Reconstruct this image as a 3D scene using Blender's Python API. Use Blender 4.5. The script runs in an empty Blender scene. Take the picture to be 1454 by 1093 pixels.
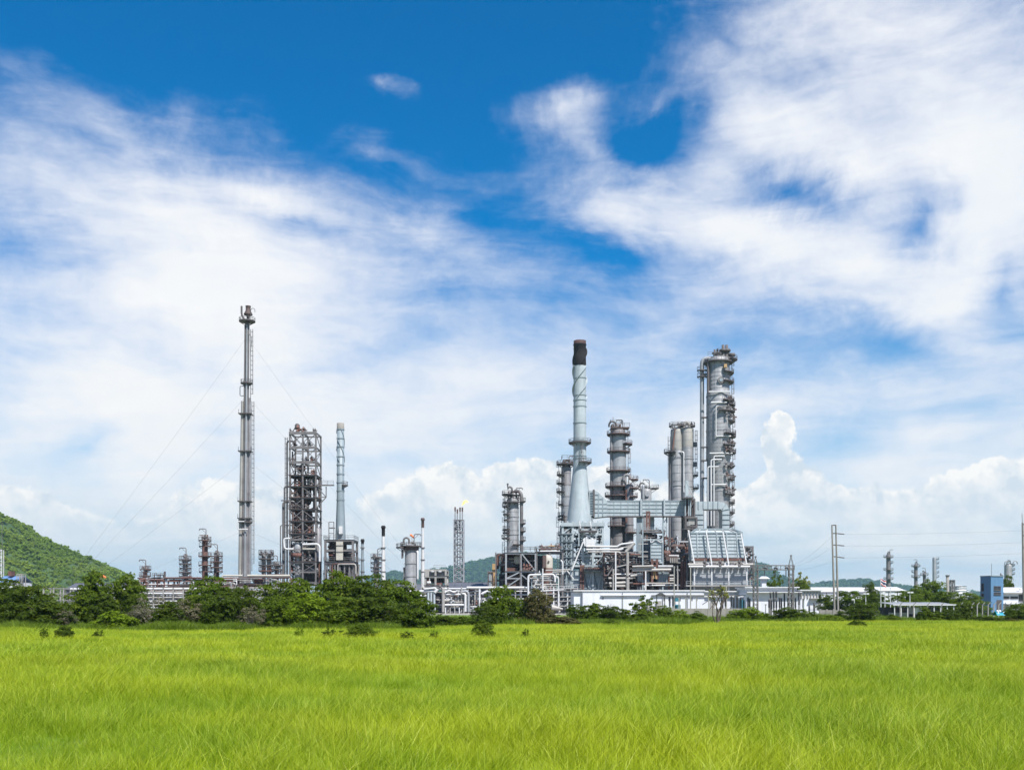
import bpy, math, random
import numpy as np
from mathutils import Vector, Matrix

# ------------------------------------------------------------------ camera, world, sun, exposure
scene = bpy.context.scene
COL = scene.collection
CAM_H = 2.2
FPX = 1450.0            # focal length in photograph pixels (photograph 1454 px wide)
CX, HY = 727.0, 858.0   # principal column, horizon row

cam_data = bpy.data.cameras.new('camera')
cam = bpy.data.objects.new('camera', cam_data)
COL.objects.link(cam)
cam.location = (0, 0, CAM_H)
cam.rotation_euler = (math.radians(90), 0, 0)
cam_data.sensor_width = 36.0
cam_data.lens = 36.0 * FPX / 1454.0
cam_data.shift_y = (HY - 546.5) / 1454.0
cam_data.clip_start = 0.1
cam_data.clip_end = 20000
scene.camera = cam

SUN_EL, SUN_AZ = math.radians(54), math.radians(150)   # azimuth clockwise from +Y: behind the camera, to its right
sun_dir = Vector((math.sin(SUN_AZ) * math.cos(SUN_EL), math.cos(SUN_AZ) * math.cos(SUN_EL), math.sin(SUN_EL)))
sl = bpy.data.lights.new('sun', 'SUN')
sl.energy = 4.8
sl.angle = math.radians(0.5)
sl.color = (1.0, 0.96, 0.90)
sun = bpy.data.objects.new('sun', sl)
COL.objects.link(sun)
sun.rotation_euler = sun_dir.to_track_quat('Z', 'Y').to_euler()

vs = scene.view_settings
vs.view_transform = 'Standard'
vs.look = 'None'
vs.gamma = 1.0
vs.use_curve_mapping = False
vs.exposure = 0.8
scene.cycles.use_denoising = True
scene.cycles.max_bounces = 8
scene.cycles.diffuse_bounces = 3
scene.cycles.glossy_bounces = 2
scene.cycles.transmission_bounces = 4
scene.cycles.transparent_max_bounces = 8
scene.cycles.volume_bounces = 0
scene.cycles.sample_clamp_indirect = 6.0


class NG:
    """Small helper to write node trees as expressions."""
    def __init__(self, tree):
        self.t = tree
        self.n = tree.nodes
        self.l = tree.links

    def new(self, kind, **kw):
        nd = self.n.new(kind)
        for k, v in kw.items():
            setattr(nd, k, v)
        return nd

    def put(self, sock, v):
        if isinstance(v, bpy.types.NodeSocket):
            self.l.new(v, sock)
        elif v is not None:
            sock.default_value = v

    def m(self, op, a, b=None, c=None, clamp=False):
        nd = self.new('ShaderNodeMath', operation=op, use_clamp=clamp)
        self.put(nd.inputs[0], a)
        self.put(nd.inputs[1], b)
        self.put(nd.inputs[2], c)
        return nd.outputs[0]

    def vm(self, op, a, b=None, scale=None):
        nd = self.new('ShaderNodeVectorMath', operation=op)
        self.put(nd.inputs[0], a)
        self.put(nd.inputs[1], b)
        if scale is not None:
            self.put(nd.inputs['Scale'], scale)
        return nd.outputs[0]

    def noise(self, vec, scale, detail=4.0, rough=0.5, dist=0.0, out='Fac', typ=None):
        nd = self.new('ShaderNodeTexNoise')
        if typ:
            nd.noise_type = typ
        self.put(nd.inputs['Vector'], vec)
        nd.inputs['Scale'].default_value = scale
        nd.inputs['Detail'].default_value = detail
        nd.inputs['Roughness'].default_value = rough
        nd.inputs['Distortion'].default_value = dist
        return nd.outputs[out]

    def mapr(self, v, a, b, c=0.0, d=1.0, smooth=False):
        nd = self.new('ShaderNodeMapRange')
        if smooth:
            nd.interpolation_type = 'SMOOTHSTEP'
        self.put(nd.inputs[0], v)
        for i, x in enumerate((a, b, c, d)):
            self.put(nd.inputs[1 + i], x)
        return nd.outputs[0]

    def mix(self, f, a, b, blend='MIX'):
        nd = self.new('ShaderNodeMix', data_type='RGBA', blend_type=blend)
        self.put(nd.inputs[0], f)
        self.put(nd.inputs[6], a)
        self.put(nd.inputs[7], b)
        return nd.outputs[2]

    def mapping(self, vec, loc=(0, 0, 0), rot=(0, 0, 0), scale=(1, 1, 1), kind='POINT'):
        nd = self.new('ShaderNodeMapping', vector_type=kind)
        self.put(nd.inputs['Vector'], vec)
        nd.inputs['Location'].default_value = loc
        nd.inputs['Rotation'].default_value = rot
        nd.inputs['Scale'].default_value = scale
        return nd.outputs[0]

    def blob(self, vec, c, r, ang):
        """soft elliptical patch, centre c (azimuth, elevation), radii r, turned by ang"""
        v = self.mapping(vec, loc=(c[0], c[1], 0), rot=(0, 0, ang), scale=(r[0], r[1], 1), kind='TEXTURE')
        nd = self.new('ShaderNodeTexGradient', gradient_type='QUADRATIC_SPHERE')
        self.put(nd.inputs[0], v)
        return nd.outputs['Fac']


def azel(px, py):
    u, v = (px - CX) / FPX, (HY - py) / FPX
    return math.atan(u), math.atan(v / math.sqrt(1 + u * u))


# ---- sky: Nishita sky with procedural cirrus and low cumulus laid out by azimuth and elevation
# high cloud patches: (px, py, rx, ry, degrees counter-clockwise, weight)
CIRRUS = [
    # blue openings
    (560, 40, 620, 190, -9, -0.52), (300, 85, 330, 100, -25, -0.40), (640, 190, 270, 120, -20, -0.34), (850, 60, 170, 150, 0, -0.40),
    (950, 198, 115, 70, 8, -0.75), (560, 245, 170, 60, -22, -0.28), (880, 372, 200, 46, -12, -0.55), (700, 320, 150, 40, -15, -0.22),
    (1140, 285, 120, 46, -18, -0.62), (1320, 315, 80, 80, 35, -0.72), (1290, 495, 230, 55, -4, -0.50), (1440, 415, 60, 70, 30, -0.50),
    (1050, 45, 110, 40, -28, -0.30), (1010, 500, 130, 60, 0, -0.22), (420, 335, 110, 34, -8, -0.40), (60, 30, 200, 70, -25, -0.35),
    (30, 330, 90, 110, -50, -0.25), (140, 622, 90, 24, 18, -0.30), (40, 515, 110, 30, -4, -0.22), (640, 420, 130, 60, -10, -0.25),
    (430, 530, 130, 30, 12, -0.20), (1180, 640, 110, 50, 8, -0.30), (760, 480, 130, 60, 0, -0.10),
    # bright banks
    (290, 415, 420, 180, -4, 0.47), (210, 300, 190, 70, -5, 0.35), (380, 300, 150, 52, -12, 0.55), (130, 180, 240, 70, -38, 0.34), (60, 260, 190, 120, -30, 0.22),
    (1290, 50, 400, 240, -25, 0.66), (1110, 160, 230, 140, -30, 0.46), (1420, 200, 240, 160, -20, 0.46), (1230, 235, 220, 70, -20, 0.30),
    (790, 168, 150, 56, -6, 0.78), (835, 150, 80, 50, 0, 0.35), (850, 215, 150, 40, -20, 0.30), (945, 150, 70, 30, 20, 0.45), (540, 117, 100, 30, -12, 0.66), (585, 128, 60, 22, -25, 0.4), (550, 218, 100, 34, -22, 0.42),
    (870, 275, 210, 70, -14, 0.58), (1060, 330, 280, 62, -14, 0.55), (1240, 385, 300, 60, -12, 0.45), (1380, 370, 120, 170, -35, 0.50),
    (620, 330, 160, 60, 14, 0.24), (1180, 420, 300, 34, -8, 0.30), (990, 450, 300, 70, 0, 0.22), (1100, 580, 300, 80, 6, 0.22),
    (520, 600, 500, 120, 0, 0.30), (200, 560, 460, 120, 0, 0.34), (120, 700, 420, 120, 0, 0.10), (1420, 490, 130, 40, -18, 0.25), (1060, 255, 90, 40, -35, 0.25), (1330, 625, 110, 34, -4, 0.30), (1250, 300, 160, 40, -12, 0.25),
]
# low cumulus heads along the skyline: (px, py, rx, ry, weight)
CUMULUS = [
    (10, 732, 60, 46, 1.15), (62, 740, 66, 50, 1.3), (105, 764, 64, 48, 1.2), (160, 770, 74, 48, 1.15), (205, 785, 60, 44, 1.0), (280, 742, 76, 54, 1.0), (330, 728, 76, 60, 1.05), (250, 768, 90, 50, 1.0), (400, 735, 70, 56, .8),
    (395, 765, 90, 46, .6), (515, 752, 54, 52, .95), (565, 732, 60, 55, 1.05), (632, 704, 50, 54, 1.25), (600, 740, 100, 66, .9), (680, 735, 80, 66, .9), (735, 695, 74, 54, 1.05),
    (780, 700, 60, 66, 1.0), (850, 700, 80, 66, .95), (760, 750, 120, 60, .7), (900, 740, 90, 60, .7), (1105, 603, 26, 30, 1.3), (1108, 645, 34, 60, 1.05), (1118, 700, 60, 60, 1.0),
    (1080, 725, 80, 50, .85), (1170, 715, 70, 44, .85), (1235, 722, 70, 50, 1.1), (1290, 742, 66, 44, 1.0), (1180, 750, 120, 40, .7), (1350, 700, 60, 40, .7), (1400, 705, 70, 56, 1.0),
    (1450, 700, 60, 56, 1.0), (1400, 745, 100, 40, .75), (960, 720, 90, 50, .7),
]


def build_world():
    w = bpy.data.worlds.new('World')
    scene.world = w
    w.use_nodes = True
    g = NG(w.node_tree)
    g.n.clear()
    out = g.new('ShaderNodeOutputWorld')
    bg = g.new('ShaderNodeBackground')
    g.l.new(bg.outputs[0], out.inputs[0])
    bg.inputs['Strength'].default_value = 0.071
    sky = g.new('ShaderNodeTexSky', sky_type='NISHITA')
    sky.sun_disc = False
    sky.sun_elevation = SUN_EL
    sky.sun_rotation = SUN_AZ
    sky.altitude = 0
    sky.air_density = 1.0
    sky.dust_density = 0.4
    sky.ozone_density = 3.5
    hs = g.new('ShaderNodeHueSaturation')
    hs.inputs['Hue'].default_value = 0.499
    hs.inputs['Saturation'].default_value = 2.0
    hs.inputs['Value'].default_value = 1.16
    g.l.new(sky.outputs[0], hs.inputs['Color'])
    blue = hs.outputs[0]

    tc = g.new('ShaderNodeTexCoord')
    d = tc.outputs['Generated']
    sep = g.new('ShaderNodeSeparateXYZ')
    g.l.new(d, sep.inputs[0])
    az = g.m('ARCTAN2', sep.outputs[0], sep.outputs[1])
    el = g.m('ARCSINE', sep.outputs[2])
    cmb = g.new('ShaderNodeCombineXYZ')
    g.put(cmb.inputs[0], az)
    g.put(cmb.inputs[1], el)
    p = cmb.outputs[0]
    # wind-drawn streak direction: falls to the right, about 16 degrees
    streak = g.mapping(d, rot=(0, math.radians(17), 0), scale=(2.2, 2.2, 6.5))
    wob = g.noise(streak, 1.3, 4.0, 0.55, out='Color')
    wob = g.vm('SUBTRACT', wob, (0.5, 0.5, 0.5))
    pw = g.vm('ADD', p, g.vm('MULTIPLY', wob, (0.085, 0.045, 0.0)))
    fine = g.noise(d, 8.0, 7.0, 0.64, 0.3, out='Color')
    fine = g.vm('SUBTRACT', fine, (0.5, 0.5, 0.5))
    pw = g.vm('ADD', pw, g.vm('MULTIPLY', fine, (0.095, 0.070, 0.0)))
    # overall cover grows towards the horizon
    dens = g.mapr(el, 0.0, 0.50, 1.15, 0.34)
    for (px, py, rx, ry, a, wt) in CIRRUS:
        b = g.blob(pw, azel(px, py), (rx / FPX * 1.25, ry / FPX * 1.25), math.radians(a))
        dens = g.m('MULTIPLY_ADD', b, wt * 1.22, dens)
    # fibres: fine streaks drawn out along the wind, bent by larger swirls
    sv = g.vm('ADD', streak, g.vm('MULTIPLY', wob, (0.45, 0.45, 0.45)))
    n1 = g.noise(sv, 2.4, 9.0, 0.62, 0.15)
    fib = g.mapping(g.vm('ADD', d, g.vm('MULTIPLY', wob, (0.10, 0.10, 0.10))), rot=(0, math.radians(24), 0), scale=(3.0, 3.0, 20.0))
    n3 = g.noise(fib, 1.6, 7.0, 0.62, 0.2)
    n2 = g.noise(d, 8.0, 9.0, 0.64, 0.25)
    dens = g.m('ADD', dens, g.m('MULTIPLY', g.m('SUBTRACT', n1, 0.5), 1.30))
    dens = g.m('ADD', dens, g.m('MULTIPLY', g.m('SUBTRACT', n3, 0.5), 0.75))
    dens = g.m('ADD', dens, g.m('MULTIPLY', g.m('SUBTRACT', n2, 0.5), 1.05))
    cover = g.mapr(dens, 0.14, 1.45, 0.0, 1.0, smooth=True)
    # thick cirrus is white, thin veils are tinted and let the blue through
    shade = g.mapr(g.noise(sv, 1.7, 6.0, 0.6), 0.35, 0.68)
    thick = g.mapr(dens, 0.5, 1.5)
    cir = g.mix(thick, (6.3, 6.7, 7.9, 1), g.mix(shade, (7.1, 7.4, 7.75, 1), (8.1, 8.1, 8.05, 1)))
    # paler air low down
    lowt = g.mapr(el, 0.0, 0.34, 1.0, 0.0, smooth=True)
    blue = g.mix(g.m('MULTIPLY', lowt, 0.85), blue, (5.0, 6.2, 7.1, 1))
    cir = g.mix(g.m('MULTIPLY', lowt, 0.6), cir, (7.3, 7.5, 7.6, 1))
    col = g.mix(cover, blue, cir)
    # cumulus heads
    bil = g.noise(d, 22.0, 6.0, 0.62, out='Color')
    bil = g.vm('SUBTRACT', bil, (0.5, 0.5, 0.5))
    pc = g.vm('ADD', p, g.vm('MULTIPLY', bil, (0.050, 0.040, 0.0)))
    cd = None
    for (px, py, rx, ry, wt) in CUMULUS:
        b = g.blob(pc, azel(px, py), (rx / FPX * 1.3, ry / FPX * 1.3), 0.0)
        cd = g.m('MULTIPLY', b, wt) if cd is None else g.m('MULTIPLY_ADD', b, wt, cd)
    # the same heads go on round the horizon outside the frame
    ring = g.mapr(g.m('ABSOLUTE', g.m('SUBTRACT', el, 0.085)), 0.0, 0.05, 0.34, 0.0)
    far = g.mapr(g.m('ABSOLUTE', az), 0.46, 0.56, 0.0, 1.0)
    cd = g.m('ADD', cd, g.m('MULTIPLY', g.m('MULTIPLY', ring, far), g.mapr(g.noise(d, 6.0, 3.0), 0.4, 0.65)))
    puffs = g.noise(d, 40.0, 7.0, 0.6)
    cdn = g.m('ADD', cd, g.m('MULTIPLY', g.m('SUBTRACT', puffs, 0.5), 0.42))
    # crisp heads, ragged bodies that dissolve into the low air
    soft = g.mapr(el, 0.05, 0.12, 0.34, 0.10)
    cmask = g.mapr(cdn, 0.20, g.m('ADD', soft, 0.20), 0.0, 1.0, smooth=True)
    base = g.mapr(el, 0.040, 0.105, 0.0, 1.0, smooth=True)
    off = g.vm('ADD', d, (0.006, 0.0, 0.011))
    lit = g.m('SUBTRACT', g.noise(d, 17.0, 6.0, 0.62), g.noise(off, 17.0, 6.0, 0.62))
    litf = g.mapr(lit, -0.09, 0.09)
    litf = g.m('MULTIPLY', litf, g.mapr(cdn, 0.25, 0.80, 1.5, 0.75), clamp=True)
    ccol = g.mix(litf, (5.6, 6.35, 7.0, 1), (8.4, 8.3, 8.05, 1))
    # flat grey-blue stratus bands low down
    bands = g.noise(g.mapping(d, scale=(2.5, 2.5, 30.0)), 1.3, 6.0, 0.6, 0.4)
    low = g.mix(g.mapr(bands, 0.38, 0.62), (4.2, 5.5, 6.5, 1), (6.4, 6.9, 7.2, 1))
    lowf = g.mapr(el, 0.03, 0.125, 0.85, 0.0, smooth=True)
    col = g.mix(lowf, col, low)
    col = g.mix(g.m('MULTIPLY', cmask, g.m('MULTIPLY', base, 0.93)), col, ccol)
    g.l.new(col, bg.inputs['Color'])


build_world()

# ------------------------------------------------------------------ materials (procedural)
MATS = {}


def new_mat(name):
    m = bpy.data.materials.new(name)
    m.use_nodes = True
    g = NG(m.node_tree)
    g.n.clear()
    out = g.new('ShaderNodeOutputMaterial')
    return m, g, out


def surf(name, col, rough=0.55, metal=0.0, var=0.18, streak=0.25, dirt=(0.16, 0.11, 0.08), dirt_amt=0.25, scale=0.35, bump=0.0):
    """weathered paint or metal: patchy tone, vertical run-off streaks, rust or dirt blotches"""
    m, g, out = new_mat(name)
    col = tuple(x * 0.86 for x in col)
    b = g.new('ShaderNodeBsdfPrincipled')
    g.l.new(b.outputs[0], out.inputs[0])
    geo = g.new('ShaderNodeNewGeometry')
    pos = geo.outputs['Position']
    big = g.noise(pos, scale, 4.0, 0.6)
    run = g.noise(g.mapping(pos, scale=(1.6, 1.6, 0.10)), 1.0, 4.0, 0.6)
    blot = g.noise(pos, scale * 3.1, 6.0, 0.68)
    c = (*col, 1)
    hi = tuple(min(1, x * (1 + var)) for x in col) + (1,)
    lo = tuple(x * (1 - var) for x in col) + (1,)
    base = g.mix(g.mapr(big, 0.3, 0.7), lo, hi)
    dark = tuple(x * 0.55 for x in col) + (1,)
    base = g.mix(g.m('MULTIPLY', g.mapr(run, 0.50, 0.75), streak), base, dark)
    base = g.mix(g.m('MULTIPLY', g.mapr(blot, 0.56, 0.72), dirt_amt), base, (*dirt, 1))
    g.put(b.inputs['Base Color'], base)
    g.put(b.inputs['Roughness'], g.mapr(big, 0.3, 0.7, rough - 0.08, min(1, rough + 0.12)))
    b.inputs['Metallic'].default_value = metal
    if bump:
        bp = g.new('ShaderNodeBump')
        bp.inputs['Strength'].default_value = bump
        bp.inputs['Distance'].default_value = 0.05
        g.put(bp.inputs['Height'], blot)
        g.l.new(bp.outputs[0], b.inputs['Normal'])
    MATS[name] = m
    return m


surf('galvanised', (0.30, 0.315, 0.335), 0.5, 0.2, 0.15, 0.35)
surf('column_steel', (0.31, 0.315, 0.325), 0.5, 0.2, 0.16, 0.85, (0.15, 0.10, 0.075), 0.5)
surf('column_dark', (0.22, 0.215, 0.225), 0.55, 0.2, 0.22, 0.8, (0.12, 0.07, 0.06), 0.55)
surf('column_tan', (0.335, 0.325, 0.30), 0.55, 0.15, 0.14, 0.5, (0.17, 0.10, 0.06), 0.5)
surf('dark_steel', (0.092, 0.082, 0.082), 0.6, 0.1, 0.25, 0.3, (0.17, 0.07, 0.045), 0.5)
surf('grey_steel', (0.145, 0.138, 0.14), 0.6, 0.1, 0.2, 0.3, (0.16, 0.08, 0.06), 0.4)
surf('rust', (0.14, 0.065, 0.05), 0.75, 0.0, 0.3, 0.4, (0.07, 0.035, 0.03), 0.5)
surf('rust_brown', (0.095, 0.062, 0.056), 0.75, 0.0, 0.3, 0.4, (0.16, 0.06, 0.04), 0.5)
surf('pale_blue', (0.365, 0.415, 0.44), 0.45, 0.0, 0.09, 0.5, (0.22, 0.20, 0.18), 0.35)
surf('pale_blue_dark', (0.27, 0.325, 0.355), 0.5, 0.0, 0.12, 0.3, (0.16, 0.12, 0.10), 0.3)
surf('blue_grey', (0.215, 0.262, 0.292), 0.5, 0.0, 0.12, 0.3, (0.14, 0.13, 0.13), 0.3)
surf('navy_panel', (0.055, 0.085, 0.125), 0.5, 0.0, 0.2, 0.3, (0.05, 0.04, 0.04), 0.3)
surf('white_paint', (0.58, 0.585, 0.59), 0.5, 0.0, 0.05, 0.18, (0.36, 0.30, 0.25), 0.22)
surf('white_wall', (0.62, 0.64, 0.68), 0.7, 0.0, 0.05, 0.32, (0.36, 0.34, 0.32), 0.3)
surf('insulation', (0.35, 0.335, 0.315), 0.5, 0.2, 0.1, 0.4, (0.2, 0.15, 0.11), 0.35)
surf('cream', (0.46, 0.435, 0.38), 0.6, 0.0, 0.08, 0.3, (0.2, 0.12, 0.07), 0.35)
surf('soot_black', (0.013, 0.011, 0.012), 0.9, 0.0, 0.3, 0.2, (0.03, 0.017, 0.017), 0.4)
surf('soot_red', (0.065, 0.028, 0.026), 0.8, 0.0, 0.3, 0.4, (0.04, 0.02, 0.02), 0.5)
surf('concrete', (0.25, 0.235, 0.215), 0.85, 0.0, 0.15, 0.4, (0.12, 0.10, 0.09), 0.4)
surf('roof_dark', (0.10, 0.105, 0.125), 0.6, 0.0, 0.15, 0.2, (0.08, 0.06, 0.05), 0.3)
surf('roof_blue', (0.13, 0.24, 0.46), 0.5, 0.0, 0.08, 0.2, (0.2, 0.2, 0.2), 0.2)
surf('wall_blue', (0.085, 0.19, 0.335), 0.7, 0.0, 0.10, 0.35, (0.05, 0.09, 0.15), 0.3)
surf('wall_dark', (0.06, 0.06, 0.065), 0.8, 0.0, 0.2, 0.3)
surf('dull_grey', (0.12, 0.125, 0.14), 0.8, 0.0, 0.2, 0.3)  # plain dull grey for walls, vents and boxes
surf('orange', (0.75, 0.20, 0.06), 0.7, 0.0, 0.06, 0.1, dirt_amt=0.05)
surf('red_cloth', (0.55, 0.03, 0.04), 0.8, 0.0, 0.06, 0.0, dirt_amt=0.0)
surf('white_cloth', (0.75, 0.75, 0.76), 0.8, 0.0, 0.04, 0.0, dirt_amt=0.0)
surf('navy_cloth', (0.02, 0.025, 0.10), 0.8, 0.0, 0.06, 0.0, dirt_amt=0.0)
surf('teal_sheet', (0.02, 0.30, 0.42), 0.6, 0.0, 0.1, 0.0, dirt_amt=0.1)
surf('teal_box', (0.03, 0.17, 0.24), 0.5, 0.0, 0.1, 0.1, dirt_amt=0.1)
surf('porcelain', (0.045, 0.045, 0.06), 0.35, 0.0, 0.15, 0.0, dirt_amt=0.1)
surf('wire', (0.22, 0.22, 0.23), 0.5, 0.4, 0.1, 0.0, dirt_amt=0.0)
surf('ochre', (0.42, 0.27, 0.12), 0.7, 0.0, 0.2, 0.3)
surf('bark', (0.085, 0.065, 0.05), 0.9, 0.0, 0.3, 0.4, (0.04, 0.03, 0.025), 0.4)
surf('pale_bark', (0.20, 0.17, 0.145), 0.9, 0.0, 0.25, 0.4, (0.08, 0.06, 0.05), 0.4)
surf('dish_white', (0.7, 0.72, 0.72), 0.4, 0.0, 0.04, 0.1, dirt_amt=0.1)


def glass_mat():
    m, g, out = new_mat('window_glass')
    b = g.new('ShaderNodeBsdfPrincipled')
    b.inputs['Base Color'].default_value = (0.02, 0.025, 0.035, 1)
    b.inputs['Roughness'].default_value = 0.12
    g.l.new(b.outputs[0], out.inputs[0])
    MATS['window_glass'] = m


def flame_mat():
    m, g, out = new_mat('flame')
    e = g.new('ShaderNodeEmission')
    geo = g.new('ShaderNodeNewGeometry')
    n = g.noise(geo.outputs['Position'], 0.8, 3.0)
    g.put(e.inputs[0], g.mix(g.mapr(n, 0.35, 0.65), (1.0, 0.72, 0.10, 1), (1.0, 0.90, 0.42, 1)))
    e.inputs[1].default_value = 1.0
    g.l.new(e.outputs[0], out.inputs[0])
    MATS['flame'] = m


def leaf_mat(name, a, b, c, trans=0.28, vary=0.6, nscale=0.9):
    """leaves: hue differs from leaf to leaf and from plant to plant; some light passes through"""
    m, g, out = new_mat(name)
    geo = g.new('ShaderNodeNewGeometry')
    oi = g.new('ShaderNodeObjectInfo')
    rnd = geo.outputs['Random Per Island']
    pos = geo.outputs['Position']
    n = g.noise(pos, nscale, 3.0, 0.6)
    f = g.m('ADD', g.m('MULTIPLY', rnd, vary), g.m('MULTIPLY', g.m('SUBTRACT', n, 0.5), 1.6), clamp=True)
    col = g.mix(f, (*a, 1), (*b, 1))
    col = g.mix(g.mapr(oi.outputs['Random'], 0.0, 1.0, 0.0, 0.55), col, (*c, 1))
    d = g.new('ShaderNodeBsdfPrincipled')
    g.put(d.inputs['Base Color'], col)
    d.inputs['Roughness'].default_value = 0.55
    d.inputs['Specular IOR Level'].default_value = 0.12
    t = g.new('ShaderNodeBsdfTranslucent')
    g.put(t.inputs[0], g.mix(0.6, col, (0.22, 0.32, 0.012, 1)))
    mx = g.new('ShaderNodeMixShader')
    mx.inputs[0].default_value = trans
    g.l.new(d.outputs[0], mx.inputs[1])
    g.l.new(t.outputs[0], mx.inputs[2])
    g.l.new(mx.outputs[0], out.inputs[0])
    MATS[name] = m


glass_mat()
flame_mat()
leaf_mat('leaf_green', (0.038, 0.070, 0.003), (0.135, 0.170, 0.012), (0.055, 0.095, 0.004))
leaf_mat('leaf_bright', (0.085, 0.140, 0.004), (0.21, 0.26, 0.016), (0.11, 0.17, 0.006))
leaf_mat('leaf_dark', (0.026, 0.048, 0.003), (0.095, 0.125, 0.010), (0.038, 0.062, 0.004))
leaf_mat('leaf_dry', (0.095, 0.085, 0.055), (0.17, 0.16, 0.12), (0.12, 0.105, 0.055), 0.15)
leaf_mat('leaf_yellow', (0.17, 0.18, 0.04), (0.30, 0.29, 0.09), (0.20, 0.20, 0.05))
leaf_mat('leaf_reddish', (0.060, 0.052, 0.020), (0.105, 0.095, 0.030), (0.07, 0.075, 0.02), 0.2)
leaf_mat('blossom', (0.30, 0.05, 0.02), (0.45, 0.10, 0.03), (0.35, 0.06, 0.02), 0.3)
leaf_mat('leaf_hill', (0.085, 0.155, 0.016), (0.32, 0.38, 0.055), (0.15, 0.22, 0.030), 0.25, 0.5, 0.022)
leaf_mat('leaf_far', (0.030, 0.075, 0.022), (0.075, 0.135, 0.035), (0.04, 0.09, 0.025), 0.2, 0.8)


def grass_mat(name, dark, mid, tip, patch):
    m, g, out = new_mat(name)
    geo = g.new('ShaderNodeNewGeometry')
    oi = g.new('ShaderNodeObjectInfo')
    at = g.new('ShaderNodeAttribute', attribute_name='tip')
    pos = geo.outputs['Position']
    n = g.noise(g.mapping(pos, scale=(0.075, 0.11, 0.0)), 1.0, 5.0, 0.62)
    n2 = g.noise(g.mapping(pos, rot=(0, 0, 0.5), scale=(0.5, 0.8, 0.0)), 1.0, 3.0, 0.6)
    f = g.m('ADD', g.m('MULTIPLY', geo.outputs['Random Per Island'], 0.35), g.m('MULTIPLY', oi.outputs['Random'], 0.25))
    f = g.m('ADD', f, g.m('MULTIPLY', g.m('SUBTRACT', n2, 0.5), 0.9), clamp=True)
    col = g.mix(f, (*dark, 1), (*mid, 1))
    col = g.mix(g.mapr(n, 0.43, 0.60, 0.0, 0.75), col, (*patch, 1))
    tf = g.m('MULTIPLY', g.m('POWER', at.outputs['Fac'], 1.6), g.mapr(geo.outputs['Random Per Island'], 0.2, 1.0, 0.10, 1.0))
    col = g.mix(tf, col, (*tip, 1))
    d = g.new('ShaderNodeBsdfPrincipled')
    g.put(d.inputs['Base Color'], col)
    d.inputs['Roughness'].default_value = 0.5
    d.inputs['Specular IOR Level'].default_value = 0.3
    t = g.new('ShaderNodeBsdfTranslucent')
    g.put(t.inputs[0], col)
    mx = g.new('ShaderNodeMixShader')
    mx.inputs[0].default_value = 0.40
    g.l.new(d.outputs[0], mx.inputs[1])
    g.l.new(t.outputs[0], mx.inputs[2])
    g.l.new(mx.outputs[0], out.inputs[0])
    MATS[name] = m


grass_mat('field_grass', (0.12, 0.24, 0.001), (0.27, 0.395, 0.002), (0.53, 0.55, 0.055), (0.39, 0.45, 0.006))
grass_mat('rice_heads', (0.20, 0.32, 0.004), (0.34, 0.43, 0.02), (0.60, 0.60, 0.13), (0.42, 0.46, 0.02))
grass_mat('wild_grass', (0.06, 0.125, 0.003), (0.14, 0.23, 0.006), (0.25, 0.29, 0.03), (0.10, 0.18, 0.006))


def ground_mat():
    m, g, out = new_mat('soil_and_grass')
    b = g.new('ShaderNodeBsdfPrincipled')
    geo = g.new('ShaderNodeNewGeometry')
    pos = geo.outputs['Position']
    n = g.noise(pos, 0.05, 6.0, 0.65)
    n2 = g.noise(pos, 1.4, 5.0, 0.65)
    c = g.mix(g.mapr(n, 0.4, 0.62), (0.08, 0.15, 0.004, 1), (0.14, 0.19, 0.012, 1))
    c = g.mix(g.mapr(n2, 0.55, 0.8, 0.0, 0.7), c, (0.09, 0.085, 0.03, 1))
    g.put(b.inputs['Base Color'], c)
    b.inputs['Roughness'].default_value = 0.95
    bp = g.new('ShaderNodeBump')
    bp.inputs['Strength'].default_value = 0.6
    bp.inputs['Distance'].default_value = 0.1
    g.put(bp.inputs['Height'], n2)
    g.l.new(bp.outputs[0], b.inputs['Normal'])
    g.l.new(b.outputs[0], out.inputs[0])
    MATS['ground'] = m
    m, g, out = new_mat('plant_yard')
    b = g.new('ShaderNodeBsdfPrincipled')
    geo = g.new('ShaderNodeNewGeometry')
    n = g.noise(geo.outputs['Position'], 0.15, 6.0, 0.65)
    g.put(b.inputs['Base Color'], g.mix(g.mapr(n, 0.35, 0.65), (0.20, 0.19, 0.17, 1), (0.30, 0.28, 0.25, 1)))
    b.inputs['Roughness'].default_value = 0.95
    g.l.new(b.outputs[0], out.inputs[0])
    MATS['yard'] = m
    m, g, out = new_mat('forest_floor')
    b = g.new('ShaderNodeBsdfPrincipled')
    geo = g.new('ShaderNodeNewGeometry')
    n = g.noise(geo.outputs['Position'], 0.02, 8.0, 0.7)
    n2 = g.noise(geo.outputs['Position'], 0.11, 5.0, 0.7)
    c = g.mix(g.mapr(n, 0.4, 0.62), (0.035, 0.075, 0.02, 1), (0.085, 0.14, 0.03, 1))
    c = g.mix(g.mapr(n2, 0.45, 0.7, 0.0, 0.6), c, (0.03, 0.06, 0.015, 1))
    g.put(b.inputs['Base Color'], c)
    b.inputs['Roughness'].default_value = 1.0
    bp = g.new('ShaderNodeBump')
    bp.inputs['Strength'].default_value = 1.0
    bp.inputs['Distance'].default_value = 6.0
    g.put(bp.inputs['Height'], n2)
    g.l.new(bp.outputs[0], b.inputs['Normal'])
    g.l.new(b.outputs[0], out.inputs[0])
    MATS['forest'] = m


ground_mat()


# ------------------------------------------------------------------ mesh and object helpers
def WX(px, D):
    return (px - CX) * D / FPX


def WZ(py, D):
    return CAM_H + (HY - py) * D / FPX


def W(px, py, D):
    return Vector((WX(px, D), D, WZ(py, D)))


def link(o):
    COL.objects.link(o)
    return o


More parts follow.
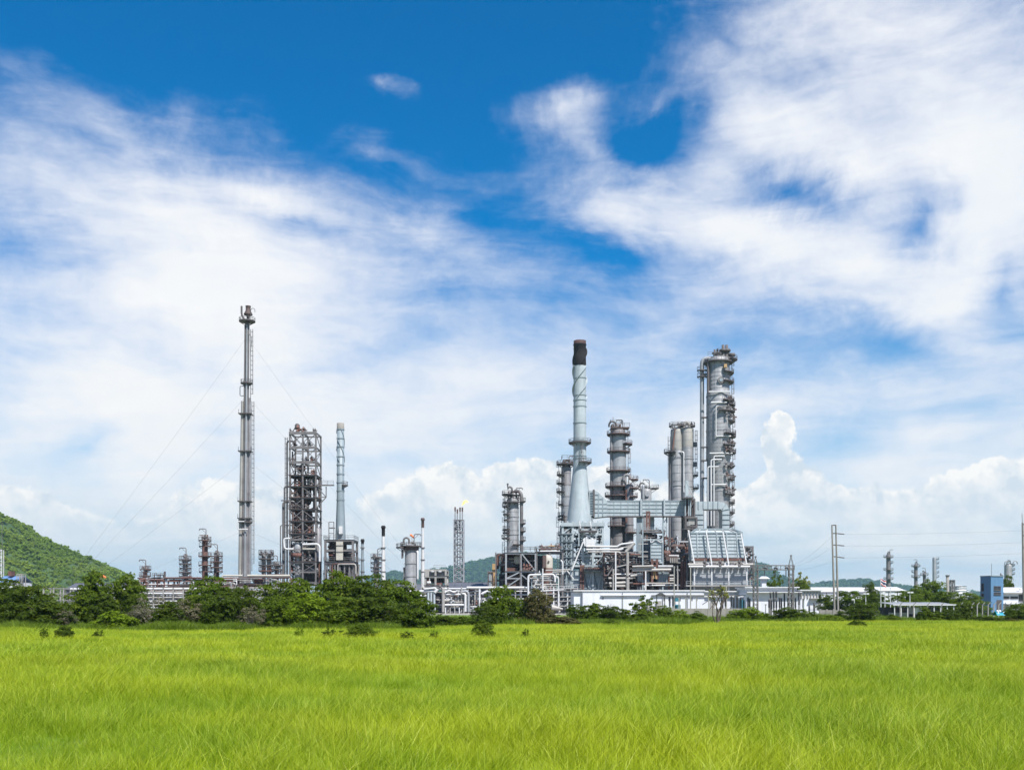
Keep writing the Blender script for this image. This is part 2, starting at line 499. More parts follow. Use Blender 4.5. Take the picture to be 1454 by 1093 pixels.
def tag(o, label=None, cat=None, group=None, kind=None):
    for k, v in (('label', label), ('category', cat), ('group', group), ('kind', kind)):
        if v:
            o[k] = v
    return o


def thing(name, label, cat, loc, group=None):
    o = link(bpy.data.objects.new(name, None))
    o.location = loc
    o.empty_display_size = 1.0
    return tag(o, label, cat, group, 'thing')


def origin(parent):
    """world position of a thing or part made here (only translations are used)"""
    v = Vector((0, 0, 0))
    while parent is not None:
        v += parent.location
        parent = parent.parent
    return v


class MB:
    def __init__(self):
        self.v, self.f, self.sm = [], [], []

    def add(self, vs_, fs, smooth=False):
        n = len(self.v)
        self.v += [tuple(x) for x in vs_]
        self.f += [tuple(i + n for i in f) for f in fs]
        self.sm += [smooth] * len(fs)
        return self

    def box(self, c, s):
        x, y, z = c
        a, b, d = s[0] / 2, s[1] / 2, s[2] / 2
        vs_ = [(x + i * a, y + j * b, z + k * d) for k in (-1, 1) for j in (-1, 1) for i in (-1, 1)]
        return self.add(vs_, [(0, 2, 3, 1), (4, 5, 7, 6), (0, 1, 5, 4), (2, 6, 7, 3), (0, 4, 6, 2), (1, 3, 7, 5)])

    def bar(self, p, q, w, d=None):
        p, q = Vector(p), Vector(q)
        t = (q - p)
        if t.length < 1e-6:
            return self
        t.normalize()
        up = Vector((0, 0, 1)) if abs(t.z) < 0.95 else Vector((0, 1, 0))
        s = t.cross(up).normalized()
        u = s.cross(t).normalized()
        s *= w / 2
        u *= (d or w) / 2
        vs_ = [p - s - u, p + s - u, p + s + u, p - s + u, q - s - u, q + s - u, q + s + u, q - s + u]
        return self.add(vs_, [(0, 3, 2, 1), (4, 5, 6, 7), (0, 1, 5, 4), (1, 2, 6, 5), (2, 3, 7, 6), (3, 0, 4, 7)])

    def tube(self, pts, r, n=8, cap=True, bend=0.0):
        pts = [Vector(p) for p in pts]
        if bend > 0 and len(pts) > 2:
            out = [pts[0]]
            for a, b, c in zip(pts, pts[1:], pts[2:]):
                u, v = (a - b), (c - b)
                k = min(bend, u.length * 0.45, v.length * 0.45)
                p1, p2 = b + u.normalized() * k, b + v.normalized() * k
                for s in (0.0, 0.25, 0.5, 0.75, 1.0):
                    out.append(p1.lerp(b, s).lerp(b.lerp(p2, s), s))
            out.append(pts[-1])
            pts = out
        rings = []
        ref = None
        for i, p in enumerate(pts):
            if i == 0:
                t = pts[1] - p
            elif i == len(pts) - 1:
                t = p - pts[-2]
            else:
                t = (pts[i + 1] - p).normalized() + (p - pts[i - 1]).normalized()
            if t.length < 1e-9:
                t = Vector((0, 0, 1))
            t.normalize()
            if ref is None:
                ref = t.orthogonal().normalized()
            else:
                ref = (ref - t * ref.dot(t))
                ref = ref.normalized() if ref.length > 1e-6 else t.orthogonal().normalized()
            bi = t.cross(ref)
            rr = r[i] if isinstance(r, (list, tuple)) else r
            rings.append([p + (ref * math.cos(2 * math.pi * k / n) + bi * math.sin(2 * math.pi * k / n)) * rr for k in range(n)])
        vs_ = [v for ring in rings for v in ring]
        fs = []
        for i in range(len(rings) - 1):
            for k in range(n):
                fs.append((i * n + k, i * n + (k + 1) % n, (i + 1) * n + (k + 1) % n, (i + 1) * n + k))
        self.add(vs_, fs, True)
        if cap:
            self.add(rings[0], [tuple(range(n))[::-1]])
            self.add(rings[-1], [tuple(range(n))])
        return self

    def lathe(self, c, prof, n=24, cap=True):
        """profile of (radius, z) from bottom to top about a vertical axis through c (x, y)"""
        vs_, fs = [], []
        for r, z in prof:
            for k in range(n):
                a = 2 * math.pi * k / n
                vs_.append((c[0] + r * math.cos(a), c[1] + r * math.sin(a), z))
        for i in range(len(prof) - 1):
            for k in range(n):
                fs.append((i * n + k, i * n + (k + 1) % n, (i + 1) * n + (k + 1) % n, (i + 1) * n + k))
        self.add(vs_, fs, True)
        if cap:
            m = len(prof)
            self.add(vs_[:n], [tuple(range(n))[::-1]])
            self.add(vs_[(m - 1) * n:], [tuple(range(n))])
        return self

    def arc_slab(self, c, z, r0, r1, a0, a1, h):
        n = max(3, int(abs(a1 - a0) / (math.pi / 12)))
        full = abs(a1 - a0) > 2 * math.pi - 0.01
        vs_, fs = [], []
        for i in range(n + 1):
            a = a0 + (a1 - a0) * i / n
            ca, sa = math.cos(a), math.sin(a)
            vs_ += [(c[0] + r0 * ca, c[1] + r0 * sa, z), (c[0] + r1 * ca, c[1] + r1 * sa, z), (c[0] + r1 * ca, c[1] + r1 * sa, z + h), (c[0] + r0 * ca, c[1] + r0 * sa, z + h)]
        for i in range(n):
            a, b = i * 4, (i + 1) * 4
            fs += [(a, b, b + 1, a + 1), (a + 1, b + 1, b + 2, a + 2), (a + 2, b + 2, b + 3, a + 3), (a + 3, b + 3, b, a)]
        if not full:
            fs += [(0, 1, 2, 3), (n * 4 + 3, n * 4 + 2, n * 4 + 1, n * 4)]
        return self.add(vs_, fs)

    def mesh(self, name, mat, off=(0, 0, 0)):
        me = bpy.data.meshes.new(name)
        o = Vector(off)
        me.from_pydata([(x - o.x, y - o.y, z - o.z) for x, y, z in self.v], [], self.f)
        me.materials.append(MATS[mat])
        me.polygons.foreach_set('use_smooth', self.sm)
        me.update()
        return me

    def build(self, name, mat, parent=None, loc=None):
        """one object; mesh built in world coordinates, stored relative to its parent"""
        off = origin(parent)
        if parent is None and loc is not None:
            off = Vector(loc)
        o = link(bpy.data.objects.new(name, self.mesh(name, mat, off)))
        if parent is not None:
            o.parent = parent
        elif loc is not None:
            o.location = loc
        return o


_UNIT = {}


def unit_mesh(kind, mat):
    """shared unit meshes: alike pieces share their data"""
    key = (kind, mat)
    if key not in _UNIT:
        b = MB()
        if kind == 'bar':
            b.box((0, 0, 0), (1, 1, 1))
        elif kind == 'ibeam':
            b.box((0, 0.44, 0), (1, 0.12, 1)).box((0, -0.44, 0), (1, 0.12, 1)).box((0, 0, 0), (0.16, 0.76, 1))
        elif kind == 'pipe':
            b.tube([(0, 0, -0.5), (0, 0, 0.5)], 0.5, 10)
        elif kind == 'ball':
            prof = [(max(0.001, 0.5 * math.sin(math.pi * i / 8)), -0.5 * math.cos(math.pi * i / 8)) for i in range(9)]
            b.lathe((0, 0), prof, 14, False)
        _UNIT[key] = b.mesh(kind + '_' + mat, mat)
    return _UNIT[key]


def piece(root, name, p, q, w, mat, d=None, kind='bar'):
    """a straight member between two world points, its mesh shared with alike pieces"""
    p, q = Vector(p), Vector(q)
    t = q - p
    L = t.length
    if L < 1e-6:
        return None
    t.normalize()
    up = Vector((0, 0, 1)) if abs(t.z) < 0.95 else Vector((0, 1, 0))
    s = t.cross(up).normalized()
    u = s.cross(t).normalized()
    rot = Matrix((s, u, t)).transposed().to_4x4()
    o = link(bpy.data.objects.new(name, unit_mesh(kind, mat)))
    o.parent = root
    o.matrix_basis = Matrix.Translation((p + q) / 2 - origin(root)) @ rot @ Matrix.Diagonal((w, d or w, L, 1))
    return o


def block(root, name, c, s, mat):
    o = link(bpy.data.objects.new(name, unit_mesh('bar', mat)))
    o.parent = root
    o.matrix_basis = Matrix.Translation(Vector(c) - origin(root)) @ Matrix.Diagonal((s[0], s[1], s[2], 1))
    return o


# ------------------------------------------------------------------ ground and hills
def heightfield(name, x0, x1, y0, y1, nx, ny, fn, mat, kind='structure'):
    xs, ys = np.linspace(x0, x1, nx), np.linspace(y0, y1, ny)
    X, Y = np.meshgrid(xs, ys)
    Z = fn(X, Y)
    co = np.stack([X, Y, Z], -1).reshape(-1, 3)
    i = np.arange(nx * ny).reshape(ny, nx)
    f = np.stack([i[:-1, :-1], i[:-1, 1:], i[1:, 1:], i[1:, :-1]], -1).reshape(-1, 4)
    me = bpy.data.meshes.new(name)
    me.from_pydata(co.tolist(), [], f.tolist())
    me.polygons.foreach_set('use_smooth', [True] * len(f))
    me.materials.append(MATS[mat])
    o = link(bpy.data.objects.new(name, me))
    o['kind'] = kind
    return o, X, Y, Z


RNG = np.random.default_rng(11)
_PH = RNG.uniform(0, 6.28, (40, 2))
_DIR = RNG.uniform(0, 6.28, 40)


def wave_noise(X, Y, scale, octs=4, seed=0):
    z = np.zeros_like(X, dtype=float)
    amp, fr = 1.0, 1.0 / scale
    for o in range(octs):
        for k in range(3):
            j = (seed * 7 + o * 3 + k) % 40
            z += amp * np.sin((X * math.cos(_DIR[j]) + Y * math.sin(_DIR[j])) * fr * 6.28 + _PH[j, 0]) / 3
        amp *= 0.5
        fr *= 2.1
    return z


MB().box((0, 2300, -0.5), (8600, 5200, 1.0)).build('ground', 'ground')['kind'] = 'structure'
MB().box((0, 330, 0.006), (900, 230, 0.02)).build('yard', 'yard')['kind'] = 'structure'


def left_hill(X, Y):
    d = np.hypot((X + 575) / 1.0, (Y - 960) / 1.35)
    h = 124 - 0.53 * d + 5.0 * np.exp(-((d - 150) / 60) ** 2)
    h = h + 6.0 * wave_noise(X, Y, 130, 3, 1) + 2.0 * wave_noise(X, Y, 30, 2, 3)
    h = np.where(h > 118, 118 + (h - 118) * 0.5, h)
    return np.maximum(h, -0.4)


RIDGE = [(380, 870), (500, 832), (520, 827), (545, 819), (560, 816), (575, 818), (600, 815), (640, 808), (680, 799), (710, 793), (745, 789), (800, 799), (860, 816), (930, 812), (1000, 797), (1050, 796),
         (1080, 806), (1110, 826), (1150, 833), (1175, 830), (1200, 827), (1240, 827), (1280, 836), (1400, 846), (1600, 866)]


def far_ridge(X, Y):
    D0 = 4200.0
    px = CX + X / D0 * FPX
    top = np.interp(px, [a for a, b in RIDGE], [b for a, b in RIDGE])
    h = (HY - top) * D0 / FPX
    f = np.exp(-((Y - D0) / 420.0) ** 2)
    return np.maximum(h * f + f * (6.0 * wave_noise(X, Y, 260, 3, 2) + 2.2 * wave_noise(X, Y, 70, 2, 5)) - 1.0, -0.6)


hill, _hx, _hy, _hz = heightfield('hill', -900, -300, 600, 1400, 150, 140, left_hill, 'forest')
heightfield('far_hills', -1500, 2700, 3350, 4850, 300, 60, far_ridge, 'forest')


# ------------------------------------------------------------------ foliage meshes
def leaf_cloud(name, seed, n, mat, lobes, leaf, aspect=0.55, droop=0.0):
    """many small leaf faces spread through a few rough lobes; lobes: (x, y, z, rx, ry, rz)"""
    r = np.random.default_rng(seed)
    vol = np.array([l[3] * l[4] * l[5] for l in lobes]) ** 0.67
    which = r.choice(len(lobes), n, p=vol / vol.sum())
    L = np.array(lobes)[which]
    d = r.normal(size=(n, 3))
    d /= np.linalg.norm(d, axis=1, keepdims=True)
    # leaves sit on the upper sides of many small tufts, tufts on the outside of the lobes; a few fill the inside
    nb = max(8, n // 58)
    cw = r.choice(len(lobes), nb, p=vol / vol.sum())
    CL = np.array(lobes)[cw]
    cd = r.normal(size=(nb, 3))
    cd[:, 2] = cd[:, 2] + 0.35
    cd /= np.linalg.norm(cd, axis=1, keepdims=True)
    cr = r.uniform(0.66, 1.04, nb)[:, None]
    cr = np.where(r.random(nb)[:, None] < 0.10, cr * 1.16, cr)
    cc = CL[:, :3] + cd * CL[:, 3:6] * cr
    crad = CL[:, 3:6].mean(1) * r.uniform(0.20, 0.37, nb)
    bi = r.integers(0, nb, n)
    up = d * 0.9 + cd[bi] * 0.45 + np.array([0, 0, 0.50])
    up /= np.linalg.norm(up, axis=1, keepdims=True)
    pos = cc[bi] + up * (crad[bi] * r.uniform(0.55, 1.12, n))[:, None] * np.array([1.15, 1.15, 0.85])
    inner = r.random(n) < 0.16
    pos = np.where(inner[:, None], L[:, :3] + d * L[:, 3:6] * r.uniform(0.2, 0.85, n)[:, None], pos)
    nor = up + r.normal(size=(n, 3)) * 0.38
    nor /= np.linalg.norm(nor, axis=1, keepdims=True)
    t = np.cross(nor, r.normal(size=(n, 3)))
    t /= np.linalg.norm(t, axis=1, keepdims=True)
    b = np.cross(nor, t)
    s = leaf * r.uniform(0.6, 1.35, n)[:, None]
    t, b = t * s, b * s * aspect
    v = np.stack([pos - t, pos - b + nor * s * 0.12, pos + t - np.array([0, 0, droop]) * s, pos + b + nor * s * 0.12], 1).reshape(-1, 3)
    v[:, 2] = np.maximum(v[:, 2], 0.02)
    f = np.arange(4 * n).reshape(n, 4)
    me = bpy.data.meshes.new(name)
    me.vertices.add(4 * n)
    me.vertices.foreach_set('co', v.ravel())
    me.loops.add(4 * n)
    me.loops.foreach_set('vertex_index', f.ravel())
    me.polygons.add(n)
    me.polygons.foreach_set('loop_start', np.arange(0, 4 * n, 4))
    me.polygons.foreach_set('loop_total', np.full(n, 4))
    me.materials.append(MATS[mat])
    me.update(calc_edges=True)
    return me


def tuft_mesh(name, seed, n, radius, h0, h1, width, lean, mat):
    """a tuft of curved, tapering blades; point attribute tip runs 0..1 along a blade"""
    r = np.random.default_rng(seed)
    vs_, fs, tip = [], [], []
    for k in range(n):
        a = r.uniform(0, 6.283)
        rr = radius * math.sqrt(r.random())
        bx, by = rr * math.cos(a), rr * math.sin(a)
        h = r.uniform(h0, h1) * (1.25 if r.random() < 0.06 else 1.0)
        la = r.normal(0.35, 1.0)           # blades lean mostly with the wind
        ln = abs(r.normal(lean, lean * 0.5)) * h
        dx, dy = math.cos(la) * ln, math.sin(la) * ln
        fa = r.uniform(0, 3.1416)
        wx, wy = math.cos(fa) * width / 2, math.sin(fa) * width / 2
        n0 = len(vs_)
        for s, ww in ((0.0, 0.8), (0.4, 1.0), (0.75, 0.75)):
            cx_, cy_, cz_ = bx + dx * s * s, by + dy * s * s, h * s * (1 - 0.18 * s * lean)
            vs_ += [(cx_ - wx * ww, cy_ - wy * ww, cz_), (cx_ + wx * ww, cy_ + wy * ww, cz_)]
            tip += [s, s]
        vs_.append((bx + dx, by + dy, h * (1 - 0.18 * lean)))
        tip.append(1.0)
        fs += [(n0, n0 + 1, n0 + 3, n0 + 2), (n0 + 2, n0 + 3, n0 + 5, n0 + 4), (n0 + 4, n0 + 5, n0 + 6)]
    me = bpy.data.meshes.new(name)
    me.from_pydata(vs_, [], fs)
    at = me.attributes.new('tip', 'FLOAT', 'POINT')
    at.data.foreach_set('value', tip)
    me.materials.append(MATS[mat])
    me.update()
    return me


def scatter(name, pts, rotz, scale, which, meshes, kind='stuff', label=None):
    """one object: instances of a few source meshes on fixed points (geometry nodes)"""
    me = bpy.data.meshes.new(name)
    me.vertices.add(len(pts))
    me.vertices.foreach_set('co', np.asarray(pts, float).ravel())
    for nm, dat, ty in (('rz', rotz, 'FLOAT'), ('sc', scale, 'FLOAT'), ('id_src', which, 'INT')):
        a = me.attributes.new(nm, ty, 'POINT')
        a.data.foreach_set('value', dat)
    o = link(bpy.data.objects.new(name, me))
    src = []
    for i, m in enumerate(meshes):
        so = bpy.data.objects.new(name + '_source', m)
        src.append(so)
    tr = bpy.data.node_groups.new(name + '_nodes', 'GeometryNodeTree')
    tr.interface.new_socket('Geometry', in_out='INPUT', socket_type='NodeSocketGeometry')
    tr.interface.new_socket('Geometry', in_out='OUTPUT', socket_type='NodeSocketGeometry')
    N, L = tr.nodes, tr.links
    gi, go = N.new('NodeGroupInput'), N.new('NodeGroupOutput')
    g2i = N.new('GeometryNodeGeometryToInstance')
    for so in reversed(src):
        oi = N.new('GeometryNodeObjectInfo')
        oi.inputs['Object'].default_value = so
        L.new(oi.outputs['Geometry'], g2i.inputs[0])
    iop = N.new('GeometryNodeInstanceOnPoints')
    iop.inputs['Pick Instance'].default_value = True

    def attr(nm, ty):
        a = N.new('GeometryNodeInputNamedAttribute')
        a.data_type = ty
        a.inputs['Name'].default_value = nm
        return a.outputs['Attribute']
    cx_ = N.new('ShaderNodeCombineXYZ')
    L.new(attr('rz', 'FLOAT'), cx_.inputs[2])
    L.new(gi.outputs[0], iop.inputs['Points'])
    L.new(g2i.outputs[0], iop.inputs['Instance'])
    L.new(attr('id_src', 'INT'), iop.inputs['Instance Index'])
    L.new(cx_.outputs[0], iop.inputs['Rotation'])
    L.new(attr('sc', 'FLOAT'), iop.inputs['Scale'])
    L.new(iop.outputs[0], go.inputs[0])
    md = o.modifiers.new('scatter', 'NODES')
    md.node_group = tr
    o['kind'] = kind
    if label:
        o['label'] = label
    return o


def field_edge(px):
    """distance of the far edge of the rice field, by photograph column"""
    return float(np.interp(px, [-200, 0, 560, 620, 760, 960, 1000, 1454, 1700], [74, 78, 80, 96, 97, 98, 112, 120, 122]))


def build_grass():
    r = np.random.default_rng(5)
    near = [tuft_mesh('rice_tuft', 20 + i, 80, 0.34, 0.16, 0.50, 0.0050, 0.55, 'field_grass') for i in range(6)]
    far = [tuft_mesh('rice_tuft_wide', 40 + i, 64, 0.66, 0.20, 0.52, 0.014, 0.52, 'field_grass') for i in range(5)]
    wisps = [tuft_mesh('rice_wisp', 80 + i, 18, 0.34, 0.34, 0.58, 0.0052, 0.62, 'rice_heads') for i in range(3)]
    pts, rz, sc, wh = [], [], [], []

    def zone(d0, d1, dens, base, nsrc, s0, s1):
        area_n = int(dens * (d1 - d0) * (d1 + d0) * 0.5 * 1.10)
        D = np.sqrt(r.uniform(d0 * d0, d1 * d1, area_n))
        u = r.uniform(-0.55, 0.55, area_n)
        for d, uu in zip(D, u):
            px = CX + uu * FPX
            if d > field_edge(px) + r.normal(0, 0.5):
                continue
            x = uu * d
            pts.append((x, d, 0.0))
            lowp = math.sin(x * 0.9 + 2.0 * math.sin(d * 0.35)) * math.sin(d * 0.62 + 1.7 * math.sin(x * 0.27)) + r.normal(0, .35)
            if lowp < -1.15 and base == 0:
                pts.pop()
                continue
            rz.append(r.normal(0.0, 1.6))
            hn = 1.0 + 0.16 * math.sin(x * 0.31 + 1.3 * math.sin(d * 0.17)) + 0.12 * math.sin(d * 0.45 + x * 0.2)
            sc.append(r.uniform(s0, s1) * hn * (1.0 if lowp > -.2 else .78))
            wisp = r.random() < .12 and d < 60
            wh.append(11 + int(r.integers(0, 3)) if wisp else base + int(r.integers(0, nsrc)))
    zone(8.0, 20.0, 17.0, 0, 6, 0.85, 1.2)
    zone(20.0, 36.0, 11.0, 0, 6, 0.95, 1.3)
    zone(30.0, 126.0, 3.6, 6, 5, 0.85, 1.15)
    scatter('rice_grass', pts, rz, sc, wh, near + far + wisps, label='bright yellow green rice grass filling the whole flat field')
    # rough grass on the bank between field and bushes
    wild = [tuft_mesh('wild_tuft', 60 + i, 42, 0.55, 0.35, 0.95, 0.030, 0.35, 'wild_grass') for i in range(4)]
    pts, rz, sc, wh = [], [], [], []
    for k in range(17000):
        px = r.uniform(-90, 1545)
        e = field_edge(px)
        d = e + 0.2 + abs(r.normal(0, 1)) * (9.0 if px < 640 else 20.0)
        gap = 0.5 + 0.5 * math.sin(px * 0.045) * math.sin(px * 0.017 + 1.0)
        pts.append((WX(px, d), d, 0.0))
        rz.append(r.uniform(0, 6.28))
        sc.append(r.uniform(0.5, 1.05) * (0.6 + 0.6 * gap))
        wh.append(int(r.integers(0, 4)))
    scatter('wild_grass', pts, rz, sc, wh, wild, label='rough dark green grass along the far edge of the field')


build_grass()


def build_hill_wood():
    r = np.random.default_rng(8)
    src = [leaf_cloud('hill_crown', 300 + i, 420, 'leaf_hill', [(0, 0, 2.4, 2.6, 2.6, 2.2), (1.2, 0.6, 1.8, 1.8, 1.8, 1.6), (-1.1, -0.5, 1.9, 1.7, 1.7, 1.7)], 0.50, 0.7) for i in range(4)]
    pts, rz, sc, wh = [], [], [], []
    while len(pts) < 8500:
        x, y = r.uniform(-640, -310), r.uniform(690, 1060)
        z = float(left_hill(np.array([x]), np.array([y]))[0])
        if z < 1.0:
            continue
        pts.append((x, y, z - 0.8))
        rz.append(r.uniform(0, 6.28))
        sc.append(r.uniform(0.4, 1.1) * (1.0 if r.random() < 0.85 else 1.6))
        wh.append(int(r.integers(0, 4)))
    scatter('hill_forest', pts, rz, sc, wh, src, label='green forest covering the steep hill slope')
    # wooded skyline of the far hills
    src2 = [leaf_cloud('far_crown', 320 + i, 70, 'leaf_far', [(0, 0, 5, 9, 9, 5)], 3.2, 0.7) for i in range(3)]
    pts, rz, sc, wh = [], [], [], []
    while len(pts) < 6500:
        x, y = r.uniform(-1000, 2100), r.uniform(3700, 4260)
        z = float(far_ridge(np.array([x]), np.array([y]))[0])
        if z < 2.0:
            continue
        pts.append((x, y, z - 2.0))
        rz.append(r.uniform(0, 6.28))
        sc.append(r.uniform(0.7, 1.7))
        wh.append(int(r.integers(0, 3)))
    scatter('far_forest', pts, rz, sc, wh, src2, label='hazy blue green forest on the distant low hills')


build_hill_wood()

# ------------------------------------------------------------------ refinery builders
PI = math.pi


def platform(root, c, z, r_in, width, a0, a1, mat='dark_steel', rail=True, h=0.30, name='platform'):
    """arc-shaped service platform on brackets with its guard rail as a sub-part"""
    a0, a1 = math.radians(a0), math.radians(a1)
    b = MB()
    r1 = r_in + width
    b.arc_slab(c, z, r_in * 0.97, r1, a0, a1, h)
    nb = max(2, int(abs(a1 - a0) * r1 / 2.2))
    for i in range(nb + 1):
        a = a0 + (a1 - a0) * i / nb
        ca, sa = math.cos(a), math.sin(a)
        b.bar((c[0] + r_in * ca, c[1] + r_in * sa, z - width * 0.55), (c[0] + r1 * 0.97 * ca, c[1] + r1 * 0.97 * sa, z), 0.13)
    o = b.build(name, mat, root)
    if rail:
        q = MB()
        full = abs(a1 - a0) > 6.2
        rr = r1 - 0.06
        for zz, hh in ((z + 1.12, 0.09), (z + 0.72, 0.06)):
            q.arc_slab(c, zz, rr - 0.05, rr + 0.03, a0, a1, hh)
        np_ = max(3, int(abs(a1 - a0) * rr / 1.3))
        for i in range(np_ + (0 if full else 1)):
            a = a0 + (a1 - a0) * i / np_
            x, y = c[0] + rr * math.cos(a), c[1] + rr * math.sin(a)
            q.bar((x, y, z + h * 0.5), (x, y, z + 1.2), 0.085)
        if not full:
            for a in (a0, a1):
                ca, sa = math.cos(a), math.sin(a)
                q.bar((c[0] + r_in * ca, c[1] + r_in * sa, z + 1.15), (c[0] + rr * ca, c[1] + rr * sa, z + 1.15), 0.08)
        q.build('railing', mat, o)
    return o


def ladder(root, x, y, z0, z1, ang, mat='grey_steel', cage=True):
    """stringers, rungs and safety cage, standing out along direction ang (degrees)"""
    a = math.radians(ang)
    nx, ny = math.cos(a), math.sin(a)
    tx, ty = -ny, nx
    b = MB()
    for s in (-0.28, 0.28):
        b.bar((x + tx * s, y + ty * s, z0), (x + tx * s, y + ty * s, z1), 0.08)
    z = z0 + 0.4
    while z < z1:
        b.bar((x - tx * 0.28, y - ty * 0.28, z), (x + tx * 0.28, y + ty * 0.28, z), 0.06)
        z += 0.7
    if cage:
        z = z0 + 2.2
        while z < z1:
            pts = [(x + tx * 0.36 * math.cos(t) + nx * 0.75 * math.sin(t), y + ty * 0.36 * math.cos(t) + ny * 0.75 * math.sin(t), z) for t in (0, PI / 4, PI / 2, 3 * PI / 4, PI)]
            for p, q in zip(pts, pts[1:]):
                b.bar(p, q, 0.07)
            z += 1.4
        for t in (PI / 4, PI / 2, 3 * PI / 4):
            dx, dy = tx * 0.36 * math.cos(t) + nx * 0.75 * math.sin(t), ty * 0.36 * math.cos(t) + ny * 0.75 * math.sin(t)
            b.bar((x + dx, y + dy, z0 + 2.2), (x + dx, y + dy, z1), 0.06)
    return b.build('ladder', mat, root)


def pipe(root, pts, r, mat='insulation', name='pipe', bend=None, n=9):
    return MB().tube(pts, r, n, True, r * 3.0 if bend is None else bend).build(name, mat, root)


def valve(root, p, s, mat='grey_steel'):
    x, y, z = p
    b = MB()
    b.lathe((x, y), [(s * .5, z), (s * .5, z + s * .25), (s * .28, z + s * .3), (s * .28, z + s * 1.0), (s * .55, z + s * 1.05), (s * .55, z + s * 1.3), (s * .2, z + s * 1.35), (s * .2, z + s * 1.9), (s * .02, z + s * 2.0)], 8)
    b.tube([(x, y, z + s * .6), (x + s * 1.1, y, z + s * .6)], s * .26, 7)
    return b.build('relief_valve', mat, root)


def davit(root, x, y, z, h, reach, mat='grey_steel'):
    b = MB()
    b.tube([(x, y, z), (x, y, z + h), (x + reach, y, z + h), (x + reach, y, z + h - 0.5)], 0.13, 6, True, 0.5)
    b.bar((x, y, z + h * 0.6), (x + reach * 0.7, y, z + h), 0.1)
    return b.build('davit_arm', mat, root)


def goose(root, x, y, z, h, reach, r, mat='insulation', name='vent_pipe', drop=0.6):
    s = 1 if reach > 0 else -1
    pts = [(x, y, z)]
    R = abs(reach) / 2
    for i in range(9):
        t = PI - PI * i / 8
        pts.append((x + s * (R + R * math.cos(t)), y, z + h + R * math.sin(t)))
    pts.append((x + reach, y, z + h - drop))
    return MB().tube(pts, r, 8).build(name, mat, root)


def shell_profile(r, z0, z1, bands, dome=True, band_h=0.22, band_out=0.10, taper=None):
    """radius may change with height: taper = [(z, r), ...]"""
    def R(z):
        return r if not taper else float(np.interp(z, [a for a, b in taper], [b for a, b in taper]))
    ev = sorted(set([z0, z1] + ([a for a, b in taper] if taper else [])))
    pts = [(z, R(z)) for z in ev if z0 <= z <= z1]
    for zb in bands:
        if z0 + 0.3 < zb < z1 - 0.3:
            pts += [(zb - band_h / 2 - 0.02, R(zb)), (zb - band_h / 2, R(zb) + band_out), (zb + band_h / 2, R(zb) + band_out), (zb + band_h / 2 + 0.02, R(zb))]
    pts.sort(key=lambda a: a[0])
    prof = [(b, a) for a, b in pts]
    if dome:
        rt = prof[-1][0]
        for i in range(1, 7):
            t = PI / 2 * i / 6
            prof.append((max(0.02, rt * math.cos(t)), z1 + rt * 0.5 * math.sin(t)))
    return prof


def column(name, label, cat, px, rpx, top, base, D, mat='column_steel', plats=(), bands=(), group=None, seams=0.0, ladders=(), pipes=(), dome=True, taper=None, n=28, plat_mat='dark_steel', seed=0, top_gear=True, ladder_side=None):
    """upright process vessel. plats: (py, a0, a1, width m); bands: py; pipes: (px, py0, py1, r m, mat, dy)
    angles in degrees about the axis: 0 = towards +X, 270 = towards the field"""
    k = D / FPX
    c = (WX(px, D), D)
    z1, z0 = WZ(top, D), 0.0
    r = rpx * k
    root = thing(name, label, cat, (c[0], c[1], 0), group)
    rd = random.Random(seed)
    zb = [WZ(b, D) for b in bands]
    tp = [(WZ(a, D), b * k) for a, b in taper] if taper else None
    MB().lathe(c, shell_profile(r, z0, z1, [], dome, taper=tp), n).build('shell', mat, root)

    def R(z):
        return r if not tp else float(np.interp(z, [a for a, b in sorted(tp)], [b for a, b in sorted(tp)]))
    for z in zb:
        MB().arc_slab(c, z - 0.11, R(z) * 0.985, R(z) + 0.13, 0, 2 * PI, 0.24).build('stiffener_ring', mat if mat != 'column_tan' else 'column_steel', root)
    if seams:
        z = z0 + 10
        q = MB()
        while z < z1 - 0.5:
            q.arc_slab(c, z, R(z) * 0.99, R(z) + 0.06, 0, 2 * PI, 0.14)
            z += seams
        if q.v:
            o = q.build('cladding_seams', mat, root)
            o['kind'] = 'stuff'
    prev = None
    for i, (py, a0, a1, w) in enumerate(plats):
        z = WZ(py, D)
        platform(root, c, z, R(z), w, a0, a1, plat_mat)
    if ladder_side is not None and plats:
        zs = sorted([WZ(p[0], D) for p in plats] + [8.0])
        for i, (za, zb_) in enumerate(zip(zs, zs[1:])):
            if zb_ - za < 1.5:
                continue
            a = ladder_side + (8 if i % 2 else -8)
            rr = R(zb_) + 0.75
            ladder(root, c[0] + rr * math.cos(math.radians(a)), c[1] + rr * math.sin(math.radians(a)), za + 0.3, zb_ + 1.1, a)
    for (ppx, py0, py1, pr, pm, dy) in pipes:
        x = WX(ppx, D)
        pipe(root, [(x, D + dy, max(0.5, WZ(py1, D))), (x, D + dy, WZ(py0, D)), (c[0] + (x - c[0]) * 0.3, D + dy * 0.3, WZ(py0, D) + 0.02)], pr, pm)
    if top_gear:
        zt = z1 + (r * 0.5 if dome else 0.1)
        for i in range(3):
            valve(root, (c[0] + rd.uniform(-0.7, 0.7) * r, c[1] + rd.uniform(-0.7, 0.3) * r, z1 + 0.15 * r), rd.uniform(0.55, 0.85))
        goose(root, c[0] - r * 0.3, c[1], zt - 0.4, 1.3, r * 0.9 * rd.choice((-1, 1)), 0.28, 'grey_steel')
        davit(root, c[0] + r * 0.55, c[1] - 0.4, z1 + 0.2, 3.2, rd.choice((-1, 1)) * 1.8)
    return root, c, R


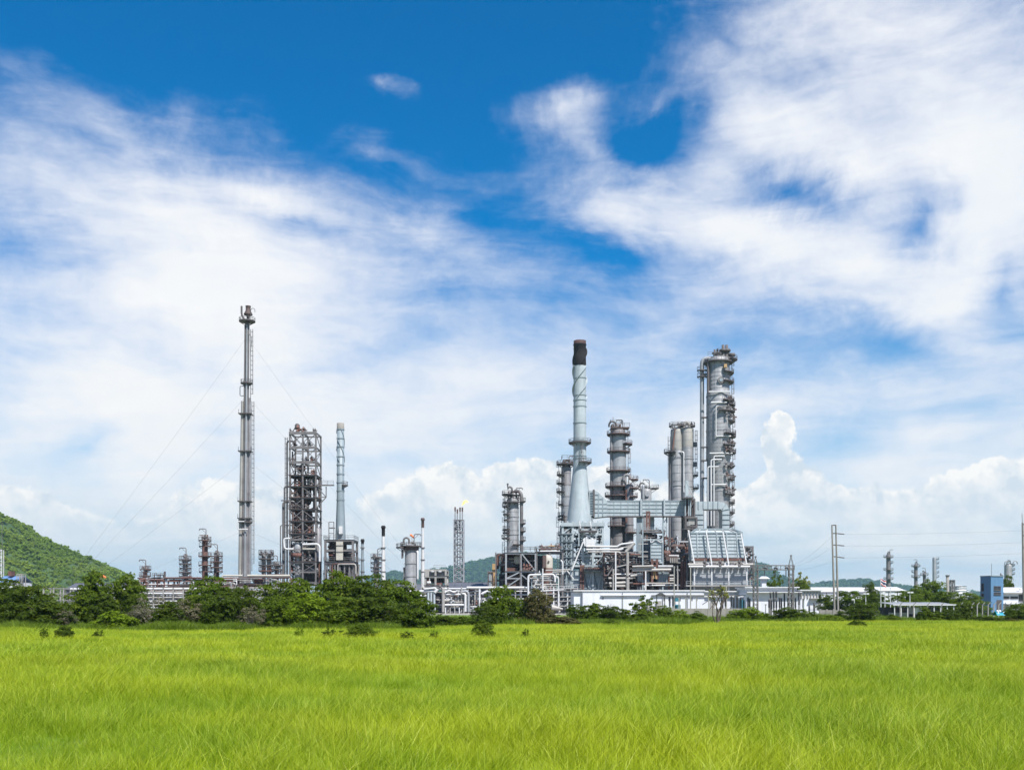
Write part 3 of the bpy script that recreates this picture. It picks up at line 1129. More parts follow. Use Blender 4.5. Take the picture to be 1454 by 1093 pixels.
def frame(root, x0, x1, D, depth, levels, nx, ny, w, mat, brace='X', floors=(), base=0.0, brace_w=None, kind='bar', floor_mat='dark_steel', brace_cells=None, seed=0, rails=()):
    """braced steel frame: posts, beams at every level, diagonals, floor plates - each a part.
    x0, x1 photograph columns at distance D; levels photograph rows (top first)"""
    rd = random.Random(seed)
    xs = [WX(x0 + (x1 - x0) * i / nx, D) for i in range(nx + 1)]
    ys = [D + depth * j / ny for j in range(ny + 1)]
    zs = [WZ(p, D) for p in levels]
    bw = brace_w or w * 0.6
    for x in xs:
        for y in ys:
            piece(root, 'post', (x, y, base), (x, y, zs[0]), w, mat)
    for li, z in enumerate(zs):
        for y in ys:
            piece(root, 'beam', (xs[0] - w * .4, y - 0.003 * li, z - w * .45), (xs[-1] + w * .4, y - 0.003 * li, z - w * .45), w * 0.8, mat, w * .95)
        for x in xs:
            piece(root, 'beam', (x + 0.004, ys[0], z - w * .5), (x + 0.004, ys[-1], z - w * .5), w * 0.75, mat, w * .9)
    zz = zs + [base]
    for li in range(len(zz) - 1):
        za, zb = zz[li] - w, zz[li + 1]
        if za - zb < 1.0:
            continue
        for i in range(nx):
            for y in (ys[0], ys[-1]):
                if brace_cells is not None and rd.random() > brace_cells:
                    continue
                yy = y + 0.05
                if brace == 'X' or (brace == 'M' and rd.random() < 0.5):
                    piece(root, 'brace', (xs[i], yy, zb), (xs[i + 1], yy, za), bw, mat)
                    piece(root, 'brace', (xs[i], yy + bw, za), (xs[i + 1], yy + bw, zb), bw, mat)
                elif brace:
                    s = (li + i) % 2
                    piece(root, 'brace', (xs[i + s], yy, zb), (xs[i + 1 - s], yy, za), bw, mat)
        for x in (xs[0], xs[-1]):
            if brace:
                s = li % 2
                piece(root, 'brace', (x + 0.05, ys[0 if s else -1], zb), (x + 0.05, ys[-1 if s else 0], za), bw, mat)
    for p in floors:
        z = WZ(p, D)
        block(root, 'floor_plate', ((xs[0] + xs[-1]) / 2, (ys[0] + ys[-1]) / 2, z + 0.06), (xs[-1] - xs[0] + 0.8, ys[-1] - ys[0] + 0.8, 0.12), floor_mat)
    for p in rails:
        railing(root, [(xs[0] - .4, ys[-1]), (xs[0] - .4, ys[0] - .4), (xs[-1] + .4, ys[0] - .4), (xs[-1] + .4, ys[-1])], WZ(p, D) + 0.1)
    return xs, ys, zs


def railing(root, pts, z, mat='grey_steel'):
    b = MB()
    for (ax, ay), (bx, by) in zip(pts, pts[1:]):
        L = math.hypot(bx - ax, by - ay)
        if L < 0.05:
            continue
        n = max(1, int(L / 1.5))
        for zz in (1.1, 0.6):
            b.bar((ax, ay, z + zz), (bx, by, z + zz), 0.085)
        for i in range(n + 1):
            t = i / n
            b.bar((ax + (bx - ax) * t, ay + (by - ay) * t, z), (ax + (bx - ax) * t, ay + (by - ay) * t, z + 1.14), 0.085)
    return b.build('railing', mat, root)


def panel_wall(root, quad, nx, ny, pmat, rmat, rib=0.18, rib_d=0.22, name='panel', vr=True, thick=0.08):
    """a wall of separate sheet panels between raised ribs. quad: bottom-left, bottom-right, top-right, top-left"""
    a, b, c, d = [Vector(p) for p in quad]
    nrm = (b - a).cross(d - a).normalized()

    def P(s, t):
        return a.lerp(b, s).lerp(d.lerp(c, s), t)
    g = 0.012
    for i in range(nx):
        for j in range(ny):
            s0, s1, t0, t1 = (i + g) / nx, (i + 1 - g) / nx, (j + g) / ny, (j + 1 - g) / ny
            q = [P(s0, t0), P(s1, t0), P(s1, t1), P(s0, t1)]
            m = MB()
            bk = [p - nrm * thick for p in q]
            m.add(q + bk, [(0, 1, 2, 3), (7, 6, 5, 4), (0, 4, 5, 1), (1, 5, 6, 2), (2, 6, 7, 3), (3, 7, 4, 0)])
            m.build(name, pmat, root)
    for j in range(ny + 1):
        p, q = P(0, j / ny), P(1, j / ny)
        piece(root, 'rib', p + nrm * (rib_d * .5 - .05), q + nrm * (rib_d * .5 - .05), rib_d, rmat, rib)
    if vr:
        for i in range(nx + 1):
            p, q = P(i / nx, 0), P(i / nx, 1)
            piece(root, 'rib', p + nrm * (rib_d * .5 - .08), q + nrm * (rib_d * .5 - .08), rib, rmat, rib_d)
    return nrm


def vessel_h(root, px0, px1, py, rpx, D, dy, mat, name='drum', saddle=True):
    """horizontal drum with dished ends"""
    x0, x1, z, r, y = WX(px0, D), WX(px1, D), WZ(py, D), rpx * D / FPX, D + dy
    b = MB()
    pts, rr = [], []
    for i in range(5):
        t = PI / 2 * i / 4
        pts.append((x0 - r * 0.5 * math.cos(t), y, z))
        rr.append(max(0.03, r * math.sin(t)))
    for i in range(5):
        t = PI / 2 * i / 4
        pts.append((x1 + r * 0.5 * math.sin(t), y, z))
        rr.append(max(0.03, r * math.cos(t)))
    b.tube(pts, rr, 16)
    o = b.build(name, mat, root)
    if saddle:
        for s in (0.2, 0.8):
            x = x0 + (x1 - x0) * s
            q = MB().box((x, y, z - r * 1.15), (0.4, r * 1.7, r * 0.9))
            q.build('saddle', 'rust_brown', o)
    return o


def pipe_field(root, x0, x1, y0, y1, D, depth, n, seed, mats, rmin=0.10, rmax=0.32, hbias=0.6, valves=4):
    """process piping: runs that turn at right angles inside the given window (photograph px, metres deep)"""
    rd = random.Random(seed)
    X0, X1, Z0, Z1 = WX(x0, D), WX(x1, D), max(0.3, WZ(y1, D)), WZ(y0, D)
    for k in range(n):
        p = [rd.uniform(X0, X1), D + rd.uniform(0, depth), rd.uniform(Z0, Z1)]
        pts = [tuple(p)]
        ax = 0 if rd.random() < hbias else 2
        for s in range(rd.randint(1, 4)):
            if ax == 0:
                p[0] = min(X1, max(X0, p[0] + rd.choice((-1, 1)) * rd.uniform(0.2, 0.7) * (X1 - X0)))
            elif ax == 2:
                p[2] = min(Z1, max(Z0, p[2] + rd.choice((-1, 1)) * rd.uniform(0.25, 0.8) * (Z1 - Z0)))
            else:
                p[1] = D + rd.uniform(0, depth)
            if (Vector(p) - Vector(pts[-1])).length > 0.8:
                pts.append(tuple(p))
            ax = rd.choice([a for a in (0, 2, 2, 1) if a != ax])
        if len(pts) > 1:
            pipe(root, pts, rd.uniform(rmin, rmax), rd.choice(mats), n=7)
    for k in range(valves):
        valve(root, (rd.uniform(X0, X1), D + rd.uniform(-.3, depth * .5), rd.uniform(Z0, Z1)), rd.uniform(0.4, 0.8), rd.choice(('grey_steel', 'rust', 'galvanised')))


def stairs(root, px0, py0, px1, py1, D, y, mat='grey_steel', w=0.9):
    a, b = Vector((WX(px0, D), y, WZ(py0, D))), Vector((WX(px1, D), y, WZ(py1, D)))
    m = MB()
    for s in (0, w):
        m.bar(a + Vector((0, s, 0)), b + Vector((0, s, 0)), 0.12, 0.3)
        m.bar(a + Vector((0, s, 1)), b + Vector((0, s, 1)), 0.08)
    n = max(3, int((b - a).length / 0.4))
    for i in range(n + 1):
        p = a.lerp(b, i / n)
        m.box((p.x, y + w / 2, p.z), (0.3, w, 0.06))
    return m.build('stair', mat, root)


def helix_strakes(root, c, R, z0, z1, pitch, out, mat, n=3, phase=0.0, left=1):
    for k in range(n):
        vs_, fs = [], []
        m = max(8, int((z1 - z0) / 0.6))
        for i in range(m + 1):
            z = z0 + (z1 - z0) * i / m
            a = left * 2 * PI * (z - z0) / pitch + 2 * PI * k / n + phase
            r = R(z)
            for rr, dz in ((r * 0.98, -0.09), (r + out, -0.09), (r + out, 0.09), (r * 0.98, 0.09)):
                vs_.append((c[0] + rr * math.cos(a), c[1] + rr * math.sin(a), z + dz))
        for i in range(m):
            q, s = i * 4, (i + 1) * 4
            fs += [(q, s, s + 1, q + 1), (q + 1, s + 1, s + 2, q + 2), (q + 2, s + 2, s + 3, q + 3), (q + 3, s + 3, s, q)]
        fs += [(0, 1, 2, 3), (m * 4 + 3, m * 4 + 2, m * 4 + 1, m * 4)]
        MB().add(vs_, fs).build('strake', mat, root)


# ------------------------------------------------------------------ tall flare stack on guy wires
def flare_stack():
    D = 300.0
    k = D / FPX
    x0, xt = WX(347.6, D), WX(351.0, D)
    root = thing('flare_stack', 'tallest slender grey flare stack held by guy wires', 'flare stack', (x0, D, 0))
    zt = WZ(458, D)

    def cx(z):
        return x0 + (xt - x0) * z / zt

    def run(dpx, dy, r, za, zb, mat, name='riser', n=12):
        return MB().tube([(cx(za) + dpx * k, D + dy, za), (cx(zb) + dpx * k, D + dy, zb)], r, n).build(name, mat, root)
    z570, z600 = WZ(570, D), WZ(735, D)
    run(0.2, 0, 3.1 * k, z570, zt, 'grey_steel')
    MB().tube([(cx(0) + 0.3 * k, D, 0), (cx(z600) + 0.2 * k, D, z600), (cx(z570) + 0.2 * k, D, z570)], [6.0 * k, 5.2 * k, 3.6 * k], 18).build('riser', 'column_dark', root)
    MB().tube([(cx(0) - 6.4 * k, D - .4, 0), (cx(z600) - 5.8 * k, D - .4, z600), (cx(z570) - 5.0 * k, D - .4, z570)], [3.2 * k, 3.0 * k, 2.2 * k], 14).build('riser', 'column_tan', root)
    MB().tube([(cx(0) + 1.2 * k, D - 1.3, 0), (cx(z570) + 1.0 * k, D - 1.0, z570), (cx(zt) + 0.6 * k, D - 0.75, zt - 1)], [1.5 * k, 1.4 * k, .9 * k], 10).build('riser', 'galvanised', root)
    MB().tube([(cx(0) - 2.6 * k, D - 1.2, 0), (cx(zt) - 2.2 * k, D - .7, zt - 1)], 0.9 * k, 8).build('riser', 'grey_steel', root)
    MB().tube([(cx(0) + 6.6 * k, D - .3, 0), (cx(z570) + 4.6 * k, D - .3, z570), (cx(z570) + 4.6 * k, D - .3, z570 + 1)], [2.2 * k, 1.8 * k, 1.4 * k], 10).build('riser', 'column_dark', root)
    ladder(root, cx(40) + 8.6 * k, D - .2, 12, z570, 0)
    ladder(root, cx(75) + 5.4 * k, D - .2, z570, zt - 2, 0)
    for py, w in ((545, 1.1), (457, 1.7)):
        z = WZ(py, D)
        platform(root, (cx(z), D), z, 3.2 * k, w, 0, 360)
    for py in (588, 641, 712, 736):
        z = WZ(py, D)
        b = MB().box((cx(z) - .2, D, z), (17.5 * k, 3.4, 0.28))
        for s in (-9, 9):
            b.bar((cx(z) + s * k, D - 1.6, z), (cx(z) + s * k, D - 1.6, z + 1.2), .09)
        b.build('clamp_frame', 'dark_steel', root)
    z = WZ(742, D)
    platform(root, (cx(z), D), z, 6.0 * k, .8, 0, 360)
    # expansion loop beside the upper riser
    za, zb = WZ(563, D), WZ(549, D)
    x = cx(za)
    pipe(root, [(x - 2.6 * k, D - 1, za), (x - 8 * k, D - 1, za), (x - 8 * k, D - 1, zb), (x - 2.6 * k, D - 1, zb)], 0.16, 'galvanised', bend=.5)
    za, zb = WZ(752, D), WZ(741, D)
    x = cx(za)
    pipe(root, [(x + 6 * k, D - 2, za), (x - 8.5 * k, D - 2, za), (x - 8.5 * k, D - 2, zb), (x + 1 * k, D - 2, zb)], 0.17, 'white_paint', bend=.4)
    # burner tip
    zc = WZ(447, D)
    xc = cx(zc) + 1.3 * k
    MB().lathe((xc, D), [(2.2 * k, zt), (2.2 * k, zc - .5), (6.2 * k, zc), (6.0 * k, zc + .25), (3.6 * k, zc + 1.2), (3.4 * k, WZ(436, D)), (3.9 * k, WZ(435.4, D)), (3.9 * k, WZ(434.6, D))], 20).build('burner_tip', 'rust_brown', root)
    pipe(root, [(xc - 3 * k, D - 1, zt + .4), (xc - 7 * k, D - .6, zt + 1.4), (xc - 8.6 * k, D - .6, zt + 2.4), (xc - 8.6 * k, D - .6, WZ(435.5, D))], 0.28, 'dark_steel')
    goose(root, xc + 5 * k, D - 1, zt + .3, 3.0, 1.2, 0.09, 'grey_steel')
    pipe(root, [(xc + 1.5 * k, D - 1, zt - 3), (xc + 6.5 * k, D - 1, zt - 5), (xc + 4.5 * k, D - 1, zt - 9)], 0.09, 'grey_steel')
    # guy wires to three ground anchors
    anch = [Vector((WX(60, 275), 275, 0)), Vector((WX(640, 262), 262, 0)), Vector((WX(340, 345), 345, 0))]
    for py in (478, 562, 652, 752):
        zz = WZ(py, D)
        p = Vector((cx(zz), D, zz))
        for a in anch:
            n = 14
            L = (a - p).length
            pts = []
            for i in range(n + 1):
                t = i / n
                q = p.lerp(a, t)
                q.z -= L * 0.006 * 4 * t * (1 - t)
                pts.append(q)
            MB().tube(pts, 0.021, 5).build('guy_wire', 'wire', root)
    for a in anch:
        block(root, 'anchor_block', (a.x, a.y, 0.4), (2, 2, 0.9), 'concrete')


flare_stack()


# ------------------------------------------------------------------ reactor tower in an open steel frame
def reactor_tower():
    D = 290.0
    k = D / FPX
    x0, x1 = 411.5, 448.5
    root = thing('reactor_tower', 'tall open steel frame tower packed with brown reactor vessels', 'tower', (WX(430, D), D + 4, 0))
    lv = [613, 634, 655, 674, 690, 706, 722, 739, 757, 765, 779, 797, 811, 826]
    xs, ys, zs = frame(root, x0, x1, D, 7.5, lv, 2, 1, 0.44, 'grey_steel', 'M', floors=[p + .5 for p in lv[3:9]] + [797], brace_w=0.17, brace_cells=.62, seed=4, floor_mat='rust_brown')
    for p in lv[2:10:2]:
        railing(root, [(xs[0] - .3, ys[0] - .35), (xs[1], ys[0] - .35)], WZ(p, D), 'dark_steel')
    # extra girders at the crown
    for py in (614.5, 635, 656):
        piece(root, 'girder', (xs[0], D - .3, WZ(py, D) - .1), (xs[-1], D - .3, WZ(py, D) - .1), 0.3, 'grey_steel', 0.75)
    # ladder tower and pipes up the left flank
    ladder(root, xs[0] - .9, D + 1, 8, WZ(620, D), 180, 'dark_steel')
    for dx, r, t in ((-1.1, .24, 625), (-1.9, .20, 690), (-2.3, .25, 712), (-3.0, .16, 745)):
        pipe(root, [(xs[0] + dx, D + 1.5, 0), (xs[0] + dx, D + 1.5, WZ(t, D)), (xs[0] + 1, D + 2, WZ(t, D))], r, 'grey_steel')
    piece(root, 'bracket', (WX(399, D), D, WZ(710.5, D)), (xs[0], D, WZ(710.5, D)), 0.3, 'dark_steel', .3)
    piece(root, 'bracket', (WX(405, D), D, WZ(674, D)), (xs[0], D, WZ(674, D)), 0.18, 'dark_steel')
    # vessels inside: regenerator above reactor
    c = (WX(425, D), D + 3.4)
    MB().lathe(c, [(.4, WZ(668, D)), (1.0, WZ(666, D)), (1.1, WZ(660, D)), (.3, WZ(657, D))], 14).build('vessel', 'rust_brown', root)
    MB().lathe(c, [(.5, WZ(690, D)), (1.0, WZ(688, D)), (1.2, WZ(676, D)), (.5, WZ(673, D))], 14).build('vessel', 'rust_brown', root)
    MB().lathe((WX(426, D), D + 3.4), [(1.0, WZ(725, D)), (1.7, WZ(720, D)), (1.75, WZ(697, D)), (1.0, WZ(692, D)), (.5, WZ(690, D))], 16).build('vessel', 'rust_brown', root)
    MB().lathe((WX(427, D), D + 3.6), [(1.2, WZ(762, D)), (2.7, WZ(755, D)), (2.7, WZ(728, D)), (1.2, WZ(722, D)), (.5, WZ(720, D))], 18).build('vessel', 'rust_brown', root)
    MB().lathe((WX(421.5, D), D + 1.7), [(1.05, 0), (1.05, WZ(785, D)), (1.25, WZ(780, D)), (1.25, WZ(771, D)), (.5, WZ(768, D))], 18).build('vessel', 'galvanised', root)
    MB().lathe((WX(421.5, D), D + 1.7), [(2.0, WZ(790.5, D)), (2.2, WZ(790, D)), (2.2, WZ(785.5, D)), (2.0, WZ(785, D))], 18).build('collar', 'rust', root)
    for i, (py, px, l, r) in enumerate(((780, 441, 6, 5.0), (795, 441, 7, 5.0), (809, 441, 7, 4.4))):
        vessel_h(root, px - l, px + l, py, r, D, 2.6, 'column_dark', saddle=False)
    # horizontal galleries and valves at each floor
    rd = random.Random(3)
    for p in lv[:12]:
        z = WZ(p, D)
        for j in range(5):
            x = rd.uniform(xs[0] + .6, xs[-1] - .6)
            valve(root, (x, D + rd.uniform(0.3, 2.0), z + .2), rd.uniform(.5, .95), rd.choice(('dark_steel', 'rust', 'grey_steel')))
    pipe_field(root, 414, 447, 640, 700, D, 5, 9, 41, ('dark_steel', 'rust_brown', 'grey_steel'), .10, .22, .5, 0)
    pipe_field(root, 412, 449, 676, 765, D, 5, 34, 42, ('dark_steel', 'rust_brown', 'rust', 'grey_steel'), .12, .34, .4, 4)
    pipe_field(root, 411, 450, 755, 830, D, 5, 26, 43, ('grey_steel', 'insulation', 'rust', 'dark_steel'), .12, .34, .5, 3)
    # white header pipes that leave the frame on both sides
    pipe(root, [(WX(418, D), D - 1, WZ(779.5, D)), (WX(405, D), D - 1, WZ(779.5, D)), (WX(404, D), D - 1, WZ(764.5, D)), (WX(413, D), D - 1, WZ(764.5, D))], .26, 'white_paint')
    pipe(root, [(WX(431, D), D - 1.2, WZ(773, D)), (WX(452, D), D - 1.2, WZ(772.5, D)), (WX(455, D), D - 1.2, WZ(776, D)), (WX(455, D), D - 1.2, WZ(797, D))], .30, 'white_paint')
    pipe(root, [(WX(431, D), D - 1.2, WZ(779.5, D)), (WX(449, D), D - 1.2, WZ(779.5, D))], .22, 'cream')
    MB().lathe((WX(451, D), D + 1), [(.9, WZ(792, D)), (.9, WZ(752, D)), (.35, WZ(749, D))], 14).build('vessel', 'column_dark', root)
    block(root, 'tower_dark_back', (WX(431, D), D + 6.6, WZ(800, D)), (33 * k, .5, 62 * k), 'wall_dark')  # added dark sheet standing in for the shaded depth of the frame
    block(root, 'tower_dark_back', (WX(428, D), D + 6.4, WZ(742, D)), (18 * k, .5, 40 * k), 'rust_brown')  # added dark brown sheet, fills the see-through depth behind the vessels
    # hood and beacon on the crown
    xh = WX(420, D)
    for s in (-1, 1):
        piece(root, 'leg', (xh + s * 1.5, D + 2, zs[0]), (xh + s * .35, D + 2, WZ(603, D)), .22, 'dark_steel')
    piece(root, 'leg', (xh + 2.4, D + 2, zs[0]), (xh + .5, D + 2, WZ(606, D)), .2, 'dark_steel')
    MB().lathe((xh, D + 2), [(.7, WZ(608, D)), (.75, WZ(602, D)), (.45, WZ(600, D)), (.1, WZ(599.3, D))], 10).build('vent_hood', 'dark_steel', root)
    for px in (412, 445, 447.5):
        valve(root, (WX(px, D), D, zs[0]), .55, 'dark_steel')
    # walkway bracketed out to the chimney
    z = WZ(688, D)
    a, b = xs[-1], WX(473, D)
    block(root, 'walkway', ((a + b) / 2, D + 1.2, z), (b - a, 1.4, .28), 'grey_steel')
    railing(root, [(a, D + .5), (b, D + .5)], z + .1)
    for p, q in (((a, D + 1.2, WZ(690, D)), (WX(462, D), D + 1.2, WZ(705, D))), ((WX(462, D), D + 1.2, WZ(690, D)), (WX(462, D), D + 1.2, WZ(705, D))), ((a, D + 1.2, WZ(705, D)), (WX(462, D), D + 1.2, WZ(705, D))), ((WX(462, D), D + 1.2, WZ(705, D)), (a, D + 1.2, WZ(720, D)))):
        piece(root, 'brace', p, q, .26, 'grey_steel')


reactor_tower()


def blue_chimney():
    D = 291.0
    k = D / FPX
    c = (WX(481, D), D + 3)
    root = thing('chimney', 'slim blue grey chimney with spiral strakes beside the open frame tower', 'chimney', (c[0], c[1], 0))
    tp = [(WZ(766, D), 7.4 * k), (WZ(745, D), 6.7 * k), (WZ(708, D), 5.4 * k), (WZ(598.5, D), 5.1 * k)]

    def R(z):
        return float(np.interp(z, [a for a, b in tp], [b for a, b in tp]))
    MB().lathe(c, [(b, a) for a, b in tp] + [(4.6 * k, WZ(598.5, D)), (4.5 * k, WZ(601, D))], 28).build('shell', 'blue_grey', root)
    MB().lathe(c, [(5.25 * k, WZ(608, D)), (5.25 * k, WZ(598.2, D)), (4.7 * k, WZ(598.2, D))], 28, False).build('rim', 'concrete', root)
    for py in (608, 621, 633, 647, 659, 672, 684, 696, 709):
        z = WZ(py, D)
        MB().arc_slab(c, z, R(z) * .98, R(z) + .12, 0, 2 * PI, .28).build('stiffener_ring', 'blue_grey', root)
    helix_strakes(root, c, R, WZ(654, D), WZ(606, D), 5.0 * 3.1, .19, 'blue_grey', 3, .4, -1)
    platform(root, c, WZ(688, D), 5.2 * k, 1.1, -60, 60)
    # box heater frame below
    xs, ys, zs = frame(root, 462, 501, D, 8, [766, 780, 797], 2, 1, .6, 'grey_steel', None, floors=[766.5, 797], rails=[766])
    frame(root, 462, 503, D - .5, 8.6, [800], 6, 1, .4, 'grey_steel', 'Z', floors=[800.3], rails=[797])
    block(root, 'door_panel', (WX(483, D), D - .8, WZ(782, D)), (9.5 * k, .6, 26 * k), 'cream')
    for py in (774.5, 783.5):
        piece(root, 'rib', (WX(478, D), D - 1.15, WZ(py, D)), (WX(488, D), D - 1.15, WZ(py, D)), .2, 'grey_steel')
    block(root, 'stack_panel', (WX(483, D), D + 1.4, WZ(752, D)), (5 * k, 1.4, 11 * k), 'white_paint')
    # duct shoulder and equipment in the frame
    MB().lathe((WX(473, D), D + 4), [(1.2, WZ(796, D)), (2.0, WZ(790, D)), (2.0, WZ(775, D)), (1.0, WZ(768, D))], 14).build('burner_drum', 'rust_brown', root)
    MB().lathe((WX(493, D), D + 4), [(1.0, WZ(796, D)), (1.3, WZ(792, D)), (1.3, WZ(783, D)), (.6, WZ(778, D))], 14).build('burner_drum', 'grey_steel', root)
    pipe_field(root, 463, 501, 768, 797, D, 6, 22, 51, ('dark_steel', 'rust', 'grey_steel', 'grey_steel'), .10, .28)
    pipe_field(root, 458, 505, 800, 832, D - 1, 6, 30, 52, ('rust', 'grey_steel', 'dark_steel', 'insulation'), .10, .28, .4)
    block(root, 'heater_wall', (WX(482, D), D + 7, WZ(815, D)), (34 * k, .6, 34 * k), 'wall_dark')  # added dark sheet in place of the shade under the heater frame
    block(root, 'heater_wall', (WX(478, D), D + 6.6, WZ(783, D)), (18 * k, .6, 26 * k), 'rust_brown')  # added dark brown sheet closing the view through the heater bay
    # small stair tower on its shoulder
    xs2 = (WX(467, D), WX(474, D))
    for x in xs2:
        piece(root, 'post', (x, D, WZ(766, D)), (x, D, WZ(741, D)), .22, 'grey_steel')
    for py in (741, 749, 757):
        piece(root, 'beam', (xs2[0], D, WZ(py, D)), (xs2[1], D, WZ(py, D)), .2, 'grey_steel')
    block(root, 'landing', (WX(470.5, D), D + 1, WZ(749, D)), (7 * k, 2, .25), 'dark_steel')


blue_chimney()


# ------------------------------------------------------------------ small columns and thin stacks left of centre
def small_columns():
    G = 'small rusty columns standing over the pipe rack'
    D = 285.0
    # (px, r, top, plats(py,...), mat, label)
    rows = [
        (206, 3.2, 812, (809, 818, 826), 'rust_brown', 'stubby rusty column with crane hook beside the pipe rack'),
        (263, 3.6, 795, (795, 801, 807, 813, 819), 'column_dark', 'dark small column with five stacked platforms, alone over the rack'),
        (291, 4.0, 768, (768, 776, 790, 803, 812), 'rust', 'tallest rust brown small column with a lifting frame on top'),
        (307.5, 3.6, 790, (790, 798, 806, 812), 'rust_brown', 'shorter rust brown column close beside the tallest small one'),
        (393, 3.0, 806, (803, 809, 816), 'grey_steel', 'short grey drum column next to the open frame tower'),
        (534.5, 3.6, 796, (792, 799, 806, 811), 'column_dark', 'small dark column with ringed platforms beside a white stack'),
    ]
    for i, (px, r, top, pl, mat, lab) in enumerate(rows):
        root, c, R = column('process_column', lab, 'column', px, r, top, 860, D, mat, [(p, (-70, -110, -150)[(i + j) % 3], (110, 150, 70)[(i + j) % 3] + 60, 1.0) for j, p in enumerate(pl)], (), G, seed=60 + i, n=18, plat_mat='rust_brown' if mat.startswith('rust') else 'dark_steel')
        if px == 291:
            for s in (-1, 1):
                piece(root, 'post', (c[0] + s * .8, D, WZ(768, D)), (c[0] + s * .8, D, WZ(759.5, D)), .16, 'rust')
            piece(root, 'beam', (c[0] - 1.6, D, WZ(759.5, D)), (c[0] + .9, D, WZ(759.5, D)), .18, 'rust')
        if px == 206:
            goose(root, c[0], D, WZ(810, D), .9, .8, .12, 'dark_steel')
    # twin-vessel cluster
    root = thing('process_column', 'pair of grey vessels sharing platforms between flare stack and frame tower', 'column', (WX(378, D), D, 0), G)
    for px, t in ((374.5, 788), (382, 789)):
        MB().lathe((WX(px, D), D), shell_profile(3.0 * D / FPX, 0, WZ(t, D), []), 18).build('shell', 'column_dark', root)
    for py in (787, 794, 803):
        platform(root, (WX(378, D), D), WZ(py, D), 5.6 * D / FPX, 1.0, 0, 360, 'dark_steel')
    platform(root, (WX(378, D), D), WZ(811, D), 6.6 * D / FPX, .8, 0, 360, 'rust')
    for px in (371, 377, 385):
        valve(root, (WX(px, D), D, WZ(787, D)), .7)
    # thin stacks
    S = [
        ('thin dark steel stack between blue grey chimney and small ringed column', 514.8, 1.9, 765, 'blue_grey', 'soot_black', 772, 300),
        ('thin white stack with a black top standing behind the green trees', 544.3, 2.2, 746, 'white_paint', 'soot_black', 761, 284),
        ('thin white stack with rusty black tip beside the squat vessel', 600.3, 1.9, 735, 'white_paint', 'rust_brown', 749, 284),
        ('short thin grey vent pipe close beside the squat vessel', 573.8, 1.0, 805, 'grey_steel', 'grey_steel', 812, 280),
    ]
    for lab, px, r, top, m1, m2, cut, DD in S:
        k = DD / FPX
        c = (WX(px, DD), DD)
        root = thing('thin_stack', lab, 'stack', (c[0], DD, 0), 'thin stacks')
        MB().lathe(c, [(r * k * 1.55, 0), (r * k * 1.5, WZ(820, DD)), (r * k, WZ(cut + 14, DD)), (r * k, WZ(cut, DD))], 16).build('shell', m1, root)
        MB().lathe(c, [(r * k * 1.12, WZ(cut, DD)), (r * k * 1.12, WZ(top + 4, DD)), (r * k * 1.5, WZ(top + 3.5, DD)), (r * k * 1.5, WZ(top + 1.5, DD)), (r * k * 1.1, WZ(top, DD)), (r * k * .8, WZ(top, DD))], 16).build('tip', m2, root)
        for py in (778, 795, 812):
            if py > cut + 3:
                MB().arc_slab(c, WZ(py, DD), r * k, r * k * 1.5 + .1, 0, 2 * PI, .22).build('clamp_ring', 'grey_steel', root)
    # squat vessel
    D = 280.0
    k = D / FPX
    root, c, R = column('process_column', 'squat grey vessel with a railed head and a windsock', 'column', 583.5, 8.6, 776, 862, D, 'column_steel', [(776, 0, 360, 1.2), (778, 140, 230, 2.4)], (780, 800, 818), seed=77, pipes=[(593.5, 782, 822, .28, 'white_paint', -1.0), (572.5, 780, 792, .2, 'grey_steel', -1)])
    pipe(root, [(c[0] - 12 * k, D - 1.3, WZ(793, D)), (c[0] - 12 * k, D - 1.3, WZ(773, D)), (c[0] - 8 * k, D - 1.3, WZ(772, D))], .18, 'dark_steel')
    MB().arc_slab(c, WZ(781, D), 8.6 * k * .98, 8.6 * k + .5, 0, 2 * PI, .9).build('skirt_band', 'rust_brown', root)
    w = thing('windsock', 'thin red and white windsock on top of the squat vessel', 'windsock', (WX(585, D), D, WZ(772, D)))
    piece(w, 'pole', (WX(585, D), D, WZ(774, D)), (WX(585, D), D, WZ(758.5, D)), .1, 'grey_steel')
    MB().tube([(WX(582.5, D), D, WZ(759, D)), (WX(585.5, D), D, WZ(761, D)), (WX(588, D), D, WZ(764, D))], [.35, .26, .15], 10).build('sleeve', 'orange', w)


small_columns()


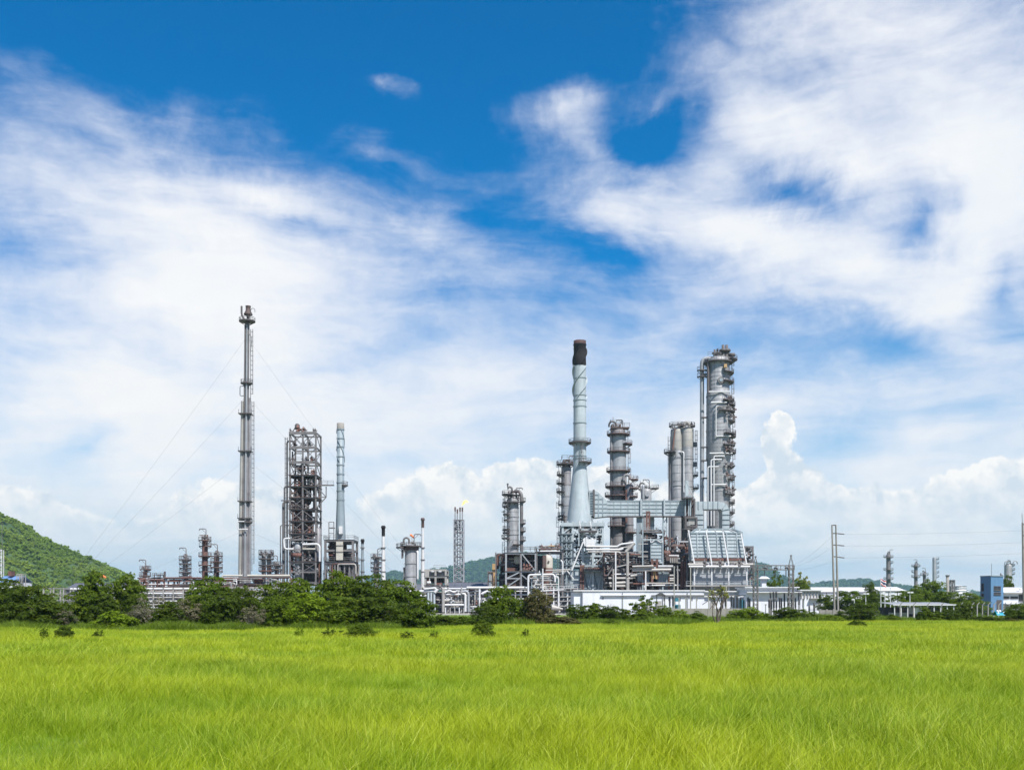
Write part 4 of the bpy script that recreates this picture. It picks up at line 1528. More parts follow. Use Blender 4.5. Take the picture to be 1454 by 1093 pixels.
def lattice_flare():
    D = 420.0
    k = D / FPX
    cx_ = WX(651.3, D)
    w = 14.0 * k
    root = thing('lattice_flare', 'white lattice flare tower carrying four thin burner pipes', 'flare tower', (cx_, D, 0))
    x0, x1, y0, y1 = cx_ - w / 2, cx_ + w / 2, D, D + w
    corners = [(x0, y0), (x1, y0), (x1, y1), (x0, y1)]
    zt = WZ(738, D)
    for x, y in corners:
        piece(root, 'post', (x, y, 0), (x, y, zt), .34, 'galvanised')
    z = zt
    h = 8.7 * k
    i = 0
    while z > 1:
        zb = max(0, z - h)
        for (ax, ay), (bx, by) in zip(corners, corners[1:] + corners[:1]):
            piece(root, 'beam', (ax, ay, z), (bx, by, z), .3 if i % 2 == 0 else .2, 'grey_steel' if i % 2 == 0 else 'galvanised')
            piece(root, 'brace', (ax, ay, z), (bx, by, zb), .2, 'galvanised')
            piece(root, 'brace', (ax, ay, zb), (bx, by, z), .2, 'galvanised')
        z = zb
        i += 1
    for dpx, t in ((-5.4, 719), (-2.2, 722), (1.6, 719.5), (4.9, 719.5)):
        x = cx_ + dpx * k
        MB().tube([(x, D + w * .5, 0), (x, D + w * .5, WZ(737, D)), (x, D + w * .5, WZ(t + 6, D))], .26, 8).build('riser', 'galvanised', root)
        MB().tube([(x, D + w * .5, WZ(t + 6, D)), (x, D + w * .5, WZ(t, D))], .33, 8).build('burner_tip', 'rust_brown', root)
    for dpx in (-4, 1.2):
        block(root, 'shield_plate', (cx_ + dpx * k, D + .5, WZ(745.5, D)), (2.6 * k, .3, 15 * k), 'dark_steel')
    f = thing('flare_flame', 'small yellow flame burning in the air above the lattice flare', 'flame', (WX(659, D), D + w * .5, WZ(713, D)))
    rd = random.Random(2)
    prof = []
    c = (WX(660.2, D), D + w * .5)
    pts = [(WX(655.2, D), c[1], WZ(717, D)), (WX(657.2, D), c[1], WZ(714.5, D)), (WX(659.2, D), c[1], WZ(711.8, D)), (WX(661.5, D), c[1], WZ(710.6, D)), (WX(663.4, D), c[1], WZ(711.3, D)), (WX(664.8, D), c[1], WZ(711.9, D))]
    MB().tube(pts, [.04, .24, .55, .60, .34, .05], 12).build('flame_body', 'flame', f)


lattice_flare()

# ------------------------------------------------------------------ central plant
DM = 280.0            # distance of the main units
KM = DM / FPX


def main_stack():
    D = DM
    k = KM
    c = (WX(825, D), D + 5)
    root = thing('main_chimney', 'big pale blue chimney with a black top and flared conical base', 'chimney', (c[0], c[1], 0))
    # the axis leans very slightly in the photograph: keep it plumb
    tp = [(WZ(741, D), 19.0 * k), (WZ(715, D), 16.0 * k), (WZ(692, D), 13.2 * k), (WZ(665, D), 10.3 * k), (WZ(653, D), 9.3 * k), (WZ(514, D), 9.0 * k)]

    def R(z):
        return float(np.interp(z, [a for a, b in tp], [b for a, b in tp]))
    MB().lathe(c, [(b, a) for a, b in tp], 40).build('shell', 'pale_blue', root)
    MB().lathe(c, [(9.0 * k, WZ(514, D)), (9.3 * k, WZ(513.6, D)), (8.9 * k, WZ(500, D)), (9.0 * k, WZ(484.5, D)), (9.6 * k, WZ(484, D)), (9.6 * k, WZ(482.5, D))], 36, False).build('black_top', 'soot_black', root)
    MB().lathe(c, [(8.9 * k, WZ(482.8, D)), (9.0 * k, WZ(477.5, D)), (8.2 * k, WZ(477.5, D)), (8.2 * k, WZ(482, D))], 36).build('rim', 'soot_red', root)
    for py in (532, 557, 564, 573, 597, 622, 644.5, 648):
        z = WZ(py, D)
        MB().arc_slab(c, z, R(z) * .98, R(z) + .14, 0, 2 * PI, .26).build('stiffener_ring', 'pale_blue_dark', root)
    helix_strakes(root, c, R, WZ(560, D), WZ(514, D), 9.0 * k * 9, .42, 'pale_blue', 3, 2.2, 1)
    helix_strakes(root, c, lambda z: 8.9 * k, WZ(513, D), WZ(487, D), 9.0 * k * 9, .40, 'soot_black', 3, 2.6, 1)
    platform(root, c, WZ(625.5, D), 9.1 * k, 1.4, 0, 360)
    platform(root, c, WZ(654, D), 9.4 * k, 1.5, -100, 100)
    ladder(root, c[0] + 2.5 * k, c[1] - 9.4 * k - .5, WZ(652, D), WZ(627, D), 270)
    # supporting frame, pale blue
    lv = [744, 757, 772, 788, 802]
    xs, ys, zs = frame(root, 799, 856, D, 11, lv, 4, 1, .55, 'pale_blue', 'M', floors=[744.3], brace_w=.3, brace_cells=.85, seed=12, floor_mat='pale_blue_dark')
    piece(root, 'ring_girder', (xs[0] - .5, D - .4, WZ(744.5, D)), (xs[-1] + .5, D - .4, WZ(744.5, D)), .35, 'pale_blue', 1.0)
    for i in range(9):
        x = xs[0] + (xs[-1] - xs[0]) * i / 8
        piece(root, 'stub', (x, D - .3, WZ(747, D)), (x, D - .3, WZ(739.5, D)), .35, 'pale_blue')
    # dark lattice stair tower at its left edge
    frame(root, 798, 811, D - 1.5, 4, [758, 769, 780, 791, 802, 812], 2, 1, .26, 'pale_blue_dark', 'X', floors=[758, 769, 780, 791, 802], brace_w=.15, seed=3, floor_mat='blue_grey')
    # platform with portal and hopper in front
    z = WZ(755, D)
    block(root, 'gallery', (WX(834, D), D - 1.8, z), (26 * k, 2.6, .5), 'dark_steel')
    railing(root, [(WX(821, D), D - 3), (WX(847, D), D - 3)], z + .2)
    for px in (821, 845):
        piece(root, 'post', (WX(px, D), D - 2.8, WZ(776, D)), (WX(px, D), D - 2.8, WZ(749, D)), .26, 'pale_blue')
    piece(root, 'post', (WX(824, D), D - 2.4, WZ(752, D)), (WX(822, D), D - 2.4, WZ(741, D)), .3, 'white_paint')
    piece(root, 'post', (WX(839, D), D - 2.4, WZ(752, D)), (WX(837, D), D - 2.4, WZ(741, D)), .3, 'white_paint')
    for a, b in ((828, 842), (842, 828)):
        piece(root, 'brace', (WX(a, D), D - 2.0, WZ(758, D)), (WX(b, D), D - 2.0, WZ(766, D)), .28, 'white_paint')
    hx0, hx1, hz0, hz1 = WX(829, D), WX(843, D), WZ(776, D), WZ(766, D)
    m = MB()
    m.add([(hx0, D - 3, hz0), (hx1, D - 3, hz0), (hx1, D, hz0), (hx0, D, hz0), (hx0 - .5, D - 3, hz1), (hx1 + .5, D - 3, hz1), (hx1 + .5, D, hz1), (hx0 - .5, D, hz1)], [(0, 3, 2, 1), (4, 5, 6, 7), (0, 1, 5, 4), (1, 2, 6, 5), (2, 3, 7, 6), (3, 0, 4, 7)])
    m.build('hopper', 'white_paint', root)
    # sloping white strut
    piece(root, 'strut', (WX(827, D), D - 3, WZ(770, D)), (WX(811, D), D - 3, WZ(810, D)), .34, 'white_paint')
    piece(root, 'strut', (WX(804, D), D - 2, WZ(809, D)), (WX(814, D), D - 2, WZ(822, D)), .3, 'white_paint')
    # casing boxes below
    def casing(x0, x1, y0, y1, nx, ny, pm='pale_blue_dark', rm='pale_blue', dy=0.0):
        block(root, 'casing', (WX((x0 + x1) / 2, D), D + dy + 3.2, (WZ(y0, D) + WZ(y1, D)) / 2), ((x1 - x0) * k, 6, (y1 - y0) * k), 'wall_dark')
        yy = D + dy
        panel_wall(root, [(WX(x0, D), yy, WZ(y1, D)), (WX(x1, D), yy, WZ(y1, D)), (WX(x1, D), yy, WZ(y0, D)), (WX(x0, D), yy, WZ(y0, D))], nx, ny, pm, rm, .16, .2)
    casing(796, 810, 812, 838, 3, 2, 'pale_blue_dark', 'blue_grey')
    casing(810, 823, 810, 838, 1, 4, 'pale_blue', 'pale_blue_dark', -.4)
    casing(829, 861, 811, 837, 4, 3, 'pale_blue_dark', 'blue_grey', .2)
    casing(829, 843, 787, 803, 1, 2, 'pale_blue_dark', 'pale_blue', .3)
    for px in (824.5, 828.0):
        piece(root, 'rust_post', (WX(px, D), D - .8, 0), (WX(px, D), D - .8, WZ(802, D)), .5, 'rust')
    for py in (804, 812, 820, 828):
        piece(root, 'rust_beam', (WX(823.5, D), D - .9, WZ(py, D)), (WX(829, D), D - .9, WZ(py, D)), .4, 'rust')
    block(root, 'gallery', (WX(845, D), D - 1.2, WZ(809.5, D)), (34 * k, 2.2, .3), 'dark_steel')
    railing(root, [(WX(829, D), D - 2.2), (WX(862, D), D - 2.2)], WZ(809, D))
    block(root, 'gallery', (WX(810, D), D - 1.6, WZ(835.5, D)), (30 * k, 2.2, .3), 'grey_steel')
    railing(root, [(WX(795, D), D - 2.6), (WX(825, D), D - 2.6)], WZ(835, D))
    rd = random.Random(5)
    for i in range(8):
        MB().lathe((WX(830 + i * 3.2, D), D - 1.2), [(.35, WZ(809, D)), (.4, WZ(806.5, D)), (.15, WZ(805.5, D))], 8).build('burner', rd.choice(('rust', 'dark_steel')), root)
    pipe_field(root, 800, 856, 758, 806, D + 1, 8, 34, 61, ('pale_blue', 'pale_blue_dark', 'rust', 'grey_steel', 'dark_steel'), .10, .26, .45, 4)


main_stack()


def flue_duct():
    D = DM + 3
    k = D / FPX
    root = thing('flue_duct', 'long pale blue ribbed flue duct running from the big chimney to the furnace', 'duct', (WX(905, D), D, 0))
    yb = D + 5
    # transition with bolted flange at the chimney
    x0, x1 = WX(844.5, D), WX(851, D)
    zt0, zt1, zb = WZ(696, D), WZ(711, D), WZ(732.5, D)
    block(root, 'flange', (WX(843.2, D), D + 2.5, WZ(714, D)), (.45, 5.6, 38 * k), 'dark_steel')
    for i in range(9):
        piece(root, 'louvre', (WX(838.5, D), D - .1, WZ(699 + i * 3.6, D)), (WX(842.6, D), D - .1, WZ(699 + i * 3.6, D)), .22, 'blue_grey')
    block(root, 'transition', (WX(840, D), D + 2.6, WZ(714, D)), (6.5 * k, 5, 36 * k), 'pale_blue')
    m = MB()
    xa, xb = WX(844, D), WX(862, D)
    q = [(xa, zb - .4), (xb, zb), (xb, zt1), (WX(855, D), WZ(704, D)), (WX(849, D), WZ(698, D)), (xa, WZ(696, D))]
    n = len(q)
    m.add([(x, D + .06, z) for x, z in q] + [(x, yb, z) for x, z in q], [tuple(range(n))[::1], tuple(range(n, 2 * n))[::-1]] + [(i, i + n, (i + 1) % n + n, (i + 1) % n) for i in range(n)])
    m.build('transition', 'pale_blue', root)
    for py in (702, 708, 715, 721, 727):
        xe = 851 if py < 704 else (857 if py < 710 else 862)
        piece(root, 'rib', (xa, D, WZ(py, D)), (WX(xe, D), D, WZ(py, D)), .2, 'pale_blue_dark')
    for px, t in ((850, 700), (856, 706)):
        piece(root, 'rib', (WX(px, D), D, zb), (WX(px, D), D, WZ(t, D)), .2, 'pale_blue_dark')
    # main run
    xs0, xs1 = WX(862, D), WX(972, D)
    block(root, 'duct_body', ((xs0 + xs1) / 2, D + 2.75, (zt1 + zb) / 2), (xs1 - xs0, 4.9, zt1 - zb - .1), 'blue_grey')
    panel_wall(root, [(xs0, D + .2, zb), (xs1, D + .2, zb), (xs1, D + .2, zt1), (xs0, D + .2, zt1)], 11, 4, 'pale_blue', 'pale_blue_dark', .14, .2)
    panel_wall(root, [(xs0, D + .2, zt1 + .05), (xs1, D + .2, zt1 + .05), (xs1, yb, zt1 + .05), (xs0, yb, zt1 + .05)], 11, 1, 'pale_blue', 'pale_blue_dark', .14, .2)
    piece(root, 'edge_beam', (xs0, D - .05, zb - .1), (xs1, D - .05, zb - .1), .4, 'dark_steel', .3)
    for px in (910, 943):
        piece(root, 'rib', (WX(px, D), D - .25, zb), (WX(px, D), D - .25, zt1 + .5), .4, 'pale_blue')
    # damper house between the two ducts
    frame(root, 973, 986, D - 1.5, 5, [708, 733], 1, 1, .45, 'dark_steel', 'Z', brace_w=.3)
    block(root, 'damper_box', (WX(979, D), D + 1.5, WZ(724, D)), (9 * k, 3.4, 30 * k), 'rust_brown')
    block(root, 'damper_panel', (WX(980.5, D), D - 1.8, WZ(740, D)), (10 * k, .4, 11 * k), 'insulation')
    frame(root, 973.5, 989, D - 2.2, 2, [734, 746], 1, 1, .5, 'dark_steel', None)
    block(root, 'damper_blade', (WX(974, D), D - 1.4, WZ(694, D)), (4.5 * k, .5, 22 * k), 'pale_blue')
    piece(root, 'stay', (WX(973, D), D - 1.6, WZ(684, D)), (WX(986, D), D - 1.6, WZ(711, D)), .22, 'pale_blue')
    for px in (971.5, 976.5, 979):
        piece(root, 'post', (WX(px, D), D - 1.6, WZ(733, D)), (WX(px, D), D - 1.6, WZ(704, D)), .3, 'pale_blue_dark')
    block(root, 'landing', (WX(974, D), D - 1.5, WZ(708, D)), (14 * k, 3, .3), 'dark_steel')
    block(root, 'landing', (WX(980, D), D - 2.4, WZ(752, D)), (24 * k, 3, .35), 'dark_steel')
    for a in (968, 992):
        piece(root, 'brace', (WX(a, D), D - 2.4, WZ(752, D)), (WX(980, D), D - 2.4, WZ(759, D)), .25, 'dark_steel')
    # inverted U over the furnace
    prof = [(985, 711.5), (1021, 711.5), (1028, 713), (1033, 717), (1036, 724), (1036, 752), (1026, 752), (1026, 726), (1024.5, 722.5), (999, 722.5), (999, 752), (987, 752), (987, 722.5), (985, 722.5)]
    P = [(WX(a, D), WZ(b, D)) for a, b in prof]
    n = len(P)
    m = MB()
    m.add([(x, D + .3, z) for x, z in P] + [(x, yb, z) for x, z in P], [(i, (i + 1) % n, (i + 1) % n + n, i + n) for i in range(n)])
    for quad in ((0, 9, 8, 7, 6, 5, 4, 3, 2, 1),):
        pass
    polys = [[0, 13, 12, 9, 8, 1], [1, 8, 7, 2], [2, 7, 3], [3, 7, 4], [4, 7, 6, 5], [12, 11, 10, 9]]
    for pl in polys:
        m.add([(P[i][0], D + .3, P[i][1]) for i in pl], [tuple(range(len(pl)))])
        m.add([(P[i][0], yb, P[i][1]) for i in pl], [tuple(range(len(pl)))[::-1]])
    m.build('duct_elbow', 'pale_blue', root)
    for py in (730, 737, 744):
        piece(root, 'rib', (WX(986.5, D), D + .2, WZ(py, D)), (WX(999.3, D), D + .2, WZ(py, D)), .18, 'pale_blue_dark')
        piece(root, 'rib', (WX(1025.7, D), D + .2, WZ(py, D)), (WX(1036.3, D), D + .2, WZ(py, D)), .18, 'pale_blue_dark')
    for px in (992, 999, 1006, 1013, 1020):
        piece(root, 'rib', (WX(px, D), D + .2, WZ(722.5, D)), (WX(px, D), D + .2, WZ(711.3, D)), .18, 'pale_blue_dark')
    for a, b in (((1026, 722), (1031, 714.5)), ((1026, 724), (1036, 722))):
        piece(root, 'rib', W(a[0], a[1], D + .2), W(b[0], b[1], D + .2), .18, 'pale_blue_dark')
    # props under the run
    for px, w, mt in ((907, 1.0, 'blue_grey'), (911.5, .6, 'pale_blue'), (942.5, .4, 'pale_blue'), (947.5, .35, 'pale_blue')):
        piece(root, 'post', (WX(px, D), D + 1, 0), (WX(px, D), D + 1, WZ(733, D)), w, mt, .6)
    for i in range(8):
        za, zb_ = WZ(735 + i * 8, D), WZ(743 + i * 8, D)
        a, b = (942.5, 947.5) if i % 2 else (947.5, 942.5)
        piece(root, 'brace', (WX(a, D), D + 1.05, za), (WX(b, D), D + 1.05, zb_), .2, 'pale_blue')
    for px in (918, 921.5):
        piece(root, 'rust_post', (WX(px, D), D - .7, WZ(768, D)), (WX(px, D), D - .7, WZ(726, D)), .45, 'rust')
    for py in (727, 735, 743, 752, 760):
        piece(root, 'rust_beam', (WX(917, D), D - .75, WZ(py, D)), (WX(922.5, D), D - .75, WZ(py, D)), .3, 'rust')
    MB().lathe((WX(927.5, D), D + 3), [(.6, WZ(755, D)), (3.6 * k, WZ(752, D)), (3.6 * k, WZ(731, D))], 16).build('down_duct', 'pale_blue', root)
    for py in (738, 745):
        MB().arc_slab((WX(927.5, D), D + 3), WZ(py, D), 3.5 * k, 3.6 * k + .12, 0, 2 * PI, .2).build('stiffener_ring', 'pale_blue_dark', root)


flue_duct()


def furnace():
    D = 270.0
    k = D / FPX
    root = thing('furnace', 'large pale blue furnace with sloping ribbed hood and leaning white columns', 'furnace', (WX(1018, D), D + 5, 0))
    yf, yb = D, D + 11
    # radiant box
    for (y0, y1, nx, ny) in ((799, 829, 3, 5),):
        block(root, 'casing', (WX(1022, D), D + 3.1, (WZ(798, D)) / 2), (78 * k, 6, WZ(798, D)), 'wall_dark')
        panel_wall(root, [(WX(984, D), yf, WZ(836, D)), (WX(1061, D), yf, WZ(836, D)), (WX(1061, D), yf, WZ(799, D)), (WX(984, D), yf, WZ(799, D))], 3, 5, 'galvanised', 'pale_blue', .14, .18)
        panel_wall(root, [(WX(1061.5, D), yf, WZ(836, D)), (WX(1061.5, D), yf + 6, WZ(836, D)), (WX(1061.5, D), yf + 6, WZ(799, D)), (WX(1061.5, D), yf, WZ(799, D))], 3, 5, 'pale_blue', 'pale_blue_dark', .16, .2)
    # sloping hood: leans back and narrows upwards
    b0, b1, b2, b3 = W(982, 796, yf), W(1057, 796, yf), W(1057, 796, yf) + Vector((0, 4.5, 0)), W(982, 796, yf) + Vector((0, 4.5, 0))
    t0, t1 = W(981, 756, yf), W(1055, 756, yf)
    t0.y = t1.y = yf + 0.5
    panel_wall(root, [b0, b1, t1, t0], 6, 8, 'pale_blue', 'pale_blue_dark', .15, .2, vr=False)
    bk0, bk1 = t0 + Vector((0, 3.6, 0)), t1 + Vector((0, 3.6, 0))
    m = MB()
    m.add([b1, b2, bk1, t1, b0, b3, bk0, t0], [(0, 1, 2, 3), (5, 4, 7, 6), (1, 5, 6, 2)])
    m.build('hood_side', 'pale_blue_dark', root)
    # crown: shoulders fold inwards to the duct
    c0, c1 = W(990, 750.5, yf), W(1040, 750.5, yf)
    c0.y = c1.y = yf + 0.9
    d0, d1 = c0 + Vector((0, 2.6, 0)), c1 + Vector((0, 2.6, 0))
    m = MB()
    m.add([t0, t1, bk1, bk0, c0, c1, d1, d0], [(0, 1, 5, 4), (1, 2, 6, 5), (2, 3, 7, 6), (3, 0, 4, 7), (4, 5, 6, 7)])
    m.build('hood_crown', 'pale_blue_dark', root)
    for s in (0.12, .31, .5, .69, .88):
        piece(root, 'rib', b0.lerp(b1, s) + Vector((0, -.15, 0)), t0.lerp(t1, s) + Vector((0, -.15, 0)), .2, 'pale_blue', .16)
        piece(root, 'rib', t0.lerp(t1, s) + Vector((0, -.1, 0)), c0.lerp(c1, s) + Vector((0, -.1, .1)), .18, 'white_paint')
    piece(root, 'edge_beam', t0 + Vector((0, -.1, 0)), t1 + Vector((0, -.1, 0)), .3, 'pale_blue_dark')
    for p, q in ((t0, c0), (t1, c1)):
        piece(root, 'edge_beam', p + Vector((0, -.1, .05)), q + Vector((0, -.1, .1)), .34, 'blue_grey')
    piece(root, 'edge_beam', c0 + Vector((0, -.1, 0)), c1 + Vector((0, -.1, 0)), .3, 'pale_blue_dark')
    # leaning white columns in front
    for (a, b, e) in (((978, 752), (986, 800), (986, 830)), ((1003, 752), (1010.5, 800), (1011, 838)), ((1027, 754), (1034.5, 800), (1035, 838)), ((1053, 757), (1060, 800), (1061, 830))):
        p, q, g_ = W(a[0], a[1], yf - 1.2), W(b[0], b[1], yf - 1.6), W(e[0], e[1], yf - 1.6)
        p.y = yf - .6
        piece(root, 'leaning_column', p, q, .30, 'white_paint', .30)
        g_.z = 0
        piece(root, 'leaning_column', q, g_, .30, 'white_paint', .30)
    # rusty burner level between box and hood
    block(root, 'rust_band', (WX(1022, D), yf - .35, WZ(794, D)), (74 * k, .6, 3.2 * k), 'rust')
    block(root, 'grey_band', (WX(1022, D), yf - .3, WZ(798.6, D)), (76 * k, .5, 4 * k), 'insulation')
    for i in range(9):
        block(root, 'header_box', (WX(988 + i * 8.4, D), yf - .7, WZ(802, D)), (5 * k, .8, 7 * k), ('grey_steel', 'insulation', 'white_paint')[i % 3])
    for py, a, b, mt in ((801.5, 975, 997, 'insulation'), (804.5, 976, 1062, 'white_paint'), (801.5, 1049, 1069, 'insulation')):
        pipe(root, [(WX(a, D), yf - 2.2, WZ(py, D)), (WX(b, D), yf - 2.2, WZ(py, D))], .32, mt)
    for px in (998, 1020, 1047):
        valve(root, (WX(px, D), yf - 2.3, WZ(804, D)), .9, 'dark_steel')
    block(root, 'gallery', (WX(1018, D), yf - 1.4, WZ(831.5, D)), (92 * k, 2.4, .3), 'insulation')
    railing(root, [(WX(972, D), yf - 2.5), (WX(1066, D), yf - 2.5)], WZ(831, D), 'galvanised')
    # stair and lift frame at the right flank
    frame(root, 1058, 1069, D + 2, 4, [775, 787, 800, 815], 1, 1, .4, 'grey_steel', 'Z', floors=[787, 800, 815], brace_w=.22)
    block(root, 'shaft', (WX(1067, D), D + 4, WZ(790, D)), (4 * k, 3, 30 * k), 'grey_steel')
    block(root, 'shaft', (WX(1064, D), D + 4.5, WZ(820, D)), (8 * k, 3, 34 * k), 'pale_blue_dark')
    pipe_field(root, 1055, 1070, 785, 838, D + 1, 4, 12, 71, ('rust', 'grey_steel', 'pale_blue', 'dark_steel'), .1, .25)


furnace()


def big_columns():
    D = 300.0
    k = D / FPX
    # ---- tallest column with platforms down its right side
    root, c, R = column('main_column', 'tallest thick grey column with many platforms along its right side', 'column', 1020, 17.0, 513, 860, D, 'column_steel',
                        [(516, -180, 180, 1.15), (531, -75, 40, 1.30), (544, -75, 40, 1.30), (571, -80, 45, 1.15), (577, -60, 45, 1.44), (586, -100, 30, 1.37), (600, -50, 45, 1.37), (618, -75, 45, 1.58), (621, -40, 40, 1.58),
                         (634, -80, 45, 1.30), (644, -60, 45, 1.58), (664, -55, 45, 1.30), (682, -50, 45, 1.44), (703, -70, 45, 1.44), (715, -40, 45, 1.44), (729, -40, 45, 1.44), (746, -40, 45, 1.30)],
                        (563, 612, 651, 698), seams=1.15, taper=[(860, 16.2), (655, 16.2), (650, 17.2), (560, 16.8), (557, 15.6), (513, 15.6)], seed=90, ladder_side=10, n=40, dome=True, top_gear=False)
    # manhole ring facing the field
    a = math.radians(271)
    zc = WZ(543, D)
    m = MB()
    p = Vector((c[0] + R(zc) * math.cos(a), c[1] + R(zc) * math.sin(a), zc))
    nrm = Vector((math.cos(a), math.sin(a), 0))
    m.tube([p - nrm * .3, p + nrm * .35], .95, 18)
    m.build('manhole', 'grey_steel', root)
    MB().tube([p + nrm * .3, p + nrm * .5], .5, 14).build('manhole_cover', 'blue_grey', root)
    # overhead line: down-comer on the left
    x = WX(996.8, D)
    pipe(root, [(c[0] - 1, D, WZ(509, D)), (x, D, WZ(509, D)), (x, D, 2)], 3.0 * k, 'galvanised', bend=3.2, n=14)
    pipe(root, [(WX(1003.5, D), D - 2, WZ(513, D)), (WX(1003.5, D), D - 2, WZ(560, D))], .4, 'dark_steel')
    for py in (532, 593, 635, 654, 679):
        b = MB().box((WX(1000, D), D - .3, WZ(py, D)), (10 * k, .9, .35))
        b.build('pipe_clamp', 'dark_steel', root)
    for py in (527, 536):
        platform(root, (x, D), WZ(py, D), 3.2 * k, .8, 180, 360)
    for (ax, ay, bx, by, r) in ((1013, 580, 1013, 622, .16), (1010, 650, 1010, 748, .2), (1006, 655, 1006, 748, .22), (1001.5, 665, 1001.5, 748, .18)):
        pipe(root, [(WX(ax, D), D - R(20) - .5, WZ(by, D)), (WX(ax, D), D - R(20) - .5, WZ(ay, D)), (WX(ax + 15, D), D - R(20) - .6, WZ(ay, D))], r, 'white_paint')
    for (py, px0, px1) in ((622, 1013, 1034), (646, 1004, 1036), (560, 1003, 1032), (690, 1006, 1028), (575, 1006, 1028)):
        pipe(root, [(WX(px0, D), D - R(20) - .4, WZ(py, D)), (WX(px1, D), D - R(20) - .4, WZ(py, D))], .2, 'white_paint')
    # head gear: railed deck, relief valves
    zt = WZ(513, D)
    frame(root, 1021, 1033, D - 1, 3, [501, 507], 1, 1, .22, 'dark_steel', None, floors=[501.5, 507.5], base=zt, rails=[501])
    for px, t in ((1014, 498), (1018, 497), (1026, 491), (1031, 491), (1022, 500), (1034, 500)):
        valve(root, (WX(px, D), D - .8, zt + .4), (WZ(t, D) - zt) / 2.1, 'dark_steel')
    platform(root, (WX(1028, D), D), WZ(512, D), .3, 3.6, -60, 60)
    railing(root, [(WX(1003, D), D - 2.5), (WX(1021, D), D - 2.5)], WZ(508, D))
    block(root, 'junction_box', (WX(1026, D), D - R(80) - .6, WZ(524, D)), (4 * k, .9, 5 * k), 'ochre')
    rd = random.Random(4)
    for (py) in (569, 582, 592, 630, 640, 662, 676, 695):
        for j in range(4):
            aa = math.radians(rd.uniform(-75, -5))
            rr = R(WZ(py, D)) + .9
            valve(root, (c[0] + rr * math.cos(aa), c[1] + rr * math.sin(aa), WZ(py + 3, D)), rd.uniform(.5, .9), rd.choice(('dark_steel', 'rust_brown', 'grey_steel')))
    # ---- twin vessels
    D = 305.0
    k = D / FPX
    G = 'tall vessels behind the flue duct'
    for px, r, t, lab in ((961.5, 9.2, 612, 'tan capped tall vessel with a rust streak, left of a joined pair'), (976.2, 8.4, 611, 'tan capped tall vessel joined to the one with the rust streak')):
        left = px < 970
        root, c, R = column('twin_vessel', lab, 'vessel', px, r, t, 860, D - (0 if left else 1.2), 'column_steel',
                            [(643.5, 150, 250, 2.0), (606, 0, 360, .5)] if left else [(676, -40, 40, 1.4), (694, -40, 60, 1.6), (606, 0, 360, .5)], (651, 690) if left else (652, 691), group=G, seed=95, top_gear=False, n=28, seams=2.4)
        if left:
            MB().lathe(c, shell_profile(r * k + .03, WZ(640, D), WZ(t, D) + .02, []), 28).build('cap_cladding', 'column_tan', root)
            o = MB()
            o.bar((c[0] - 1.6, c[1] - r * k - .02, WZ(640, D)), (c[0] - .9, c[1] - r * k * .93, WZ(610, D)), .35, .06)
            o.build('rust_streak', 'rust', root)
            pipe(root, [(WX(951.5, D), D, 3), (WX(951.5, D), D, WZ(640, D))], .5, 'column_dark')
            pipe(root, [(WX(955, D), D - 1.2, WZ(643, D)), (WX(969, D), D - 2.4, WZ(643, D)), (WX(969, D), D - 2.4, WZ(700, D))], .22, 'white_paint')
            frame(root, 955, 968, D - 1.5, 3, [601], 1, 1, .12, 'grey_steel', None, base=WZ(611, D))
            ladder(root, WX(951, D), D - 1, WZ(690, D), WZ(620, D), 180)
            valve(root, (WX(963, D), D - .5, WZ(607, D)), .8)
        else:
            MB().lathe(c, shell_profile(r * k + .03, WZ(636, D), WZ(t, D) + .02, []), 28).build('cap_cladding', 'column_tan', root)
            ladder(root, c[0] + r * k + .5, c[1], WZ(676, D), WZ(612, D), 0)
            goose(root, WX(970.5, D), D - 1.2, WZ(610, D), 1.2, 1.5, .45, 'column_tan', drop=1.5)
            valve(root, (WX(981, D), D - 1, WZ(607, D)), .8)
            for py in (632, 660):
                block(root, 'nozzle', (WX(985.5, D), D - 1.2, WZ(py, D)), (1.2, .9, 1.4), 'column_dark')
    # ---- dark platform column
    D = 300.0
    k = D / FPX
    root, c, R = column('process_column', 'tall dark grey column ringed by platforms right of the big chimney', 'column', 878, 11.0, 613, 860, D, 'column_dark',
                        [(618, 0, 360, 1.3), (632, -60, 20, 2.0), (642.5, 0, 360, 1.2), (670, 0, 360, 1.3), (692, 0, 360, 1.5), (705, 0, 360, 1.6), (748, -150, 10, 1.4)], (650, 680, 735, 760), seams=3.2, seed=31, ladder_side=-8, n=30,
                        taper=[(860, 11.6), (700, 11.6), (660, 10.6), (613, 10.0)], plat_mat='rust_brown')
    MB().lathe(c, shell_profile(max(R(WZ(669, D)), R(WZ(645, D))) + .08, WZ(669, D), WZ(645, D), [], False), 30).build('cladding_sleeve', 'galvanised', root)
    MB().lathe(c, shell_profile(max(R(WZ(641, D)), R(WZ(620, D))) + .08, WZ(641, D), WZ(620, D), [], False), 30).build('cladding_sleeve', 'galvanised', root)
    MB().lathe(c, shell_profile(R(WZ(690, D)) + .08, WZ(690, D), WZ(673, D), [], False), 30).build('cladding_sleeve', 'column_steel', root)
    frame(root, 869, 881, D - 1.5, 3, [602, 608], 1, 1, .3, 'rust_brown', 'Z', base=WZ(613, D), floors=[608], rails=[602])
    block(root, 'crown_deck', (WX(882, D), D, WZ(608, D)), (22 * k, 3, .4), 'rust_brown')
    railing(root, [(WX(871, D), D - 1.6), (WX(893, D), D - 1.6)], WZ(607, D), 'rust_brown')
    piece(root, 'mast', (WX(870.5, D), D, WZ(604, D)), (WX(870.5, D), D, WZ(592, D)), .14, 'grey_steel')
    pipe(root, [(WX(867.5, D), D - 1.2, 3), (WX(867.5, D), D - 1.2, WZ(619, D))], .42, 'column_dark')
